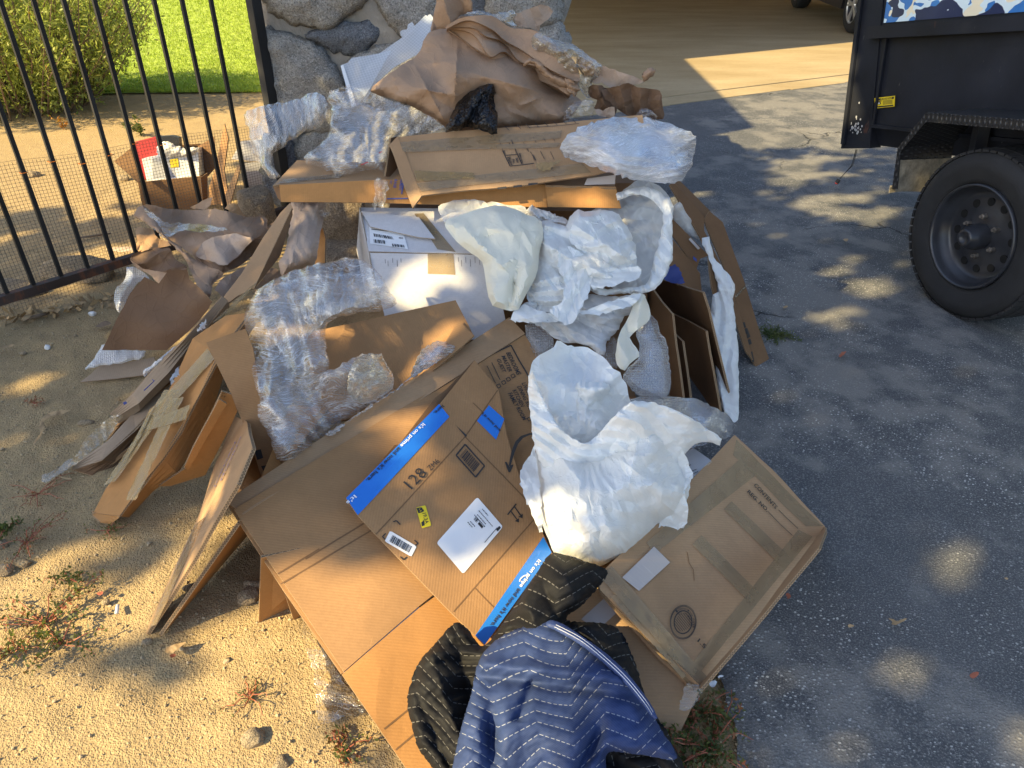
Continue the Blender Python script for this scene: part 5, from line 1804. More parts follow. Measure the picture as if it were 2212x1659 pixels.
sheet('quilted_body', [(975, 1680), (985, 1620), (1002, 1550), (1018, 1500), (1030, 1440), (1052, 1400), (1095, 1368), (1150, 1348), (1192, 1342), (1230, 1362), (1290, 1405), (1345, 1455), (1390, 1510), (1425, 1570), (1462, 1638), (1390, 1632), (1318, 1625), (1310, 1660), (1320, 1740), (970, 1740)],
      M['quilt_blue'], blue, depth=over(BLD, [BP, UP], .085), d=.025, step=3.6, bulge=.035, width=40, back=.01, lump=.012, lumpsc=.14, crump=.012, cell=.08, fine=.003, fcell=.022, seed=45, rough=.6, extra=blue_bumps, uvrot=.08, uvw=qwarp)
hemO = [(1186, 1340), (1212, 1346), (1260, 1376), (1310, 1412), (1360, 1460), (1402, 1515), (1420, 1550), (1408, 1548), (1385, 1518), (1345, 1472), (1295, 1425), (1245, 1388), (1200, 1362), (1180, 1352)]
sheet('hem', hemO, M['hem_blue'], blue, depth=over(BLD, [BP, UP], .085), d=.055, step=3.5, bulge=.008, width=8, back=.012, seed=46, rough=.3)
def on_depth(D, d, pts):
    P = np.array(pts, float)
    f = D if callable(D) else (lambda u, v: idw(D, u, v))
    return [Y(u, v, float(y) - d) for (u, v), y in zip(P, f(P[:, 0], P[:, 1]))]
for off_ in (-3.2, 1.6):
    b = MB()
    mid = [(1200, 1351), (1255, 1380), (1303, 1418), (1352, 1464), (1394, 1515), (1410, 1540)]
    pts = on_depth(over(BLD, [BP, UP], .085), .0665, [(u + off_ * .6, v - off_) for u, v in np.array(smooth_outline(np.array(mid + mid[::-1]), 7, 0, 1))[:44]])
    b.tube(pts, .0006, 4)
    b.build('stitching', M['thread'], blue)

# ------------------------------------------------------------------ white bin bag
wb_ = thing('bin_bag', 'full white plastic bag with its mouth open in the middle of the heap front', 'bag', S(1310, 1150))
def radial(cu, cv, n, amp, r0, r1, sd):
    def f(V2, m):
        a = np.arctan2(V2[:, 1] - cv, V2[:, 0] - cu)
        r_ = np.hypot(V2[:, 0] - cu, V2[:, 1] - cv)
        ph = a * n / 6.283 + .55 * vn(m, .09, sd) + .3 * vn(m, .035, sd + 2)
        w = np.clip((r_ - r0) / 40, 0, 1) * np.clip((r1 - r_) / 90, 0, 1)
        keepn = .35 + .65 * (vn(np.stack([a * 3, r_ * .004], 1), .6, sd + 5) > -.1)
        return amp * (1 - np.abs((ph % 1) * 2 - 1)) ** 1.6 * w * keepn
    return f
bagO = [(1152, 880), (1180, 905), (1225, 930), (1275, 945), (1330, 915), (1380, 895), (1430, 930), (1470, 985), (1490, 1030), (1484, 1080), (1462, 1115), (1420, 1150), (1370, 1180), (1322, 1210), (1280, 1228), (1240, 1228), (1205, 1205), (1183, 1165), (1168, 1120), (1160, 1060), (1156, 980)]
BGD = [(1300, 900, 1.50), (1180, 900, 1.50), (1450, 1000, 1.42), (1320, 1210, 1.20), (1180, 1150, 1.26), (1470, 1090, 1.33)]
sheet('bag_body', bagO, M['bag_white'], wb_, depth=BGD, coarse=18, camp=.011, aniso=(1.1, 1.9), bulge=.19, width=150, back=.08, lump=.014, lumpsc=.12, fold=[(.004, 1.2, .05)], crump=.022, cell=.085, fine=.003, fcell=.028, seed=51, rough=1.0, pow_=.75, extra=radial(1268, 955, 30, .0045, 10, 330, 3))
sheet('bag_mouth', [(1145, 800), (1158, 770), (1195, 750), (1204, 736), (1225, 745), (1270, 752), (1300, 770), (1318, 788), (1345, 815), (1356, 845), (1362, 890), (1330, 930), (1270, 960), (1200, 940), (1160, 900), (1143, 850)], M['bag_white'], wb_,
      depth=[(1145, 850, 1.54), (1250, 750, 1.70), (1350, 850, 1.60), (1270, 930, 1.50), (1180, 900, 1.50)], d=.05, coarse=16, camp=.012, lump=.01, lumpsc=.1, crump=.022, cell=.07, fine=.003, fcell=.026, seed=52, rough=1.2, extra=radial(1255, 960, 26, .004, 20, 260, 6))
sheet('bag_rim', [(1142, 830), (1150, 800), (1165, 845), (1188, 890), (1215, 930), (1245, 950), (1272, 955), (1320, 905), (1362, 870), (1400, 868), (1470, 890), (1530, 928), (1562, 948), (1556, 961), (1510, 956), (1476, 985), (1450, 1012), (1400, 1030), (1340, 1022), (1290, 1062), (1250, 1075), (1205, 1040), (1168, 1000), (1148, 920)], M['bag_white'], wb_,
      depth=[(1145, 850, 1.50), (1210, 950, 1.42), (1260, 980, 1.38), (1350, 910, 1.38), (1450, 910, 1.42), (1560, 950, 1.50)], d=.045, coarse=15, camp=.009, aniso=(.3, 1.8), bulge=.010, width=14, lump=.006, lumpsc=.08, fold=[(.006, 1.0, .04)], crump=.012, cell=.05, fine=.004, fcell=.02, seed=53, rough=.9)
sheet('bag_tail', [(1470, 970), (1492, 1012), (1498, 1030), (1480, 1060), (1486, 1100), (1476, 1140), (1420, 1152), (1440, 1100), (1455, 1030)], M['bag_white'], wb_, depth=BGD, d=.03, coarse=12, camp=.008, crump=.008, cell=.05, seed=54)
sheet('bag_tail', [(1150, 930), (1160, 1000), (1170, 1090), (1168, 1150), (1146, 1105), (1124, 1040), (1128, 1010), (1148, 975)], M['foam_film'], wb_, depth=BGD, d=.03, coarse=12, camp=.008, crump=.008, cell=.05, seed=55)
sheet('foam_roll', [(1242, 838), (1252, 826), (1285, 824), (1315, 830), (1320, 845), (1300, 862), (1275, 895), (1262, 905), (1250, 880)], M['bag_white'], wb_, depth=lambda u, v: 1.52 + 0 * u, coarse=12, camp=.007, bulge=.05, width=30, back=.03, crump=.007, cell=.04, seed=56)

# ------------------------------------------------------------------ white carton in the middle
Wt0, Wt1 = Y(797, 545, 2.26), Y(1056, 548, 2.22)
Wtop = Plane(Wt0, Wt1, Y(790, 452, 2.50), amp=.002, seed=21)
Wfr = Plane(Wt0, Wt1, Y(830, 680, 2.12), amp=.002, seed=22)
wcn = thing('white_carton', 'big white carton with shipping label on its lid in the middle of the heap', 'carton', Y(930, 720, 2.2) * [1, 1, 0])
board('lid', Wtop, [(776, 448), (1020, 452), (1062, 549), (797, 544)], .005, EW, wcn, rag=.0)
board('front_panel', Wfr, [(797, 546), (1062, 551), (1098, 720), (1040, 735), (840, 720)], .005, EW, wcn, rot=1.57)
board('side_panel', Plane(Wt0, Y(776, 448, 2.5), Y(800, 600, 2.25), amp=.002), [(776, 448), (797, 545), (812, 660), (790, 640), (770, 540)], .005, EW, wcn)
board('flap', Wtop.off(.012), [(780, 456), (905, 470), (940, 516), (905, 513), (800, 490)], .004, EW, wcn)
strip('packing_tape', Wtop, [(895, 463), (945, 540), (985, 546), (915, 462)], M['tape_tan'], wcn, d=.002)
strip('packing_tape', Wfr, [(924, 548), (980, 549), (984, 594), (924, 592)], M['tape_tan'], wcn, d=.002)
lq2 = ZE((-250, 330), (50, 375), (75, 480), (-250, 430))
lq2 = [(798, 491), (872, 505), (882, 540), (800, 528)]
lb2 = strip('shipping_label', Wtop, lq2, M['label'], wcn, d=.002)
prt('label_print', lb2, M['ink'], barcode(Wtop, [(804, 505), (852, 513), (858, 522), (806, 514)], 24, 9, .0035), barcode(Wtop, [(806, 518), (834, 521), (836, 531), (807, 528)], 12, 10, .0035),
    barcode(Wtop, [(845, 528), (876, 531), (879, 538), (847, 536)], 14, 11, .0035), ink(Wtop, [(803, 497, 840, 502), (846, 503, 868, 507), (862, 516, 871, 517)], .004, .0035))
prt('torn_mark', wcn, M['ink'], ink(Wfr, [(u, v, u + .6, v + l) for u, v, l in [(832, 560, 9), (838, 563, 12), (848, 558, 10), (858, 562, 14), (866, 558, 9), (990, 556, 10), (997, 562, 14), (1006, 556, 12), (1016, 560, 16), (1026, 556, 12), (1036, 562, 10)]], .0012, .001))
# brown carton leaning in front of it
LPl = Plane(Y(695, 712, 1.96), Y(985, 650, 2.00), Y(740, 830, 1.76), amp=.003, seed=23)
lc = thing('flattened_carton', 'brown carton panel with one folded flap leaning against the white carton front', 'carton', S(830, 800))
board('panel', LPl, [(660, 720), (975, 650), (984, 648), (1012, 702), (1022, 722), (870, 880), (680, 920)], .006, E0, lc, rot=.3)
board('flap', LPl.off(.02), [(944, 772), (990, 690), (1024, 724), (1000, 745), (935, 800)], .005, E0, lc, rot=.9)
# shrink wrap draped at left of it
wr = thing('stretch_wrap_bundle', 'big glossy bundle of clear stretch wrap hanging left of the leaning brown carton', 'plastic wrap', S(640, 900))
WRD = [(530, 700, 1.86), (640, 590, 2.02), (760, 560, 2.06), (850, 640, 1.96), (700, 700, 1.82), (700, 800, 1.68), (600, 980, 1.50), (560, 900, 1.58)]
sheet('wrap', [(528, 700), (536, 660), (556, 628), (600, 600), (650, 580), (700, 566), (760, 558), (800, 570), (838, 618), (856, 655), (830, 668), (770, 676), (720, 690), (702, 712), (706, 760), (714, 800), (700, 850), (662, 900), (632, 960), (612, 998), (590, 960), (572, 920), (560, 860), (545, 800)],
      M['wrap'], wr, depth=WRD, d=.05, coarse=20, camp=.006, sharp=70, aniso=(.9, 1.6), bulge=.07, width=60, lump=.02, lumpsc=.12, fold=[(.010, .3, .07), (.004, -.5, .035)], crump=.012, cell=.09, fine=.003, fcell=.03, seed=71, rough=1.4)
sheet('wrap_fold', [(556, 880), (640, 820), (712, 800), (800, 765), (850, 832), (832, 862), (750, 900), (690, 950), (612, 1000), (580, 940)], M['wrap'], wr, depth=WRD, d=.09, coarse=18, camp=.006, sharp=70, aniso=(-.5, 1.6), bulge=.03, width=40, lump=.015, lumpsc=.1, fold=[(.007, .9, .05)], crump=.010, cell=.07, fine=.003, fcell=.025, seed=72, rough=1.5)
sheet('wrap_fold', [(560, 640), (650, 600), (720, 590), (800, 600), (820, 650), (740, 672), (690, 700), (640, 760), (590, 740)], M['wrap_v'], wr, depth=WRD, d=.10, coarse=18, camp=.006, sharp=70, aniso=(.2, 1.8), lump=.015, lumpsc=.1, fold=[(.007, .2, .05)], crump=.009, cell=.07, fine=.003, seed=73, rough=1.5)
tag(sheet('packing_tape_ball', [(755, 800), (775, 772), (820, 765), (836, 790), (852, 822), (835, 850), (790, 872), (752, 850)], M['tape_film'], depth=WRD, d=.15, coarse=10, camp=.010, bulge=.04, width=35, back=.03, crump=.012, cell=.035, fine=.003, fcell=.014, seed=74), 'crumpled wad of brown packing tape in the clear wrap above the biggest carton', 'tape')
tag(sheet('clear_wrap', [(705, 935), (760, 905), (830, 860), (880, 820), (905, 765), (940, 738), (985, 748), (950, 780), (890, 815), (840, 850), (770, 895), (720, 940)], M['wrap'], depth=lambda u, v: yd(v) - .10, coarse=9, camp=.008, bulge=.03, width=16, back=.02, crump=.008, cell=.035, fine=.002, seed=75), 'thin rope of clear wrap along the top edge of the biggest carton', 'plastic wrap')
_kb = BP.hit(590, 1010) - BP.n * .17
KP = Plane(Y(445, 738, _kb[1] + .30), Y(530, 710, _kb[1] + .33), _kb, amp=.003, seed=24)
kc = thing('flattened_carton', 'brown carton strip with black edge marks standing left of the stretch wrap bundle', 'carton', G(560, 1020) * [1, 1, 0])
board('panel', KP, ZJ((1336, 560), (1590, 470), (1640, 600), (1700, 960), (1850, 1320), (1690, 1420), (1600, 1150), (1480, 860)), .006, E0, kc, rot=1.0)
board('inner_panel', KP.off(-.02), ZJ((1590, 590), (1720, 800), (1900, 1300), (1750, 1420), (1690, 1330)), .006, E0, kc)
prt('printed_mark', kc, M['ink'], inkpoly(KP, [ZJ((1648, 1262), (1690, 1252), (1706, 1308), (1668, 1322)), ZJ((1692, 1362), (1724, 1356), (1742, 1398), (1712, 1402))]))

# ------------------------------------------------------------------ left side: long leaning cartons
lt = thing('long_taped_carton', 'long orange brown carton wrapped in tape leaning down the left side', 'carton', G(230, 1110) * [1, 1, 0])
LD = [(630, 440, 2.42), (560, 560, 2.24), (480, 690, 2.05), (415, 740, 1.98), (540, 650, 2.06), (360, 880, 1.80), (470, 870, 1.80), (210, 1100, 1.50), (260, 1125, 1.46), (330, 1060, 1.54)]
def ribbon(par, name, L, R, zl, zr, mats, th=.005, zz=ZJ, wob=.003):
    """long narrow board between two edge lines (survey px), heights running linearly along them"""
    L, R = zz(*L), zz(*R)
    n = len(L)
    Lp = [G(*p, zl[0] + (zl[1] - zl[0]) * k / (n - 1)) for k, p in enumerate(L)]
    Rp = [G(*p, zr[0] + (zr[1] - zr[0]) * k / (n - 1)) for k, p in enumerate(R)]
    top_, rows = [], 5
    for k in range(n):
        for q in range(rows):
            top_.append(Lp[k] + (Rp[k] - Lp[k]) * q / (rows - 1))
    top_ = np.array(top_)
    nn_ = norm(np.cross(Lp[-1] - Lp[0], Rp[0] - Lp[0]))
    if np.dot(nn_, CAMP - Lp[0]) < 0:
        nn_ = -nn_
    top_ = top_ + nn_ * (wob * vn(top_, .09, 3))[:, None]
    bot = top_ - nn_ * th
    N_ = len(top_)
    Fq = [[k * rows + q, k * rows + q + 1, (k + 1) * rows + q + 1, (k + 1) * rows + q] for k in range(n - 1) for q in range(rows - 1)]
    ring = [k * rows for k in range(n)] + [(n - 1) * rows + q for q in range(1, rows)] + [k * rows + rows - 1 for k in range(n - 2, -1, -1)] + [q for q in range(rows - 2, 0, -1)]
    Fs = [[ring[i_], ring[i_ - 1], ring[i_ - 1] + N_, ring[i_] + N_] for i_ in range(len(ring))]
    V_ = np.concatenate([top_, bot])
    ax_ = norm(Lp[-1] - Lp[0])
    ay_ = np.cross(nn_, ax_)
    uv_ = np.stack([V_ @ ay_, V_ @ ax_], 1)
    luv = [uv_[i_] for f in Fq for i_ in f] + [uv_[i_] for f in Fq for i_ in f[::-1]]
    for f in Fs:
        luv += [(uv_[f[0]].sum(), 1), (uv_[f[1]].sum(), 1), (uv_[f[1]].sum(), 0), (uv_[f[0]].sum(), 0)]
    return mk(name, V_, Fq + [[i_ + N_ for i_ in f[::-1]] for f in Fq] + Fs, mats, par, uv=luv, fmat=[0] * (2 * len(Fq)) + [1] * len(Fs))
OL = [(168, 880), (200, 815), (262, 740), (318, 655), (360, 570), (398, 490), (432, 420), (520, 360)]
ORD = [(238, 889), (302, 805), (352, 738), (397, 668), (432, 605), (464, 540), (502, 465), (588, 350)]
ORR = [(262, 892), (328, 824), (388, 776), (438, 706), (470, 642), (492, 582), (508, 522), (596, 380)]
ribbon(lt, 'upper_panel', OL, ORD, (.012, .42), (.055, .47), EO, .006, ZQ, .008)
ribbon(lt, 'side_panel', ORD, ORR, (.054, .468), (.008, .33), EO, .006, ZQ, .006)
ribbon(lt, 'end_flap', [(165, 872), (168, 888), (185, 903), (215, 908)], [(168, 880), (190, 868), (215, 875), (238, 889)], (.010, .010), (.016, .052), EO, .004, ZQ)
LF = Plane(G(*ZQ((200, 815))[0], .07), G(*ZQ((432, 420))[0], .36), G(*ZQ((397, 668))[0], .26), amp=.004)
LB = Plane(Y(628, 440, 2.42), Y(415, 738, 1.97), Y(560, 622, 2.11), amp=.002, seed=25)
board('top_panel', LB, ZA((1690, 150), (1712, 200), (1560, 520), (1362, 930), (1200, 1010), (1060, 1120), (860, 1330), (770, 1440), (1000, 1120), (1240, 800), (1440, 470), (1600, 240)), .005, ET, lt, rot=.6)
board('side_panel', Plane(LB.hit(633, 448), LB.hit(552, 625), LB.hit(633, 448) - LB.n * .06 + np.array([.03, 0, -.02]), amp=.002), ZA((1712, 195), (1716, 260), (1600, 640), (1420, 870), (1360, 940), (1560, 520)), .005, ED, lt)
for k, qd in enumerate([ZQ((405, 560), (235, 800), (205, 812), (365, 560)), ZQ((500, 480), (350, 640), (330, 620), (480, 450)), ZQ((420, 580), (290, 850), (262, 850), (385, 585)), ZQ((330, 640), (440, 600), (425, 640), (320, 668)), ZQ((345, 600), (300, 690), (250, 770), (330, 610))]):
    strip('packing_tape', LF, qd, M['tape_tan'], lt, d=.012 + .001 * k, wr=.0018, seed=83 + k)
strip('packing_tape', LB, ZA((1420, 860), (1060, 1260), (980, 1260), (1330, 930)), M['tape_tan'], lt, d=.003, wr=.002)
lg = thing('long_flat_carton', 'long greyish flattened carton with frayed tape end at the far left of the heap', 'carton', G(160, 1020) * [1, 1, 0])
GD = [(490, 636, 2.16), (420, 730, 2.08), (340, 810, 1.98), (240, 905, 1.87), (158, 1008, 1.72), (430, 740, 2.05), (280, 880, 1.90), (330, 900, 1.86), (235, 1020, 1.70)]
def slat(par, label_, pts, d, m_='card_grey', sd=1, **k):
    return sheet(label_, ZJ(*pts), M[m_], par, depth=GD, d=d, curve=False, **dict(dict(rough=.6, step=6, back=.008, lump=.004, lumpsc=.1, crump=.003, cell=.06, seed=sd), **k))
ribbon(lg, 'top_panel', [(1440, 262), (1200, 535), (1020, 705), (860, 895), (716, 1028)], [(1478, 292), (1296, 520), (1096, 756), (902, 955), (747, 1052)], (.44, .12), (.42, .10), EG)
ribbon(lg, 'side_panel', [(1478, 293), (1296, 521), (1096, 757), (902, 956), (747, 1053)], [(1486, 330), (1310, 570), (1108, 806), (912, 1002), (772, 1092)], (.415, .095), (.38, .05), EG)
ribbon(lg, 'lower_panel', [(1150, 800), (1000, 900), (862, 1015), (700, 1195), (470, 1362)], [(1120, 884), (992, 1010), (880, 1130), (660, 1325), (468, 1390)], (.19, .03), (.16, .008), EG)
ribbon(lg, 'torn_strip', [(1060, 1010), (960, 1120), (860, 1220), (760, 1300), (664, 1380)], [(1046, 1060), (960, 1160), (870, 1240), (770, 1320), (672, 1396)], (.09, .01), (.07, .005), E0)
prt('printed_mark', lg, M['ink_blue'], *[(np.array(on_depth(GD, .125, ZJ(*q))), [[0, 1, 2, 3]]) for q in (((988, 798), (1002, 808), (998, 812), (985, 803)), ((1000, 806), (1004, 809), (936, 874), (930, 870)), ((795, 950), (815, 942), (826, 954), (804, 966)))])
sheet('frayed_tape', ZJ((720, 1040), (800, 1030), (740, 1110), (700, 1180), (600, 1260), (540, 1310), (480, 1360), (440, 1375), (500, 1270), (560, 1180), (640, 1110)), M['tape_film'], lg, depth=GD, d=.08, coarse=10, camp=.008, aniso=(-.7, 2.0), fold=[(.005, .8, .03)], seed=86)
sheet('frayed_tape', ZJ((470, 1310), (480, 1340), (400, 1410), (290, 1470), (275, 1425), (360, 1380)), M['tape_clear'], lg, depth=lambda u, v: np.array([G(a, b_, .03)[1] for a, b_ in zip(u, v)]), coarse=12, camp=.006, seed=87)
lx = thing('flattened_carton', 'brown flattened carton between the greyish long carton and the orange taped one', 'carton', G(330, 950) * [1, 1, 0])
ribbon(lx, 'panel', [(1420, 400), (1290, 610), (1180, 760), (1120, 850)], [(1450, 440), (1330, 620), (1220, 770), (1130, 900)], (.36, .20), (.35, .17), ET)
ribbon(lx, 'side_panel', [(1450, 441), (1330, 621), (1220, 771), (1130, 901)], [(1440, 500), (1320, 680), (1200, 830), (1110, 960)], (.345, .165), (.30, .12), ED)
ly = thing('flattened_carton', 'torn carton edge with an added dark gap panel deep below the greyish long carton at far left', 'carton', G(260, 960) * [1, 1, 0])
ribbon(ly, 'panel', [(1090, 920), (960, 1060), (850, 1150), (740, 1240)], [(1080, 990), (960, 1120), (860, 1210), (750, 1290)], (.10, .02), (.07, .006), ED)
ribbon(lg, 'gap_shade_panel', [(1486, 330), (1310, 570), (1108, 806), (912, 1002), (772, 1092)], [(1300, 640), (1150, 800), (1000, 900), (862, 1015), (700, 1195)], (.375, .048), (.04, .004), ED)  # dark sheets added between the cartons to colour the gaps as shade
ribbon(ly, 'gap_shade_panel', [(1120, 884), (992, 1010), (880, 1130), (660, 1325), (468, 1390)], [(1200, 860), (1080, 1010), (960, 1180), (800, 1330), (640, 1440)], (.158, .007), (.02, .002), ED)
ribbon(lx, 'gap_shade_panel', [(1440, 500), (1320, 680), (1200, 830), (1110, 960)], [(1500, 520), (1370, 720), (1230, 880), (1120, 1000)], (.30, .12), (.05, .01), ED)
l3 = thing('flattened_carton', 'dirty flattened carton with torn edge tucked between the orange carton and the blue lettered one', 'carton', G(400, 1060) * [1, 1, 0])
P3_ = Plane(G(505, 850, .42), G(345, 1060, .05), G(440, 1030, .06), amp=.003, seed=27)
board('panel', P3_, ZJ((1440, 880), (1500, 900), (1540, 1010), (1460, 1180), (1330, 1420), (1100, 1490), (1030, 1490), (1200, 1380), (1290, 1200)), .005, EO, l3, rot=.7)
board('folded_edge', P3_.off(.02), ZJ((1420, 930), (1470, 960), (1280, 1290), (1220, 1390), (1195, 1370), (1250, 1250)), .005, EO, l3)
prt('lettering', l3, M['ink'], words(P3_, "STRAP", ZJ((1432, 845))[0], ZJ((1462, 862))[0], .3, .003), words(P3_, "KER'S", ZJ((1424, 885))[0], ZJ((1464, 895))[0], .3, .003), words(P3_, "LS", ZJ((1430, 905))[0], ZJ((1455, 912))[0], .5, .003))
# blue lettered double-wall carton standing like a tent
te = thing('double_wall_carton', 'double wall carton with blue lettering propped like a tent at the lower left', 'carton', G(420, 1340) * [1, 1, 0])
T0, T1 = G(318, 1366, .004), G(530, 975, .40)
TPl = Plane(T0, T1, G(421, 1116, .10), amp=.003, sc=.2, seed=28)
board('panel', TPl, ZF((100, 1612), (90, 1600), (300, 1140), (500, 690), (620, 330), (790, -80), (880, -40), (918, 160), (800, 445), (700, 620), (450, 1050)), .009, [M['card_tan'], M['edge']], te, rot=.6)
T2 = G(342, 1370, .004)
T3 = G(512, 1128, .27)
TP2 = Plane(T2, T3, T2 + np.array([.10, .5, .02]), amp=.002, seed=29)
bm_pts = [T2, T3, T3 + np.array([.12, .42, .02]), T2 + np.array([.14, .45, 0])]
def board3(name, pts, th, mats, parent, pl=None):
    n_ = norm(np.cross(pts[1] - pts[0], pts[2] - pts[0]))
    V_ = list(pts) + [p - n_ * th for p in pts]
    k = len(pts)
    F_ = [list(range(k)), list(range(k, 2 * k))[::-1]] + [[i, i + k, (i + 1) % k + k, (i + 1) % k] for i in range(k)]
    F_[2:] = [f[::-1] for f in F_[2:]]
    luv = []
    ux = norm(pts[1] - pts[0])
    uy = np.cross(n_, ux)
    for f in F_[:2]:
        luv += [((V_[i] - pts[0]) @ ux, (V_[i] - pts[0]) @ uy) for i in f]
    for f in F_[2:]:
        L = [0 if i < k else 1 for i in f]
        luv += [(float(np.linalg.norm(V_[i % k] - pts[0])), l) for i, l in zip(f, L)]
    return mk(name, V_, F_, mats, parent, uv=luv, fmat=[0, 0] + [1] * k)
board3('folded_panel', bm_pts, .009, [M['card_orange'], M['edge']], te)
board3('bent_flap', [T3, T3 + np.array([.02, .02, .012]), T3 + np.array([.03, .4, .05]), T3 + np.array([.12, .42, .02])], .008, [M['card_orange'], M['edge']], te)
for t, p, q, r_ in (('MOVING', (600, 500), (800, 60), .22), ('LABORIOUS', (640, 470), (836, 20), .12)):
    pass
prt('lettering', te, M['ink_blue'], words(TPl, 'JORDAN', ZF((628, 480))[0], ZF((800, 120))[0], .11, .003, .02), words(TPl, 'MOVING', ZF((690, 420))[0], ZF((845, 75))[0], .12, .003, .02))
strip('packing_tape', TPl, ZF((480, 760), (130, 1560), (180, 1540), (560, 700)), M['tape_clear'], te, d=.002)
# cartons standing under the big one
ud = thing('cardboard_divider', 'upright corrugated divider standing on the dirt under the big carton', 'cardboard', G(558, 1340))
d0, d1 = G(558, 1342, .003), G(563, 1200, .24)
board3('panel', [d0, d1, d1 + np.array([.22, .10, -.02]), d0 + np.array([.16, .12, 0])], .007, [M['card_orange'], M['edge']], ud)
ud2 = thing('cardboard_divider', 'second corrugated divider close against the underside of the big carton', 'cardboard', G(630, 1335))
d0, d1 = G(632, 1335, .003), G(608, 1262, .14)
board3('panel', [d0, d1, d1 + np.array([.2, .14, 0]), d0 + np.array([.18, .14, 0])], .007, [M['card_orange'], M['edge']], ud2)
kc2 = thing('gap_shade_backing', 'added dark panel colouring the gap behind the blue lettered tent carton as shade', 'cardboard', G(560, 1100))
board3('panel', [G(512, 1085, .04), Y(540, 975, _kb[1] + .22), Y(596, 1002, _kb[1] + .14), G(590, 1090, .04)], .006, [M['card_dark'], M['edge']], kc2)  # dark panel added so the gap reads as shade
tag(sheet('clear_film', ZL((1960, 690), (1990, 760), (2120, 930), (2230, 1110), (2360, 1280), (2220, 1330), (2070, 1365), (2040, 1100), (2010, 960), (1970, 860)), M['wrap_thin'], depth=lambda u, v: np.array([G(a, b_, .02)[1] for a, b_ in zip(u, v)]), d=.0, step=4.5, lump=.012, lumpsc=.08, crump=.006, cell=.06, fold=[(.003, 1.2, .05)], seed=91), 'clear plastic film lying on the dirt under the left edge of the biggest carton', 'plastic film')
# ------------------------------------------------------------------ upper heap: long cartons
def yl(base):
    return lambda u, v: base + 0 * u
OF0, OF1 = Y(604, 400, 2.50), Y(1335, 404, 2.44)
OFr = Plane(OF0, OF1, Y(607, 436, 2.47), amp=.003, seed=41)
OTp = Plane(OF0, OF1, Y(640, 350, 2.68), amp=.003, seed=42)
lo_ = thing('long_carton', 'long low brown carton lying across the heap with blue print near its middle', 'carton', Y(900, 440, 2.5))
board('front_panel', OFr, [(604, 400), (832, 388), (1100, 402), (1178, 398), (1182, 448), (1100, 446), (800, 438), (607, 436)], .006, EO, lo_, dents=.001)
board('top_panel', OTp, [(589, 402), (604, 400), (840, 390), (1180, 398), (1200, 380), (900, 352), (700, 348), (642, 346)], .006, ET, lo_)
board('end_panel', Plane(OF0, Y(590, 402, 2.53), Y(606, 436, 2.48), amp=.001), [(589, 402), (604, 400), (607, 436), (600, 428)], .006, ED, lo_)
board('lid_end', OFr.off(.015), [(1178, 400), (1330, 404), (1342, 450), (1183, 447)], .006, EO, lo_, dents=.002)
board('lid_top', Plane(OFr.off(.015).hit(1178, 400), OFr.off(.015).hit(1330, 404), Y(1200, 383, 2.53), amp=.003), [(1178, 401), (1330, 405), (1328, 384), (1210, 376)], .006, ET, lo_, rag=.004)
strip('torn_tape', OFr.off(.020), [(1268, 386), (1330, 378), (1328, 398), (1262, 400)], M['tape_torn'], lo_)
prt('print_rule', lo_, M['ink_blue'], ink(OFr, [(836, 430, 882, 429), (872, 396, 868, 420)], .004, .003))
for t, p, q in (('SEMENT', (866, 388), (862, 412)), ('RAGE', (853, 388), (850, 406)), ('OC', (844, 390), (842, 398))):
    prt('lettering', lo_, M['ink_blue'], words(OFr, t, p, q, .34 if len(t) > 3 else .6, .003, .02))
sheet('hanging_tape', ZB((1115, 820), (1165, 815), (1228, 845), (1225, 900), (1190, 1050), (1140, 1040), (1115, 1075), (1095, 1040), (1120, 950)), M['tape_film'], lo_, depth=OFr, d=.025, coarse=8, camp=.006, aniso=(1.4, 1.8), crump=.006, cell=.03, fold=[(.003, .1, .02)], seed=101)
strip('packing_tape', OTp, [(598, 400), (735, 385), (745, 375), (610, 390)], M['tape_clear'], lo_, d=.003)
NF0, NF1 = Y(909, 422, 2.40), Y(1295, 376, 2.40)
NP = Plane(NF0, NF1, Y(859, 295, 2.62), amp=.005, sc=.3, seed=43)
nc = thing('tented_carton', 'brown carton folded like a tent across the heap with inventory tag form printed on it', 'carton', Y(1090, 420, 2.45))
board('panel', NP, ZK((365, 885), (900, 838), (1400, 800), (1950, 745), (1960, 800), (1760, 1100), (1650, 1128), (1200, 1200), (520, 1268)), .006, ET, nc, dents=.002)
NL = Plane(NP.hit(859, 295), NP.hit(910, 424), NP.hit(859, 295) + np.array([-.05, -.03, -.04]), amp=.001)
board('end_flap', NL, ZK((310, 940), (365, 884), (420, 1000), (520, 1270), (462, 1350), (400, 1190), (340, 1010)), .006, ET, nc)
board('inner_flap', Plane(Y(845, 300, 2.63), Y(840, 370, 2.55), Y(870, 350, 2.66), amp=.001), ZK((320, 895), (362, 885), (345, 1010), (400, 1140), (285, 1145), (300, 1050)), .006, ED, nc)
board('back_panel', Plane(Y(845, 330, 2.68), Y(1300, 300, 2.68), Y(850, 400, 2.60), amp=.001), [(838, 312), (1300, 280), (1250, 400), (832, 402)], .006, ED, nc)
for k, qd in enumerate([ZK((380, 925), (1430, 850), (1420, 900), (400, 985)), ZK((400, 960), (1420, 930), (1400, 960), (410, 990))]):
    strip('packing_tape', NP, qd, M['tape_brown'], nc, d=.002 + .001 * k, wr=.0025, seed=3 + k)
strip('packing_tape', NP, ZK((470, 1110), (860, 1130), (870, 1170), (490, 1180)), M['tape_tan'], nc, d=.003, wr=.003, seed=7)
strip('packing_tape', NP, ZK((490, 1190), (1560, 1060), (1620, 1120), (520, 1245)), M['tape_brown'], nc, d=.002, wr=.0015, seed=8)
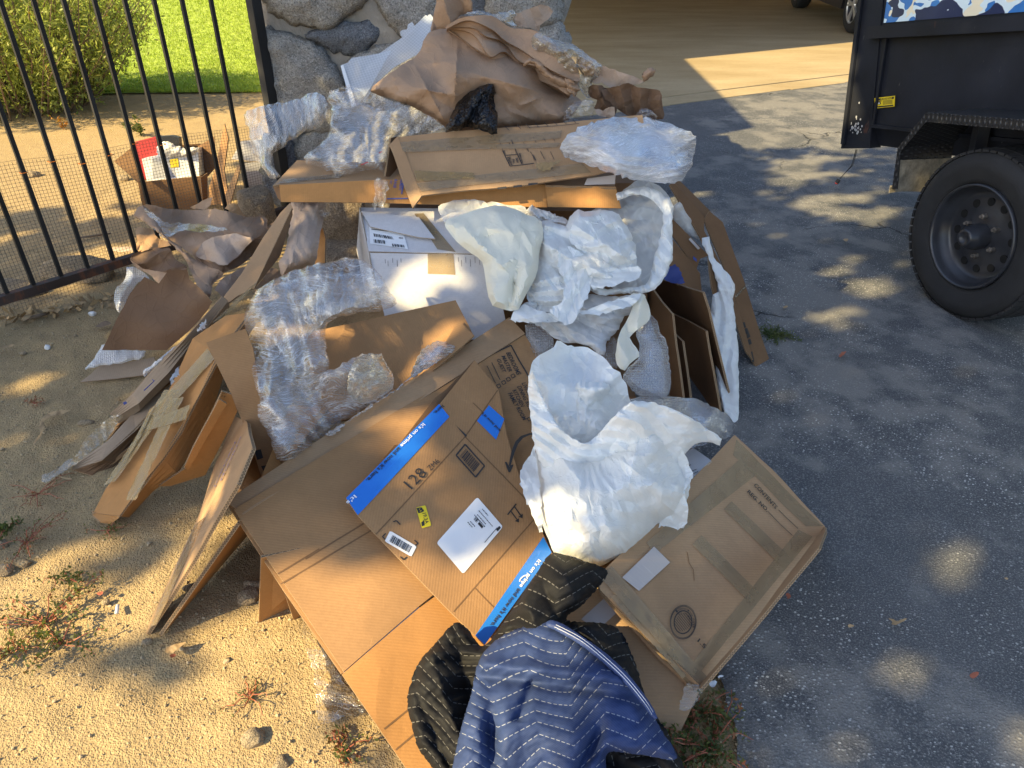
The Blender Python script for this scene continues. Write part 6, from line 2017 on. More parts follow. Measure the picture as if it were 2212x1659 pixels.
sheet('loose_tape', ZK((1255, 1060), (1340, 1055), (1425, 1035), (1400, 1060), (1320, 1105), (1270, 1100)), M['tape_tan'], nc, depth=NP, d=.015, coarse=9, camp=.004, crump=.004, cell=.04, seed=102)
zk = lambda *s: [tuple(c for q in ZK((a[0], a[1]), (a[2], a[3])) for c in q) for a in s]
prt('form_rules', nc, M['ink'], ink(NP, zk((1045, 980, 1095, 1082), (1095, 1082, 1250, 1060), (1065, 1010, 1140, 1003), (1100, 905, 1145, 1010), (1145, 1010, 1170, 1066)), .003, .003),
    ink(NP, zk((1060, 822, 1090, 850), (1140, 812, 1165, 842), (1195, 806, 1225, 836), (1255, 800, 1280, 828), (1315, 795, 1340, 822), (1375, 790, 1400, 816), (1435, 786, 1460, 810), (1500, 780, 1520, 804),
               (1060, 824, 1240, 828), (1240, 828, 1420, 818), (1420, 818, 1540, 806), (1180, 885, 1195, 918), (1245, 890, 1262, 925), (1310, 895, 1325, 920), (1370, 890, 1385, 920), (1225, 985, 1262, 1040), (1290, 982, 1318, 1035), (1355, 985, 1380, 1036),
               (1090, 930, 1100, 960), (1020, 900, 1050, 985), (1180, 925, 1215, 985)), .0018, .003))
for t, p, q, r_ in (('PLACE', (1094, 1062), (1086, 1018), .22), ('INVENTORY', (1110, 1074), (1096, 1016), .16), ('TAG', (1126, 1062), (1120, 1034), .35), ('HERE', (1150, 1056), (1142, 1024), .32), ('NAME', (1066, 1004), (1058, 978), .36), ('ORDER NUMBER', (1180, 1066), (1160, 992), .12), ('CONTENTS', (1262, 1045), (1248, 1004), .22)):
    prt('lettering', nc, M['ink'], words(NP, t, ZK(p)[0], ZK(q)[0], r_, .003, .03))
for q_ in (ZK((1012, 1220), (1070, 1213), (1074, 1226), (1016, 1232)), ZK((1115, 1208), (1170, 1202), (1174, 1215), (1118, 1221)), ZK((1210, 1193), (1270, 1188), (1275, 1198), (1214, 1206))):
    prt('edge_mark', nc, M['ink'], inkpoly(NP, [q_], .003))
# white streaky wrap bundle
tag(sheet('stretch_wrap_bundle', [(1211, 322), (1222, 296), (1268, 268), (1335, 254), (1404, 256), (1472, 276), (1503, 296), (1500, 335), (1494, 362), (1484, 372), (1470, 388), (1448, 398), (1385, 391), (1330, 378), (1268, 356), (1222, 340)], M['wrap_h'],
          depth=[(1215, 325, 2.45), (1400, 258, 2.62), (1500, 300, 2.55), (1450, 395, 2.38), (1330, 378, 2.38)], d=.03, coarse=14, camp=.004, sharp=60, aniso=(-.1, 3.2), bulge=.05, width=60, back=.04, lump=.006, lumpsc=.15, fold=[(.0035, 1.45, .035), (.0018, 1.25, .016)], fine=.0012, seed=103, rough=1.3),
    'flat pad of white streaky stretch wrap on the right end of the tented carton', 'plastic wrap')
tag(sheet('bubble_scrap', ZC((1945, 860), (1965, 815), (2030, 805), (2085, 835), (2095, 880), (1990, 885)), M['wrap_thin'], depth=yl(2.66), coarse=6, camp=.006, bulge=.02, width=12, crump=.006, cell=.02, seed=104), 'small clear plastic cup like scrap behind the streaky wrap pad', 'plastic film')

# ------------------------------------------------------------------ kraft paper on top
MD = [(810, 195, 2.95), (905, 115, 3.02), (940, 62, 3.06), (1000, 30, 3.15), (1130, 62, 3.12), (1215, 165, 3.0), (1255, 215, 2.9), (1215, 265, 2.76), (1080, 278, 2.74), (960, 265, 2.76), (890, 225, 2.82), (1000, 180, 2.80), (1100, 200, 2.80)]
def mound_ridges(V2, m):
    u, v = V2[:, 0], V2[:, 1]
    def rg(x0, y0, x1, y1, a, w):
        d_ = np.array([x1 - x0, y1 - y0], float)
        L = np.linalg.norm(d_)
        d_ /= L
        t = (u - x0) * d_[0] + (v - y0) * d_[1]
        s = -(u - x0) * d_[1] + (v - y0) * d_[0]
        return a * np.exp(-np.abs(s) / w) * np.clip(1.2 - np.abs(t / L - .5) * 1.6, 0, 1)
    return rg(902, 190, 982, 206, .05, 14) + rg(982, 206, 988, 100, .045, 9) + rg(905, 140, 985, 130, .03, 12) + rg(900, 150, 960, 262, .05, 14) + rg(990, 150, 1230, 215, .035, 20) + rg(1100, 240, 1160, 262, .02, 8) + rg(820, 200, 900, 235, .02, 10) + rg(1120, 230, 1180, 206, .02, 8)
tag(sheet('kraft_paper_mound', [(800, 196), (830, 168), (868, 140), (903, 117), (915, 90), (932, 66), (968, 60), (1000, 34), (1060, 44), (1127, 60), (1162, 80), (1200, 120), (1222, 163), (1240, 204), (1256, 218), (1240, 245), (1215, 266), (1160, 274), (1080, 280), (985, 282), (952, 268), (894, 232), (840, 212)], M['kraft'],
          depth=MD, d=.02, coarse=14, camp=.007, aniso=(.7, 1.5), bulge=.10, width=110, back=.15, lump=.014, lumpsc=.22, crump=.036, cell=.16, fine=.006, fcell=.05, extra=mound_ridges, seed=111, rough=.6),
    'great crumpled sheet of brown kraft paper forming the top of the heap', 'kraft paper', 'brown packing paper')
tag(sheet('kraft_paper', [(930, 70), (938, 30), (948, -30), (985, -60), (1012, -30), (1018, 6), (1022, 24), (994, 34), (968, 62)], M['kraft'], depth=yl(3.10), coarse=22, camp=.012, bulge=.02, width=30, fold=[(.03, .5, .14)], crump=.006, cell=.1, seed=112), 'upright corner of kraft paper rising at the top of the heap against the pillar', 'kraft paper', 'brown packing paper')
fs = thing('folded_paper_stack', 'stack of wavy folded kraft paper layers sloping across the top of the heap', 'kraft paper', Y(1100, 180, 2.85), 'brown packing paper')
topl = [(966, 55), (1000, 38), (1060, 34), (1105, 60), (1160, 68), (1230, 120), (1252, 165)]
lows = [[(966, 62), (1010, 44), (1060, 62), (1092, 88), (1130, 110), (1180, 145), (1240, 175)],
        [(970, 60), (1020, 60), (1050, 78), (1090, 92), (1122, 132), (1180, 150), (1236, 182)],
        [(968, 60), (1022, 74), (1058, 122), (1090, 112), (1128, 146), (1150, 128), (1226, 188)],
        [(966, 62), (1014, 96), (1060, 126), (1110, 152), (1160, 172), (1200, 188), (1232, 204)]]
for k, lw in enumerate(lows):
    O = topl + lw[::-1]
    sheet('paper_layer', O, M['kraft'], fs, depth=[(966, 55, 3.0), (1100, 60, 3.02), (1240, 150, 2.9), (1230, 200, 2.80), (1050, 120, 2.84)], d=.135 - .030 * k, step=3.4, fold=[(.004, .9, .11)], lump=.004, lumpsc=.12, seed=113 + k, rough=.2)
    # the sheet's front edge turns under: a narrow strip running back into the stack
    D_ = [(966, 55, 3.0), (1100, 60, 3.02), (1240, 150, 2.9), (1230, 200, 2.80), (1050, 120, 2.84)]
    ep = [tuple(q) for q in smooth_outline(np.array(lw + lw[::-1]), 6, 0, 1)]
    ep = ep[:len(ep) // 2]
    pa_ = on_depth(D_, .140 - .030 * k, ep)
    pb_ = on_depth(D_, .045 - .030 * k, [(u - 2, v + 7) for u, v in ep])
    n_ = len(ep)
    mk('paper_underside', pa_ + pb_, [[i, i + 1, n_ + i + 1, n_ + i] for i in range(n_ - 1)], M['kraft'], fs, uv=[(i * .01, j * .02) for j in (0, 1) for i in range(n_)], smooth=True)
sheet('paper_end', ZC((1420, 570), (1480, 600), (1530, 660), (1490, 712), (1440, 680), (1435, 640)), M['kraft'], fs, depth=yl(2.74), d=.0, coarse=9, camp=.006, bulge=.02, width=15, fold=[(.006, .8, .03)], seed=118)
sheet('paper_curl', ZC((1110, 490), (1150, 435), (1230, 450), (1330, 540), (1480, 610), (1400, 650), (1260, 560), (1180, 470)), M['kraft'], fs, depth=yl(2.78), d=.02, step=3, bulge=.025, width=12, fold=[(.005, .9, .06)], seed=119)
tag(sheet('packing_tape_wad', ZC((690, 100), (740, 80), (830, 90), (900, 100), (950, 90), (1040, 82), (1056, 110), (1030, 150), (1060, 190), (1020, 215), (940, 205), (860, 175), (760, 125)), M['tape_film'], depth=yl(2.93), coarse=9, camp=.010, aniso=(.3, 1.6), bulge=.03, width=18, back=.02, crump=.012, cell=.045, fine=.003, fcell=.015, seed=121), 'amber wad of packing tape lying on the topmost kraft paper', 'tape')
tag(sheet('packing_tape_sheet', ZC((1210, 245), (1330, 290), (1480, 330), (1560, 390), (1640, 445), (1700, 500), (1660, 570), (1610, 640), (1600, 730), (1550, 690), (1500, 600), (1400, 540), (1300, 440), (1220, 390), (1172, 330)), M['tape_film'], depth=yl(2.78), coarse=11, camp=.010, aniso=(.7, 2.2), bulge=.035, width=25, back=.02, crump=.010, cell=.06, fold=[(.005, -.6, .03)], fine=.002, fcell=.015, seed=122), 'long stretched strips of glossy packing tape over the right flank of the kraft paper', 'tape')
tag(board('cardboard_scrap', Plane(Y(1250, 130, 2.80), Y(1300, 160, 2.80), Y(1255, 160, 2.76), amp=.001), ZC((1515, 415), (1560, 430), (1650, 490), (1630, 560), (1570, 560), (1510, 470)), .01, EO), 'small orange cardboard corner caught under the glossy packing tape', 'cardboard')
tag(sheet('tan_paper', ZC((1030, 112), (1120, 80), (1240, 34), (1290, 38), (1328, 82), (1300, 130), (1240, 190), (1228, 236), (1160, 215), (1070, 190), (1050, 150)), M['kraft_pale'], depth=yl(3.14), coarse=16, camp=.008, fold=[(.008, .4, .12)], crump=.008, cell=.09, seed=123, rough=.9), 'pale pinkish sheet of paper standing behind the amber tape wad by the pillar', 'kraft paper', 'brown packing paper')
tag(sheet('tan_paper', ZC((1640, 480), (1720, 490), (1820, 530), (1990, 585), (2010, 610), (1960, 622), (1840, 640), (1760, 650), (1690, 620), (1620, 610), (1630, 560)), M['kraft_pale'], depth=yl(2.80), d=0, coarse=18, camp=.007, fold=[(.006, .5, .12)], crump=.005, cell=.08, seed=124), 'pale paper sheet with a curled tip jutting right over the drive', 'kraft paper', 'brown packing paper')
tag(sheet('paper_curl', ZC((1992, 575), (2000, 535), (2050, 500), (2088, 515), (2080, 555), (2030, 590), (2005, 610)), M['kraft'], depth=yl(2.78), step=2.5, bulge=.02, width=10, back=.012, seed=125), 'curled tip of paper at the end of the pale sheet over the drive', 'kraft paper', 'brown packing paper')
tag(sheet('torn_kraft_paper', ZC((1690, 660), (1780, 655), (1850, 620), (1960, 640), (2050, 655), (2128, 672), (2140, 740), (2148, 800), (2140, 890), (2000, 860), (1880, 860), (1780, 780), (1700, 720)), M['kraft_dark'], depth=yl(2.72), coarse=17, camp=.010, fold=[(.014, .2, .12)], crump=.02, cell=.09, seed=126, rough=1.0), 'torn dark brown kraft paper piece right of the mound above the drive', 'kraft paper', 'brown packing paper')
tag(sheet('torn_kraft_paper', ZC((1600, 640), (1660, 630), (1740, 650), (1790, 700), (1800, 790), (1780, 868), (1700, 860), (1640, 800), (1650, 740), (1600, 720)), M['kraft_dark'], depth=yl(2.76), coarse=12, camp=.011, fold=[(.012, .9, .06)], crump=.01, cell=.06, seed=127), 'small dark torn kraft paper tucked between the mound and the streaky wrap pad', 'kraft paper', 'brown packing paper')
tag(sheet('tan_paper', ZC((1640, 810), (1700, 815), (1770, 788), (1785, 800), (1780, 868), (1700, 860), (1650, 840)), M['kraft_pale'], depth=yl(2.67), coarse=11, camp=.006, fold=[(.006, .9, .05)], crump=.004, cell=.05, seed=128), 'small pale paper flap just behind the tented carton on its right', 'kraft paper', 'brown packing paper')
tag(sheet('clear_film', ZC((1435, 800), (1470, 765), (1560, 738), (1620, 745), (1635, 790), (1620, 880), (1540, 885), (1400, 895), (1420, 850)), M['wrap_thin'], depth=yl(2.66), coarse=9, camp=.009, bulge=.02, width=14, crump=.008, cell=.05, fine=.002, seed=129), 'clear crinkled film scrap between the kraft mound and the tented carton', 'plastic film')
tag(sheet('black_bin_bag', [(962, 284), (972, 258), (985, 228), (1002, 208), (1022, 194), (1040, 184), (1058, 181), (1069, 190), (1067, 212), (1068, 228), (1076, 244), (1074, 268), (1073, 288), (1064, 290), (1045, 284), (1015, 276), (985, 282)], M['bag_black'],
          depth=[(965, 282, 2.62), (1070, 288, 2.56), (1050, 185, 2.72), (1000, 215, 2.72)], d=.03, coarse=10, camp=.013, aniso=(-1.0, 1.9), bulge=.06, width=40, back=.03, lump=.012, lumpsc=.1, fold=[(.008, -.45, .05)], crump=.014, cell=.055, fine=.004, fcell=.02, seed=131, rough=.9), 'crumpled black plastic bag resting on the tented carton against the kraft mound', 'bag')

# ------------------------------------------------------------------ clear wraps and plastic sheets at upper left
tag(sheet('stretch_wrap_bundle', ZB((30, 285), (110, 240), (200, 212), (330, 185), (500, 150), (560, 112), (640, 98), (700, 140), (745, 210), (740, 330), (660, 370), (520, 440), (400, 520), (260, 640), (290, 740), (340, 800), (280, 825), (180, 720), (110, 600), (80, 470)), M['wrap_v'],
          depth=[(530, 245, 2.92), (650, 210, 2.98), (705, 240, 2.90), (600, 330, 2.78), (600, 385, 2.66), (545, 310, 2.84)], d=.04, coarse=20, camp=.007, sharp=70, aniso=(1.4, 2.2), bulge=.05, width=45, lump=.025, lumpsc=.16, fold=[(.008, .1, .04)], crump=.010, cell=.08, fine=.002, seed=141, rough=1.2),
    'pulled bluish stretch wrap bundle at the upper left end of the heap', 'plastic wrap')
tag(sheet('clear_bubble_film', ZB((730, 130), (860, 60), (1000, 90), (1050, 200), (1120, 220), (1260, 290), (1350, 420), (1250, 480), (1240, 600), (1200, 700), (1190, 760), (1050, 750), (900, 790), (800, 780), (640, 720), (560, 680), (540, 640), (620, 560), (720, 480), (760, 330), (745, 220)), M['wrap'],
          depth=[(700, 215, 2.95), (790, 220, 2.94), (870, 285, 2.80), (835, 365, 2.62), (750, 378, 2.60), (670, 350, 2.64), (710, 290, 2.76)], d=.05, coarse=18, camp=.009, sharp=60, aniso=(.6, 1.4), bulge=.06, width=60, lump=.022, lumpsc=.14, fold=[(.008, .7, .06)], crump=.014, cell=.08, fine=.004, fcell=.03, seed=142, rough=1.3),
    'heaped clear crinkly plastic film between the stretch wrap and the tented carton', 'plastic film')
o = bpy.data.objects['clear_bubble_film']
prt('red_print', o, M['red_card'], *[(np.array(on_depth([(700, 215, 2.95), (790, 220, 2.94), (870, 285, 2.80), (835, 365, 2.62), (750, 378, 2.60), (670, 350, 2.64), (710, 290, 2.76)], .13, ZB(*q))), [[0, 1, 2, 3]]) for q in (((1003, 700), (1060, 676), (1064, 684), (1006, 708)), ((1150, 602), (1180, 590), (1182, 597), (1152, 609)))])
tag(sheet('streaked_film', ZB((735, 125), (840, 60), (900, 45), (1060, 92), (1200, 150), (1400, 220), (1540, 290), (1660, 345), (1700, 395), (1640, 425), (1500, 440), (1350, 440), (1200, 380), (1000, 300), (850, 250)), M['wrap_thin'],
          depth=[(710, 205, 2.92), (800, 195, 2.88), (960, 270, 2.70), (870, 285, 2.72)], d=.03, coarse=18, camp=.007, aniso=(1.9, 2.6), fold=[(.006, 1.9, .05)], lump=.01, lumpsc=.15, crump=.004, cell=.06, seed=143), 'thin streaked clear film sheet over the left flank of the kraft mound', 'plastic film')
G1 = Plane(Y(757, 190, 3.15), Y(925, 35, 3.35), Y(940, 60, 3.30), amp=.003, seed=61)
gs = thing('gridded_plastic_sheet', 'frosted gridded plastic sheet leaning on the pillar left of the kraft mound', 'plastic sheet', Y(850, 140, 3.2))
board('sheet', G1, ZC((-170, 650), (40, 400), (200, 290), (330, 170), (388, 110), (432, 140), (430, 205), (330, 400), (150, 500), (0, 640), (-60, 760)), .003, [M['grid_sheet']] * 2, gs)
board('sheet', G1.off(-.03), ZC((410, 108), (425, 106), (442, 130), (430, 300), (340, 420), (300, 300)), .003, [M['grid_sheet']] * 2, gs)
board('notched_edge', G1.off(-.015), ZC((198, 240), (215, 225), (250, 220), (260, 180), (290, 165), (305, 190), (310, 215), (230, 275), (205, 270)), .003, [M['grid_sheet']] * 2, gs)
gs2 = thing('gridded_plastic_sheet', 'second frosted plastic sheet with white edge bar lower left of the kraft mound', 'plastic sheet', Y(770, 200, 3.1))
G2 = Plane(Y(738, 142, 3.12), Y(840, 112, 3.18), Y(765, 225, 2.98), amp=.003, seed=62)
board('sheet', G2, [(736, 142), (752, 136), (760, 126), (790, 122), (845, 110), (800, 190), (772, 230), (758, 222)], .003, [M['grid_sheet']] * 2, gs2)
board('edge_bar', G2.off(.006), [(736, 143), (742, 141), (770, 228), (760, 232)], .008, [M['label']] * 2, gs2)

# ------------------------------------------------------------------ white foam sheets and film in the middle
FD_ = lambda u, v: yd(v) - .02
tag(sheet('foam_film', ZE((1640, 130), (1700, 60), (1780, 0), (1900, -60), (2060, 20), (2130, 140), (2130, 300), (2122, 560), (2080, 690), (2000, 790), (1900, 830), (1700, 800), (1600, 700), (1500, 560), (1400, 400), (1500, 200)), M['foam_thin'], depth=FD_, d=-.06, coarse=14, camp=.011, aniso=(1.2, 1.6), lump=.02, lumpsc=.15, fold=[(.012, 1.1, .11)], crump=.026, cell=.10, fine=.006, fcell=.035, seed=151, rough=1.2), 'large thin white foam film draped at the right of the heap middle', 'foam film', 'white foam packing film')
tag(sheet('foam_film', ZE((1690, 60), (1900, 0), (2060, 60), (2136, 140), (2132, 330), (2125, 580), (2065, 720), (1990, 800), (1890, 832), (1700, 840), (1560, 850), (1480, 800), (1500, 770), (1620, 800), (1800, 790), (1920, 770), (1960, 690), (1990, 560), (2040, 380), (2060, 240), (1990, 120), (1850, 60), (1700, 110)), M['foam_film'], depth=FD_, d=.05, coarse=13, camp=.009, aniso=(1.3, 2.0), bulge=.015, width=14, lump=.010, lumpsc=.1, fold=[(.007, .8, .05)], crump=.014, cell=.06, fine=.004, seed=152, rough=.9), 'curled white rim of foam film looping down the right of the heap middle', 'foam film', 'white foam packing film')
tag(sheet('foam_film', ZE((300, 160), (330, 135), (420, 112), (520, 92), (650, 110), (780, 130), (900, 150), (980, 155), (1000, 220), (900, 300), (600, 330), (380, 300), (330, 260)), M['foam_thin'], depth=FD_, d=.0, coarse=16, camp=.012, lump=.012, lumpsc=.12, crump=.012, cell=.07, seed=153, rough=1), 'thin translucent foam film peeping up behind the cream foam sheet', 'foam film', 'white foam packing film')
tag(sheet('tissue_paper', ZE((980, 200), (1030, 150), (1100, 175), (1180, 200), (1240, 230), (1330, 270), (1300, 330), (1200, 300), (1080, 270)), M['paper_white'], depth=FD_, d=.0, coarse=7, camp=.014, bulge=.03, width=20, crump=.022, cell=.035, fold=[(.01, .9, .03)], seed=154), 'crumpled white tissue paper under the long carton behind the foam sheets', 'paper')
tag(sheet('foam_film', ZE((1090, 290), (1180, 275), (1290, 310), (1310, 290), (1345, 220), (1390, 182), (1480, 190), (1590, 185), (1690, 205), (1760, 290), (1820, 400), (1850, 540), (1852, 610), (1888, 640), (1870, 700), (1820, 722), (1650, 770), (1510, 790), (1480, 830), (1430, 900), (1300, 960), (1150, 990), (1020, 930), (1000, 820), (1070, 660), (1085, 450)), M['foam_film'], depth=FD_, d=.06, coarse=13, camp=.013, aniso=(.9, 1.7), bulge=.06, width=70, back=.04, lump=.02, lumpsc=.16, fold=[(.022, .6, .11), (.012, 1.7, .05)], crump=.030, cell=.085, fine=.008, fcell=.03, seed=155, rough=1), 'bulky crumpled white foam film in the very middle of the heap', 'foam film', 'white foam packing film')
tag(sheet('foam_film', ZE((880, 1050), (845, 1048), (900, 1010), (1000, 900), (1200, 940), (1400, 900), (1480, 840), (1600, 860), (1800, 850), (1900, 832), (1920, 870), (1850, 1000), (1760, 1010), (1700, 1130), (1620, 1210), (1605, 1290), (1560, 1330), (1480, 1250), (1240, 1200), (1100, 1100), (1000, 1060)), M['foam_thin'], depth=FD_, d=.05, coarse=13, camp=.011, aniso=(.4, 2.0), bulge=.03, width=50, lump=.025, lumpsc=.16, fold=[(.018, 1.9, .09), (.008, .9, .05)], crump=.024, cell=.08, fine=.006, fcell=.03, seed=156, rough=1), 'sagging translucent foam film below the bulky foam film and above the white bag', 'foam film', 'white foam packing film')
tag(sheet('foam_sheet', ZE((1790, 850), (1880, 830), (1915, 850), (1962, 965), (1950, 1040), (1890, 1100), (1800, 1180), (1850, 1260), (1872, 1330), (1800, 1390), (1760, 1440), (1700, 1390), (1690, 1280), (1720, 1150), (1800, 1000), (1830, 940)), M['foam_cream'], depth=FD_, d=.09, coarse=18, camp=.011, aniso=(1.4, 1.6), bulge=.012, width=25, fold=[(.016, .3, .08)], lump=.012, lumpsc=.15, crump=.018, cell=.07, fine=.004, seed=157, rough=.7), 'twisted strip of cream foam sheet hanging right of the white bag mouth', 'foam sheet', 'cream foam sheets')
for k, (pts, d_, lb, an_) in enumerate([
    ([(1250, 520), (1330, 470), (1440, 530), (1505, 640), (1492, 800), (1420, 960), (1310, 1085), (1230, 1025), (1170, 960), (1255, 900), (1290, 760), (1240, 640)], .125, 'hanging fold of white foam film down the front of the bulky one', 1.5),
    ([(1480, 612), (1560, 640), (1700, 640), (1862, 622), (1890, 652), (1862, 722), (1700, 762), (1512, 794), (1482, 700)], .125, 'foam film lip with torn lower edge right of the hanging fold', .1),
    ([(1345, 300), (1392, 240), (1480, 262), (1560, 300), (1660, 390), (1810, 470), (1845, 560), (1700, 588), (1500, 566), (1400, 480), (1330, 420)], .115, 'bluish white foam film fold just below the long carton', .5),
    ([(1390, 985), (1450, 960), (1560, 930), (1700, 880), (1885, 836), (1820, 925), (1720, 962), (1620, 985), (1520, 1006)], .125, 'narrow torn foam film edge above the sagging one', -.3),
    ([(880, 1000), (960, 930), (1080, 965), (1180, 985), (1300, 960), (1260, 1040), (1160, 1060), (1000, 1062), (900, 1056)], .10, 'foam film scrap below the big cream sheet', .2)]):
    tag(sheet('foam_film', ZE(*pts), M['foam_film'], depth=FD_, d=d_, coarse=12, camp=.008, aniso=(an_, 2.2), lump=.012, lumpsc=.12, fold=[(.010, an_ + 1.4, .05)], crump=.01, cell=.07, seed=501 + k, rough=1.3), lb, 'foam film', 'white foam packing film')
def cream_ridges(V2, m):
    u, v = V2[:, 0], V2[:, 1]
    def rg(x0, y0, x1, y1, a, w):
        d_ = np.array([x1 - x0, y1 - y0], float)
        L = np.linalg.norm(d_)
        d_ /= L
        t = (u - x0) * d_[0] + (v - y0) * d_[1]
        s = -(u - x0) * d_[1] + (v - y0) * d_[0]
        return a * np.exp(-np.abs(s) / w) * np.clip(1.2 - np.abs(t / L - .5) * 1.6, 0, 1)
    return rg(1010, 500, 1085, 575, .04, 16) + rg(1085, 575, 1112, 560, .03, 8) - rg(1118, 580, 1098, 668, .05, 9) + rg(1130, 545, 1150, 640, .03, 18) + rg(1040, 490, 1100, 500, .02, 12) - rg(1030, 520, 1080, 500, .02, 12)
tag(sheet('foam_sheet', ZE((340, 272), (450, 230), (560, 190), (740, 145), (820, 155), (900, 172), (990, 220), (1110, 268), (1118, 400), (1095, 480), (1085, 640), (1040, 760), (980, 860), (920, 965), (870, 975), (800, 955), (720, 945), (690, 860), (670, 720), (640, 585), (560, 520), (480, 470), (400, 380)), M['foam_cream'], depth=FD_, d=.10, coarse=24, camp=.015, aniso=(1.1, 1.5), bulge=.05, width=80, back=.03, lump=.02, lumpsc=.2, crump=.024, cell=.12, fine=.004, fcell=.04, extra=cream_ridges, seed=158, rough=.7), 'big cream foam sheet draped over the right side of the white carton', 'foam sheet', 'cream foam sheets')

# ------------------------------------------------------------------ right side of the heap
tc_ = thing('tall_carton', 'tall flattened brown carton leaning outward at the far right of the heap onto the drive', 'carton', G(1650, 790) * [1, 1, 0])
t0, t1 = Y(1521, 470, 2.80), G(1640, 795, .004)
TLp = Plane(t0, t1, Y(1565, 470, 2.86), amp=.003, seed=71)
board('outer_panel', TLp, ZD((662, 335), (692, 290), (766, 352), (848, 575), (900, 720), (1036, 1140), (1028, 1155), (968, 1182), (938, 1130), (868, 870), (770, 590)), .006, ED, tc_, rot=1.2, dents=.002)  # dark card colour stands in for the shade on this carton
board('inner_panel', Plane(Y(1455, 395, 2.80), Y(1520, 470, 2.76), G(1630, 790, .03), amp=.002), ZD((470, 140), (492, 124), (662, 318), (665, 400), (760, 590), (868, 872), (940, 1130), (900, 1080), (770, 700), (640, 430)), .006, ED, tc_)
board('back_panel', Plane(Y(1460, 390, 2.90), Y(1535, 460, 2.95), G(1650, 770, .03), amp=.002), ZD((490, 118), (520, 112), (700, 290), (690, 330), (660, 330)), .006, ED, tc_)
prt('printed_mark', tc_, M['ink'], inkpoly(TLp, [ZD((876, 920), (892, 918), (900, 948), (884, 952)), ZD((886, 958), (906, 950), (924, 1000), (904, 1012), (906, 985), (896, 985)), ZD((906, 1020), (924, 1012), (932, 1040), (914, 1048)), ZD((922, 1086), (936, 1084), (946, 1140), (936, 1146))], .003))
strip('packing_tape', TLp, ZD((838, 770), (900, 700), (905, 715), (842, 785)), M['tape_clear'], tc_)
tcb = thing('open_carton', 'dark open carton standing inside the right side of the heap below the foam film', 'carton', G(1480, 700) * [1, 1, 0])
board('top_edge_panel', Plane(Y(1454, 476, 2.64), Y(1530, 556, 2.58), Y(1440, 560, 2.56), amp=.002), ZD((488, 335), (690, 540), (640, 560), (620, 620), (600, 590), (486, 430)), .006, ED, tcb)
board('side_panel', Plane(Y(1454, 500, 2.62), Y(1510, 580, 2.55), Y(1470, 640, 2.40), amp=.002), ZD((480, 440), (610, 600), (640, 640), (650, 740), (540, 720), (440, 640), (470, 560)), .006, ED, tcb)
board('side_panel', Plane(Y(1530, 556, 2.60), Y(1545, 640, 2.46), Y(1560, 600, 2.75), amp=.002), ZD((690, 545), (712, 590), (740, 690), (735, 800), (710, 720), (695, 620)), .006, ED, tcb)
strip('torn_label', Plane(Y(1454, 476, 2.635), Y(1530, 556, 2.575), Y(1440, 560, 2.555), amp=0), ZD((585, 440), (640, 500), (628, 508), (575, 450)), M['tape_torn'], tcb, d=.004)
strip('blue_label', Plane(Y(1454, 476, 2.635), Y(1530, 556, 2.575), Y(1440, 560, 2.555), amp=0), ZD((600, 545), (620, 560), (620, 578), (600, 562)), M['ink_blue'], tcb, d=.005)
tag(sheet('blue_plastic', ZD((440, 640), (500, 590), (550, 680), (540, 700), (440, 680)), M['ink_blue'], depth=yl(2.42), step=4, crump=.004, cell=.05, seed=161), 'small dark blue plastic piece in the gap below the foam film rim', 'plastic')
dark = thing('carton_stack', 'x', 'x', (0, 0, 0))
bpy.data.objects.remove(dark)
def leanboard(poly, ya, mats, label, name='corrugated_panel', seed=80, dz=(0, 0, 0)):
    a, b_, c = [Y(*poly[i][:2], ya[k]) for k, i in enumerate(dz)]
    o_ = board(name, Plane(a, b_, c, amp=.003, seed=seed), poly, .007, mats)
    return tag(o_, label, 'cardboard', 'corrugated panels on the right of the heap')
leanboard(ZD((385, 690), (430, 680), (660, 748), (690, 840), (740, 1060), (832, 1446), (745, 1420), (600, 1400), (480, 1350), (460, 900), (380, 740)), (2.62, 2.20, 2.04), ED, 'largest corrugated panel standing at the back of the row on the right', dz=(1, 2, 5), seed=81)  # row of panels in dark card colour, deep shade painted in
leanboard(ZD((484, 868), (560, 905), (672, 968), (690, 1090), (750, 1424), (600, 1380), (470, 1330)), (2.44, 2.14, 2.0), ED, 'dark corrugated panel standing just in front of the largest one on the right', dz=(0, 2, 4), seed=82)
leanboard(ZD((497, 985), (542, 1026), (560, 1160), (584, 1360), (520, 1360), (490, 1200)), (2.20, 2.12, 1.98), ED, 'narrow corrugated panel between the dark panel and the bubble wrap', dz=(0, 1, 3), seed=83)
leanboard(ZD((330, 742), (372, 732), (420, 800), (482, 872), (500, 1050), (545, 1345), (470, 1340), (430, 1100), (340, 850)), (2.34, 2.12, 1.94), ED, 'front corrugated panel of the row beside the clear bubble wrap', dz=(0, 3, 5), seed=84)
tag(sheet('foam_strip', ZD((650, 440), (690, 432), (700, 470), (720, 550), (760, 600), (840, 700), (828, 760), (835, 860), (845, 960), (858, 1100), (856, 1490), (790, 1440), (745, 1300), (720, 1100), (700, 880), (715, 760), (745, 740), (720, 640), (680, 520), (655, 480)), M['foam_film'], depth=lambda u, v: np.interp(v, [510, 620, 915], [2.60, 2.40, 1.98]), coarse=15, camp=.009, aniso=(1.4, 2.2), bulge=.012, width=16, fold=[(.006, .15, .05)], crump=.006, cell=.06, fine=.0015, seed=171, rough=.8), 'long white foam strip hanging between the panels and the tall carton on the right', 'foam sheet', 'white foam packing film')
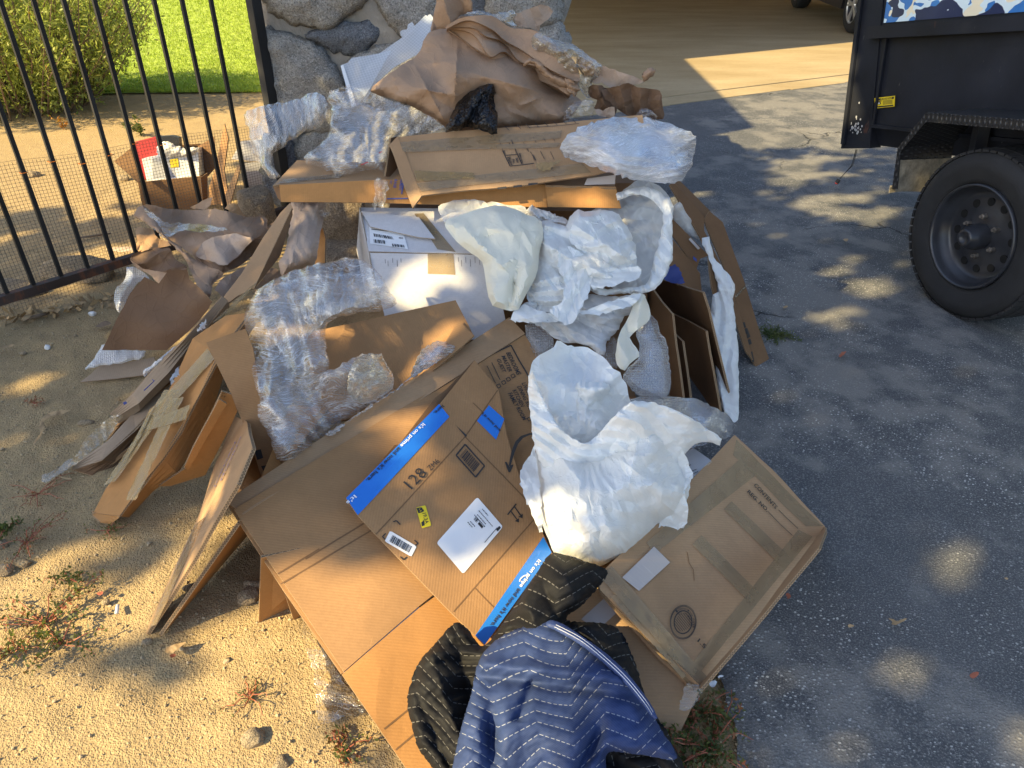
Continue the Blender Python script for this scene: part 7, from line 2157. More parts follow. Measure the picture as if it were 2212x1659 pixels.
tag(sheet('foam_scrap', ZD((490, 260), (530, 240), (560, 300), (600, 350), (640, 420), (640, 450), (560, 420), (490, 340)), M['foam_thin'], depth=yl(2.70), coarse=12, camp=.010, bulge=.02, width=20, crump=.012, cell=.05, seed=172), 'grey white foam scrap stuffed in the top of the tall carton on the right', 'foam sheet', 'white foam packing film')
tag(sheet('bubble_wrap', ZD((280, 960), (330, 900), (365, 880), (410, 930), (412, 980), (440, 1000), (466, 1120), (462, 1330), (330, 1336), (240, 1290), (210, 1210), (290, 1120), (290, 1040)), M['bubble'], depth=FD_, d=.02, coarse=13, camp=.012, bulge=.06, width=35, back=.03, lump=.015, lumpsc=.1, crump=.012, cell=.06, fine=.003, fcell=.015, seed=173, rough=1), 'clear bubble wrap bundle standing beside the row of corrugated panels', 'bubble wrap', 'bubble wrap')
tag(sheet('bubble_wrap', ZD((215, 1370), (300, 1340), (400, 1325), (500, 1340), (620, 1352), (720, 1400), (800, 1442), (836, 1500), (820, 1550), (770, 1582), (700, 1600), (620, 1622), (520, 1640), (440, 1560), (300, 1460)), M['bubble'], depth=[(1390, 860, 1.72), (1500, 860, 1.82), (1585, 915, 1.80), (1520, 965, 1.66), (1440, 960, 1.58)], d=.03, coarse=14, camp=.010, bulge=.06, width=35, back=.04, lump=.012, lumpsc=.1, crump=.008, cell=.06, fine=.002, fcell=.015, seed=174, rough=.9), 'rolled bubble wrap bag lying right of the white bin bag', 'bubble wrap', 'bubble wrap')
tag(sheet('bubble_wrap', ZE((980, 1080), (1040, 1060), (1110, 1090), (1200, 1200), (1180, 1280), (1090, 1340), (1040, 1300), (990, 1200)), M['bubble'], depth=FD_, d=.0, coarse=11, camp=.009, bulge=.04, width=22, back=.02, crump=.009, cell=.045, seed=175), 'small wad of bubble wrap between the check list print and the white bag mouth', 'bubble wrap', 'bubble wrap')
tag(sheet('bubble_wrap', ZE((1600, 1250), (1680, 1180), (1720, 1250), (1720, 1400), (1640, 1420), (1580, 1360)), M['bubble'], depth=FD_, d=-.03, coarse=11, camp=.009, bulge=.03, width=22, crump=.009, cell=.045, seed=176), 'bubble wrap scrap behind the cream strip above the white bag', 'bubble wrap', 'bubble wrap')
# added slabs inside the heap, dark so that its gaps look shaded
core = thing('dark_gap_core', 'added dark slabs deep inside the heap that colour its gaps as shade', 'carton', (0, 2.4, 0))
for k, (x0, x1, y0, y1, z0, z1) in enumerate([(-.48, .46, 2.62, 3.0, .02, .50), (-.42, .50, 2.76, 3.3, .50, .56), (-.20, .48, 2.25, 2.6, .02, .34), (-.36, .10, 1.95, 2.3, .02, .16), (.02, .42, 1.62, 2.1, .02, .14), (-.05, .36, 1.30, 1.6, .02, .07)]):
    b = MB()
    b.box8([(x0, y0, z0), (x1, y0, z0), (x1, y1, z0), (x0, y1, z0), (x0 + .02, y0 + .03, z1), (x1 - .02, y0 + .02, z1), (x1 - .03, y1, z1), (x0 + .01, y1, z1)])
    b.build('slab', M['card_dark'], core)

# ------------------------------------------------------------------ taped paper roll and kraft heap at left
tag(sheet('taped_paper_roll', ZA((1700, 140), (1760, 120), (1900, 118), (1990, 130), (2000, 250), (1975, 420), (1950, 560), (1930, 660), (1890, 740), (1800, 770), (1690, 810), (1620, 830), (1590, 760), (1590, 690), (1640, 600), (1670, 480), (1690, 300)), M['kraft_pale'], depth=[(630, 440, 2.58), (700, 440, 2.58), (615, 590, 2.22), (680, 560, 2.26)], d=.03, coarse=12, camp=.008, aniso=(1.9, 2.0), bulge=.07, width=35, back=.05, lump=.008, lumpsc=.1, fold=[(.004, .35, .035)], crump=.010, cell=.06, fine=.002, fcell=.02, seed=181, rough=.8), 'taped roll of wrinkled brown paper standing left of the white carton', 'paper roll')
tag(board('cardboard_edge', Plane(Y(690, 520, 2.46), Y(702, 500, 2.46), Y(690, 570, 2.40), amp=.001), ZA((1950, 420), (1990, 380), (2015, 480), (2010, 700), (1920, 720)), .006, EO), 'narrow brown cardboard edge between the taped paper roll and the white carton', 'cardboard')
tag(sheet('clear_film', ZA((1840, 240), (1960, 200), (2040, 220), (2050, 260), (1990, 310), (1930, 260)), M['wrap_thin'], depth=yl(2.52), coarse=6, camp=.008, bulge=.02, width=10, crump=.008, cell=.03, seed=182), 'tiny twist of clear film on the taped paper roll', 'plastic film')
KD = [(300, 445, 2.98), (400, 450, 3.02), (560, 465, 2.92), (590, 480, 2.86), (430, 560, 2.66), (480, 590, 2.50), (300, 560, 2.72), (450, 640, 2.38), (250, 700, 2.36), (350, 750, 2.20), (540, 520, 2.62)]
def kp(label, pts, mat='kraft', d=0.0, seed=190, name='kraft_paper', **k):
    kk = dict(coarse=14, camp=.008, lump=.014, lumpsc=.18, crump=.026, cell=.12, fine=.006, fcell=.04, rough=.7)
    kk.update(k)
    return tag(sheet(name, ZA(*pts), M[mat], d=d, seed=seed, **dict({'depth': KD}, **kk)), label, 'kraft paper', 'brown packing paper')
kp('broad kraft paper sheet lying on top of the left paper heap by the fence', [(330, 175), (420, 172), (560, 200), (800, 215), (1000, 210), (1150, 240), (1320, 285), (1460, 280), (1460, 470), (1250, 640), (1090, 780), (1000, 780), (860, 700), (740, 600), (560, 480), (470, 400), (360, 300)], d=.02, seed=191, fold=[(.016, .9, .16)])
kp('kraft paper folded into a stiff ridge down the left paper heap', [(250, 270), (290, 190), (345, 176), (440, 270), (540, 440), (680, 560), (850, 690), (1000, 740), (1085, 785), (990, 870), (950, 960), (880, 880), (780, 780), (740, 690), (600, 530), (470, 420), (340, 320)], d=.09, seed=192, bulge=.03, width=18, fold=[(.004, .8, .1)])
kp('curled pale kraft sheet with turned up edge in the middle of the left paper heap', [(820, 640), (870, 540), (960, 470), (1100, 445), (1200, 430), (1290, 460), (1360, 480), (1280, 560), (1200, 650), (1080, 726), (1000, 700), (900, 670)], 'kraft_pale', d=.14, seed=193, fold=[(.012, .4, .12)])
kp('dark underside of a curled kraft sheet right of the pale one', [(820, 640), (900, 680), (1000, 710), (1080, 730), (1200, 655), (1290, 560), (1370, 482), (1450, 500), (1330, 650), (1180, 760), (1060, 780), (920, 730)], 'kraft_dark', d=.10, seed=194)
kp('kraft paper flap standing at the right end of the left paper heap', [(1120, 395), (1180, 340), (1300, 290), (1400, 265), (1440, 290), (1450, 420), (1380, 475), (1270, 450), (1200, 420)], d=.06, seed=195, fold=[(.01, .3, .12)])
kp('sunlit orange kraft paper at the left edge of the left paper heap', [(270, 378), (360, 376), (430, 400), (470, 480), (560, 510), (600, 545), (440, 570), (290, 600), (280, 500)], 'kraft_lit', d=.06, seed=196, fold=[(.012, .2, .10)])
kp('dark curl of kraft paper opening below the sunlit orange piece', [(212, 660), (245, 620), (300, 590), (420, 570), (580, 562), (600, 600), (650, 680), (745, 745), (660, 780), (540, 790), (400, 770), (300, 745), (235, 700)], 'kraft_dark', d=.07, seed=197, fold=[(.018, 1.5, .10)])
kp('kraft paper tongue hanging from the left heap over the bubble bag', [(215, 670), (300, 740), (440, 775), (590, 785), (720, 760), (740, 800), (640, 840), (560, 880), (540, 950), (440, 860), (380, 800), (290, 760)], 'kraft', d=.10, seed=198)
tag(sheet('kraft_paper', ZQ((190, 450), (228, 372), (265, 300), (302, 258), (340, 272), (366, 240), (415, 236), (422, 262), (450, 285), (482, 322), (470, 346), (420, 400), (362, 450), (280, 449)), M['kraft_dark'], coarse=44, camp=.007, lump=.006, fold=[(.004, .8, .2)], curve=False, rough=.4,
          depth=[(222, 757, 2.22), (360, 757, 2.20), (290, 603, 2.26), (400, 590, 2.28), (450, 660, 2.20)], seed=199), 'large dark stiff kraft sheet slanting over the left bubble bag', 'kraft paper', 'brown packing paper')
kp('pale kraft scrap between the long tan carton and the left paper heap', [(1000, 945), (1060, 850), (1180, 780), (1290, 730), (1340, 700), (1240, 850), (1140, 1010), (1070, 1032), (1040, 980)], 'kraft_pale', d=.12, seed=200, fold=[(.006, .5, .1)])
kp('crumpled kraft tail hanging below the left paper heap', [(740, 690), (860, 730), (1080, 790), (980, 900), (950, 1020), (900, 980), (850, 940), (800, 840)], 'kraft', d=.11, seed=201, crump=.014, cell=.07)
kp('pointed kraft paper tip standing up behind the left paper heap', [(770, 195), (850, 150), (930, 105), (978, 100), (950, 170), (930, 205), (850, 210)], 'kraft', d=-.02, seed=202, coarse=12, camp=.006, fold=[(.006, .3, .08)])
kp('small kraft paper tip by the fence post behind the left heap', [(1090, 200), (1110, 165), (1190, 155), (1220, 180), (1250, 245), (1320, 290), (1200, 250)], 'kraft_lit', d=-.02, seed=203, coarse=10, camp=.006)
kp('kraft paper crumple between the heap and the long tan carton', [(1370, 470), (1460, 400), (1530, 330), (1590, 305), (1560, 380), (1480, 500), (1420, 560)], 'kraft', d=.02, seed=204, coarse=10, camp=.012, crump=.015, cell=.05)
kp('brown kraft scrap between the tan carton and the taped paper roll', [(1360, 960), (1430, 860), (1520, 745), (1600, 790), (1610, 830), (1480, 910), (1380, 985)], 'kraft', d=.30, seed=205, coarse=11, camp=.010, crump=.015, cell=.05)
tag(sheet('packing_tape_strip', ZA((350, 210), (450, 260), (560, 330), (700, 340), (880, 345), (1100, 380), (1110, 400), (860, 420), (700, 400), (620, 440), (520, 470), (400, 330)), M['tape_film'], depth=KD, d=.115, coarse=11, camp=.008, aniso=(.1, 2.2), fold=[(.004, 1.3, .03)], crump=.006, cell=.05, seed=206), 'shiny packing tape bunched along the left kraft paper heap', 'tape')
tag(sheet('bubble_bag', ZA((190, 742), (250, 740), (300, 760), (400, 850), (290, 880), (240, 960), (180, 1060), (115, 1162), (75, 1090), (70, 1000), (95, 920), (170, 850)), M['bubble_white'], depth=KD, d=.0, coarse=14, camp=.006, bulge=.05, width=30, back=.03, crump=.004, cell=.08, seed=207, rough=.5), 'white bubble mailer bag sticking out left of the dark kraft sheet', 'bubble wrap', 'bubble wrap')
fl = thing('cardboard_sheet', 'flat grey cardboard with white foam net on the dirt far left of the heap', 'cardboard', G(250, 800))
FP = Plane(G(173, 825, .012), G(330, 772, .05), G(300, 735, .09), amp=.002, seed=77)
board('panel', FP, ZJ((520, 818), (590, 765), (640, 714), (820, 690), (1000, 655), (1010, 700), (930, 772), (750, 795)), .005, EG, fl)
sheet('foam_net', ZJ((548, 735), (600, 680), (680, 570), (760, 600), (950, 618), (935, 660), (800, 690), (640, 716)), M['bubble_white'], fl, depth=FP, d=.02, coarse=14, camp=.004, bulge=.012, width=12, crump=.003, cell=.05, seed=208)
tag(sheet('foam_strip', ZJ((1140, 580), (1000, 690), (930, 740), (940, 780), (1040, 700), (1160, 600)), M['bubble_white'], depth=GD, d=.06, step=4, bulge=.02, width=12, crump=.004, cell=.05, seed=209), 'strip of white foam net along the long greyish carton', 'foam sheet')
for k, pts in enumerate([((1280, 470), (1320, 425), (1350, 440), (1300, 490)), ((1100, 800), (1140, 740), (1165, 720), (1125, 820))]):
    tag(sheet('frayed_string', ZJ(*pts), M['paper_white'], depth=LD, d=.10, step=2.5, crump=.012, cell=.02, rough=2.5, seed=210 + k), ('small frayed white plastic shred on the upper grey carton', 'frayed white plastic shred between the grey and orange cartons')[k], 'plastic')
# ------------------------------------------------------------------ small things on the ground
rs = np.random.RandomState(33)
# loose gravel on the dirt (uncountable)
bm = bmesh.new()
bmesh.ops.create_icosphere(bm, subdivisions=1, radius=1)
IV = np.array([v.co[:] for v in bm.verts])
IF = np.array([[v.index for v in f.verts] for f in bm.faces])
bm.free()
n = 9000
px = -2.4 + 2.9 * rs.rand(n)
py = .55 + 3.0 * rs.rand(n) ** 1.5
keep = px < edge_x(py) + .02
px, py = px[keep], py[keep]
n = len(px)
sz = .0012 + .0022 * rs.rand(n) ** 2 + .004 * (rs.rand(n) > .993)
gz = (.012 * fbm(np.stack([px, py], 1), .5, 1) + .006 * fbm(np.stack([px, py], 1), .12, 4)) - .004
V = IV[None] * (sz[:, None] * (1 + .5 * rs.rand(n, 3)))[:, None, :] * (1 + .25 * rs.randn(n, len(IV), 1)) + np.stack([px, py, gz + sz * .3], 1)[:, None, :]
F = (IF[None] + (np.arange(n) * len(IV))[:, None, None]).reshape(-1, 3)
o = mk('gravel', V.reshape(-1, 3), F.tolist(), M['pebble'], kind='stuff', base=(-1, 2, 0))
o['label'] = 'loose grit and gravel scattered over the dry dirt'
rocks = [((552, 1602), (.026, .022, .021), 'biggest angular tan rock on the dirt near the bottom edge'),
         ((606, 1655), (.016, .014, .010), 'small pale rock close to the bottom edge left of the biggest carton'),
         ((540, 1295), (.030, .026, .020), 'dark rock in the shade between the two cardboard dividers'),
         ((548, 1274), (.028, .022, .02), 'rounded brown rock behind the first cardboard divider in shadow'),
         ((415, 1275), (.02, .016, .015), 'tan rock half under the tent carton in its shadow'),
         ((12, 1235), (.022, .018, .013), 'pale rock at the left picture edge above the weeds'),
         ((52, 1220), (.020, .014, .010), 'flat pale stone right of the rock at the left edge'),
         ((228, 1302), (.010, .008, .007), 'little tan pebble near the white chip'),
         ((605, 1640), (.010, .008, .007), 'little tan pebble above the bottom edge rock'),
         ((6, 1178), (.018, .014, .012), 'reddish stone on the left edge in the shade'),
         ((185, 915), (.030, .015, .010), 'flat grey stone beside the curled dry leaf'),
         ((200, 680), (.016, .012, .012), 'white stone chip on the shaded dirt below the fence'),
         ((104, 752), (.012, .010, .012), 'bluish white chip on the shaded dirt at left'),
         ((50, 765), (.014, .010, .008), 'grey pebble on the shaded dirt left of the bluish chip'),
         ((163, 728), (.010, .008, .008), 'small tan chip on the shaded dirt above the bluish chip'),
         ((320, 1388), (.012, .009, .007), 'grey pebble at the foot of the tent carton')]
for i, (p, r3, lb) in enumerate(rocks):
    boulder('rock', G(*p) + [0, 0, r3[2] * .45], r3, M['rock'] if i not in (11, 12) else M['white_bit'], 40 + i, lb, 'rock', 'stones on the dirt', sub=3, rough=.22)
b = MB()
p = G(253, 1316, .006)
b.tube([p + np.array([-.004, .012, 0]), p + np.array([.004, -.012, 0])], .0045, 10)
tag(b.build('cigarette_butt', M['white_bit'], smooth=True), 'white cigarette butt on the sunlit dirt left of the tent carton', 'cigarette butt')
def dleaf(name, pts, mat, label, cat='leaf', z=.012, seed=1, grp='fallen leaves'):
    return tag(sheet(name, pts, M[mat], depth=lambda u, v: np.array([G(a, b_, z + .012)[1] for a, b_ in zip(u, v)]), step=2.5, lump=.006, lumpsc=.03, crump=.004, cell=.02, rough=.4, seed=seed), label, cat, grp)
reg5 = lambda *pts: [(1474.6 + x / 3, 1106 + y / 3) for x, y in pts]
dleaf('dry_leaf', reg5((1332, 686), (1360, 692), (1390, 705), (1420, 695), (1456, 690), (1430, 710), (1400, 722), (1385, 732), (1352, 725), (1360, 712)), 'dry_leaf', 'curled tan leaf on the asphalt in the lower right', seed=301)
dleaf('dry_leaf', reg5((1068, 735), (1085, 728), (1112, 735), (1100, 746), (1080, 748)), 'dry_leaf', 'small tan leaf fragment left of the curled tan leaf', seed=302)
dleaf('red_leaf', reg5((1858, 1058), (1885, 1040), (1918, 1036), (1912, 1062), (1880, 1080)), 'red_leaf', 'oval red brown leaf on the asphalt near the right edge', seed=303)
dleaf('red_leaf', reg5((668, 530), (685, 526), (700, 540), (698, 555), (682, 562)), 'red_leaf', 'small red leaf on the asphalt beside the taped carton', seed=304)
dleaf('dry_leaf', reg5((2083, 428), (2098, 424), (2112, 432), (2100, 438)), 'dry_leaf', 'tiny pale leaf high on the right asphalt', seed=305)
dleaf('paper_scrap', reg5((172, 1108), (200, 1090), (220, 1100), (205, 1135), (180, 1130)), 'white_bit', 'white paper scrap beside the bottom corner of the taped carton', 'paper', seed=306, grp='litter')
dleaf('paper_scrap', reg5((228, 1068), (250, 1055), (268, 1062), (235, 1076)), 'white_bit', 'thin white shred above the white paper scrap', 'paper', seed=307, grp='litter')
reg3 = lambda *pts: [(1474.6 + x / 3, 553 + y / 3) for x, y in pts]
dleaf('red_leaf', reg3((1010, 650), (1030, 625), (1060, 618), (1045, 640), (1020, 658)), 'red_leaf', 'red leaf on the asphalt right of the tall carton', seed=308)
dleaf('dry_leaf', reg3((648, 328), (680, 322), (682, 332), (655, 338)), 'dry_leaf', 'pale chip on the sunlit asphalt behind the tall carton', seed=309)
dleaf('dry_leaf', [(1474.6 + x / 3, y / 3) for x, y in ((1040, 1550), (1060, 1545), (1076, 1552), (1060, 1565))], 'dry_leaf', 'pale leaf on the asphalt between the heap and the trailer wheel', seed=310)
dleaf('dry_leaf', ZL((1070, 890), (1110, 865), (1160, 850), (1205, 845), (1180, 865), (1120, 915), (1080, 915)), 'dry_leaf', 'flat brown leaf on the sunlit dirt below the tent carton', seed=311)
dleaf('red_leaf', ZL((1098, 930), (1125, 918), (1140, 930), (1115, 944)), 'red_leaf', 'small red leaf below the flat brown leaf on the dirt', seed=312)
dleaf('dry_leaf', ZL((625, 525), (660, 515), (668, 530), (640, 540)), 'red_leaf', 'reddish leaf on the sunlit dirt beside the cigarette butt', seed=313)
tag(sheet('dry_leaf', ZJ((255, 1100), (275, 1050), (330, 1010), (440, 1000), (400, 1025), (330, 1040), (285, 1070), (280, 1130), (215, 1230), (225, 1200), (260, 1150)), M['dry_leaf'], depth=lambda u, v: np.array([G(a, b_, .03)[1] for a, b_ in zip(u, v)]), step=2.6, lump=.012, lumpsc=.04, crump=.004, cell=.03, seed=314, rough=.5), 'long curled dry leaf standing on the shaded dirt at left', 'leaf', 'fallen leaves')
litter = [((0, 590), (55, 575), (98, 572), (60, 592)), ((380, 1430), (420, 1432), (468, 1445), (430, 1448)), ((140, 410), (170, 380), (200, 390), (160, 420)), ((270, 355), (300, 340), (360, 350), (310, 362)), ((405, 325), (440, 310), (470, 330), (430, 345)), ((470, 300), (510, 290), (556, 298), (500, 312)), ((345, 340), (370, 330), (390, 350), (365, 370)), ((620, 455), (680, 420), (720, 440), (650, 462))]
lbl = ['thin pale bark strip on the shaded dirt at the left edge', 'pale splinter on the dirt near the frayed tape end', 'tan leaf at the left end of the twig under the fence', 'brown leaf above the twig under the fence rail', 'pinkish dry leaf on the leaf drift under the fence', 'orange dry leaf topmost in the drift under the fence', 'folded tan leaf in the middle of the drift under the fence', 'dark bark chip between the fence drift and the dark kraft sheet']
for k, q in enumerate(litter):
    dleaf('dry_leaf', ZJ(*q), 'dry_leaf' if k != 7 else 'twig', lbl[k], seed=320 + k, z=.016)
n = 90
q = np.array([G(*ZJ((40 + 700 * t, 420 - 130 * t + rs.randn() * 14))[0]) for t in rs.rand(n)])
q[:, 2] = .004 + .012 * rs.rand(n)
V, F = blades(q, .03 + .03 * rs.rand(n), .012 + .012 * rs.rand(n), rs, .0)
o = mk('leaf_litter', V, F, M['dry_leaf'], kind='stuff')
o['label'] = 'drift of dry leaves under the fence rail'
b = MB()
b.tube([G(*ZJ(p)[0], .014) for p in ((150, 410), (200, 400), (260, 385), (320, 365))], [.006, .008, .008, .006], 8)
tag(b.build('twig', M['twig'], smooth=True), 'short dark twig lying in the leaves under the fence rail', 'twig', 'twigs')
b = MB()
b.tube([G(*p, .008) for p in ZN((515, 1538), (600, 1530), (720, 1512))], [.004, .006, .003], 6)
tag(b.build('twig', M['twig'], smooth=True), 'grey twig on the shaded dirt behind the fence bars', 'twig', 'twigs')
b = MB()
b.tube([G(*p, .006) for p in reg5((370, 850), (410, 800), (448, 775))], .0012, 5)
tag(b.build('straw', M['white_bit'], smooth=True), 'thin white straw shred at the right edge of the taped carton', 'plastic')
b = MB()
b.tube([G(*p, .006) for p in reg5((555, 790), (580, 810), (602, 832))], .0012, 5)
tag(b.build('pine_needle', M['twig']), 'green pine needle on the asphalt right of the taped carton', 'twig', 'twigs')
# weeds
def weed(name, c, n_st, L, seed, label, mats=('stem', 'leaf_weed'), lsz=(.012, .006), per=26, red=.25, up=.15, grp='weeds'):
    r_ = np.random.RandomState(seed)
    t = thing(name, label, 'weed', c, grp)
    sb_ = MB()
    pts_, rp_2 = [], []
    for k in range(n_st):
        a = r_.rand() * 6.283
        l = L * (.45 + .75 * r_.rand())
        d_ = np.array([math.cos(a), math.sin(a), up * (.4 + r_.rand())])
        p_ = [np.asarray(c) + d_ * l * s + np.array([0, 0, .006 + .02 * math.sin(s * 3) * r_.rand()]) + np.append(r_.randn(2) * .006 * s, 0) for s in np.linspace(0, 1, 5)]
        sb_.tube(p_, [.0016, .0015, .0013, .001, .0007], 4, False)
        tt = r_.rand(per) ** .8
        ii = np.clip((tt * 4).astype(int), 0, 3)
        P_ = np.array(p_)
        q_ = P_[ii] + (P_[ii + 1] - P_[ii]) * (tt * 4 - ii)[:, None] + r_.randn(per, 3) * [.006, .006, .004]
        q_[:, 2] = np.maximum(q_[:, 2], .004)
        s_ = r_.rand(per) < red
        pts_.append(q_[~s_])
        rp_2.append(q_[s_])
    sb_.build('stem', M[mats[0]], t)
    q_ = np.concatenate(pts_)
    V_, F_ = blades(q_, lsz[0] * (.6 + .8 * r_.rand(len(q_))), lsz[1] * (.7 + .6 * r_.rand(len(q_))), r_, .6)
    mk('foliage', V_, F_, M[mats[1]], t, kind='stuff')
    q_ = np.concatenate(rp_2)
    if len(q_):
        V_, F_ = blades(q_, lsz[0] * (.6 + .8 * r_.rand(len(q_))), lsz[1] * (.7 + .6 * r_.rand(len(q_))), r_, .6)
        mk('red_foliage', V_, F_, M['leaf_red'], t, kind='stuff')
weed('weed', G(100, 1350), 14, .14, 1, 'red stemmed sprawling weed on the sunlit dirt at left', per=34)
weed('weed', G(135, 1395), 9, .09, 2, 'yellow green end of the sprawling weed on the sunlit dirt', per=30, red=.1)
weed('weed', G(20, 1415), 8, .07, 3, 'small weed at the left picture edge on the sunlit dirt', per=26)
weed('weed', G(150, 1260), 6, .06, 4, 'sparse green weed sprig above the red stemmed weed', per=20, red=.1)
weed('weed', G(540, 1512), 9, .055, 5, 'tiny dark weed on the dirt left of the biggest carton foot', per=18, red=.1, lsz=(.007, .003))
weed('weed', G(235, 1150), 7, .05, 6, 'faint green weed under the tip of the orange carton', per=18, red=.0, lsz=(.009, .003))
weed('weed', G(740, 1630), 8, .06, 7, 'reddish weed at the bottom edge beside the biggest carton', per=20, red=.5)
weed('weed', G(1535, 1620), 24, .12, 8, 'red stemmed weed mat by the broken asphalt edge at the bottom', per=36, red=.12)
weed('weed', G(1470, 1650), 16, .11, 9, 'green weed between the blue blanket corner and the asphalt', per=34, red=.1)
weed('weed', G(1512, 1545), 10, .07, 10, 'small weed under the corner of the taped carton', per=26, red=.15)
weed('weed', G(1675, 728), 22, .09, 11, 'small green weed growing from a crack in the asphalt beside the tall carton', ('leaf_weed', 'leaf_weed'), (.014, .004), 30, .0)
weed('weed', G(85, 1070), 9, .10, 12, 'dark reddish weed on the shaded dirt at left', per=16, red=.8, lsz=(.007, .003))
weed('weed', G(60, 1175), 12, .10, 13, 'dim red weed patch at the left edge of the shaded dirt', per=18, red=.7, lsz=(.008, .004))
weed('weed', G(22, 1145), 8, .05, 14, 'green tuft in shade at the left picture edge', per=24, red=.0)
weed('weed', G(305, 290), 6, .14, 15, 'small green seedling on the sunny dirt behind the fence', per=26, red=0, up=1.0, lsz=(.03, .014))
weed('weed', G(135, 278), 6, .10, 16, 'dry brown seedling on the sunny dirt behind the fence near the shrub', ('twig', 'leaf_rust'), per=18, red=0, up=.8, lsz=(.022, .01))
weed('weed', G(75, 875), 6, .03, 17, 'speck of red weed by the curled dry leaf', per=12, red=.9, lsz=(.006, .004))
# ------------------------------------------------------------------ unseen tree, its crown shaped to cast the wanted shade and sun patches
LIT = [
    # sunny places seen in the photograph (survey px)
    [(-200, -80), (560, -80), (575, 210), (520, 330), (430, 400), (300, 430), (200, 470), (120, 440), (-200, 480)],
    [(-200, 1230), (60, 1215), (170, 1165), (260, 1140), (370, 1215), (300, 1300), (330, 1375), (560, 1290), (640, 1330), (720, 1560), (880, 1800), (-200, 1800)],
    [(390, 1120), (470, 1050), (545, 985), (560, 1020), (420, 1290), (320, 1375), (300, 1330)],
    [(690, 700), (800, 670), (860, 650), (985, 650), (1010, 700), (940, 770), (860, 780), (850, 900), (900, 1010), (930, 1130), (990, 1240), (1010, 1330), (940, 1400), (900, 1500), (900, 1800), (700, 1500), (640, 1330), (560, 1210), (600, 1190), (720, 1250), (800, 1220), (870, 1140), (850, 1010), (800, 930), (820, 800), (730, 780)],
    [(856, 565), (895, 540), (975, 545), (1005, 640), (1045, 740), (960, 740), (880, 665), (850, 640)],
    [(862, 700), (935, 680), (948, 890), (978, 1010), (1012, 1130), (1090, 1150), (1185, 1195), (1046, 1393), (985, 1310), (985, 1230), (960, 1120), (920, 1050), (884, 1000), (864, 890)],
    [(1150, 1080), (1200, 1055), (1330, 1062), (1400, 1095), (1400, 1160), (1280, 1245), (1185, 1240)],
    [(1060, 1330), (1180, 1190), (1290, 1215), (1340, 1330), (1380, 1370), (1500, 1470), (1480, 1560), (1440, 1800), (860, 1800), (890, 1480), (960, 1370)],
    [(1430, 150), (1840, 90), (1850, 260), (1720, 290), (1600, 285), (1540, 215), (1480, 150)],
    [(1520, 205), (1700, 200), (1850, 180), (1845, 300), (1700, 306), (1590, 280)],
    [(1665, 355), (1790, 345), (1790, 398), (1680, 410)],
    [(1500, 330), (1610, 318), (1600, 350), (1500, 365)],
    [(1700, 425), (1800, 415), (1935, 445), (1920, 492), (1760, 476)],
    [(1750, 550), (1845, 545), (1850, 598), (1765, 602)],
    [(1665, 605), (1720, 600), (1715, 618), (1670, 618)],
    [(1770, 606), (1850, 594), (1925, 602), (1915, 640), (1790, 648)],
    [(1670, 636), (1755, 634), (1850, 668), (1845, 706), (1760, 700), (1680, 664)],
    [(1640, 500), (1720, 488), (1730, 505), (1650, 515)],
    [(1980, 1190), (2120, 1180), (2140, 1262), (1990, 1270)],
    [(1880, 1430), (1990, 1420), (2000, 1480), (1890, 1490)],
    [(2180, 1560), (2300, 1540), (2300, 1700), (2150, 1700)],
    [(880, 430), (975, 420), (960, 470), (890, 470)],
    [(640, 430), (1340, 385), (1340, 460), (1180, 450), (900, 440), (640, 440)],
    [(290, 480), (350, 495), (345, 540), (285, 545)],
    [(100, 600), (190, 590), (200, 625), (110, 640)],
    [(0, 850), (110, 800), (125, 830), (10, 875)],
]
SHADE = [
    [(560, 1000), (760, 960), (850, 990), (862, 1060), (800, 1180), (700, 1150), (600, 1120), (520, 1090)],
    [(60, 1400), (250, 1400), (380, 1430), (420, 1460), (330, 1480), (150, 1440)],
    [(210, 1195), (330, 1210), (300, 1250), (180, 1230)],
    [(960, 1175), (1000, 1160), (1020, 1215), (980, 1230)],
    [(640, 430), (720, 420), (840, 400), (840, 415), (720, 440)],
    [(770, 1580), (840, 1640), (760, 1640)],
]
bpy.context.view_layer.update()
DG = bpy.context.evaluated_depsgraph_get()
def heap_pt(u, v):
    """the surface seen in the photograph at (u, v)"""
    d = Vector(ray(u, v)).normalized()
    hit, loc, *_ = SC.ray_cast(DG, Vector(CAMP), d, distance=60)
    return np.array(loc) if hit else G(u, max(v, -100))
e1 = norm(np.cross(LDIR, [0, 0, 1.0]))
e2 = np.cross(e1, LDIR)
us, vs_ = np.meshgrid(np.arange(-260, 2500, 26), np.arange(-60, 1830, 26))
uvp = np.stack([us.ravel(), vs_.ravel()], 1).astype(float)
rs = np.random.RandomState(21)
uvp += rs.randn(*uvp.shape) * 7
lit = np.zeros(len(uvp), bool)
for q in LIT:
    lit |= inside(uvp, q)
for q in SHADE:
    lit &= ~inside(uvp, q)
W3 = np.array([heap_pt(u, v) for u, v in uvp])
keepfar = W3[:, 1] < 14
W3, lit, uvp = W3[keepfar], lit[keepfar], uvp[keepfar]
# the carport shades what lies behind its own line; leave that to its roof
far = (W3[:, 1] > 5.2) & (W3[:, 0] > .3)
W3, lit = W3[~far | lit], lit[~far | lit]
A = np.stack([W3 @ e1, W3 @ e2], 1)
ctr = W3[~lit]
ca = A[~lit]
N_LEAF = 26000
pick = rs.randint(0, len(ctr), N_LEAF)
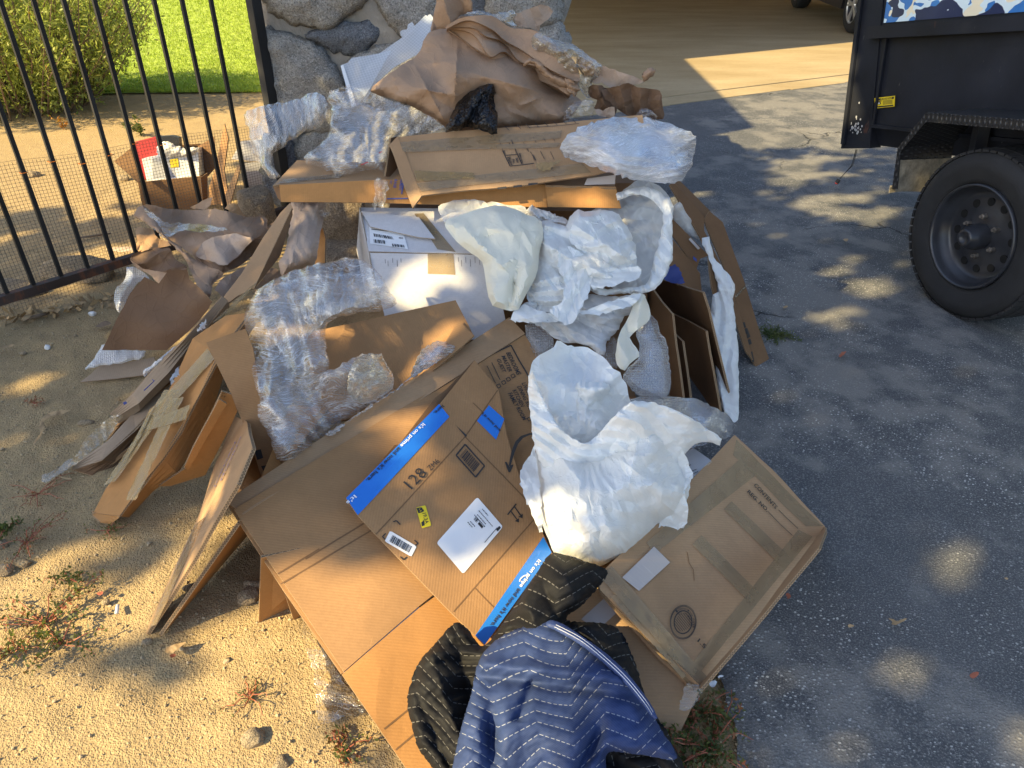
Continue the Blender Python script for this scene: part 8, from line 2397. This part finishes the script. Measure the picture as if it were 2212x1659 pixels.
# area weighting: thin out where samples crowd
cellk = {}
ci = np.floor(ca / .09).astype(int)
for i, c in enumerate(map(tuple, ci)):
    cellk.setdefault(c, []).append(i)
keys = list(cellk)
kk = rs.randint(0, len(keys), N_LEAF)
pick = np.array([cellk[keys[k]][rs.randint(len(cellk[keys[k]]))] for k in kk])
pa = ca[pick] + rs.randn(N_LEAF, 2) * .05
ok = np.zeros(N_LEAF, bool)
for s in range(0, N_LEAF, 2000):
    d2 = ((pa[s:s + 2000, None, :] - A[None]) ** 2).sum(2)
    ok[s:s + 2000] = ~lit[d2.argmin(1)]
pa, pk = pa[ok], pick[ok]
hz = 3.9 + .55 * vn(pa, .7, 3) + .35 * rs.rand(len(pa)) + .4 * vn(pa, .25, 6)
base = ctr[pk]
da = pa - ca[pk]
p3 = base + e1 * da[:, :1] + e2 * da[:, 1:]
p3 = p3 + LDIR * ((hz - p3[:, 2]) / LDIR[2])[:, None]
tree = thing('shade_tree', 'unseen leafy tree left of the drive with a crown shaped to shade the heap', 'tree', (-5.6, -2.2, 0))
V, F = blades(p3, .10 + .05 * rs.rand(len(p3)), .055 + .03 * rs.rand(len(p3)), rs, -.2)
# blades start at the point; centre them on it
V = V - np.repeat((V.reshape(-1, 4, 3).mean(1) - p3), 4, axis=0)
mk('crown', V, F, M['leaf_tree'], tree, kind='stuff')
b = MB()
tc = p3.mean(0)
tb = np.array([-5.6, -2.2, 0.0])
fork = np.array([-5.2, -1.9, 2.7])
b.tube([tb, tb + [.05, 0, .9], tb + [.2, .1, 1.8], fork], [.24, .19, .17, .15], 12)
b.build('trunk', M['bark'], tree)
made = 0
for k in range(400):
    t_ = p3[rs.randint(len(p3))] + [0, 0, .1]
    m_ = (fork + t_) / 2 + [0, 0, .35]
    q_ = np.concatenate([fork + (m_ - fork) * np.linspace(.1, 1, 14)[:, None], m_ + (t_ - m_) * np.linspace(0, 1, 14)[:, None]])
    qa = np.stack([q_ @ e1, q_ @ e2], 1)
    d2 = ((qa[:, None, :] - A[None]) ** 2).sum(2)
    if (lit[d2.argmin(1)] & (d2.min(1) < .02)).mean() > .04:
        continue
    b = MB()
    b.tube([fork, (fork + m_) / 2 + [0, 0, .05], m_, t_], [.05, .035, .025, .010], 6, False)
    b.build('limb', M['bark'], tree)
    made += 1
    if made > 11:
        break
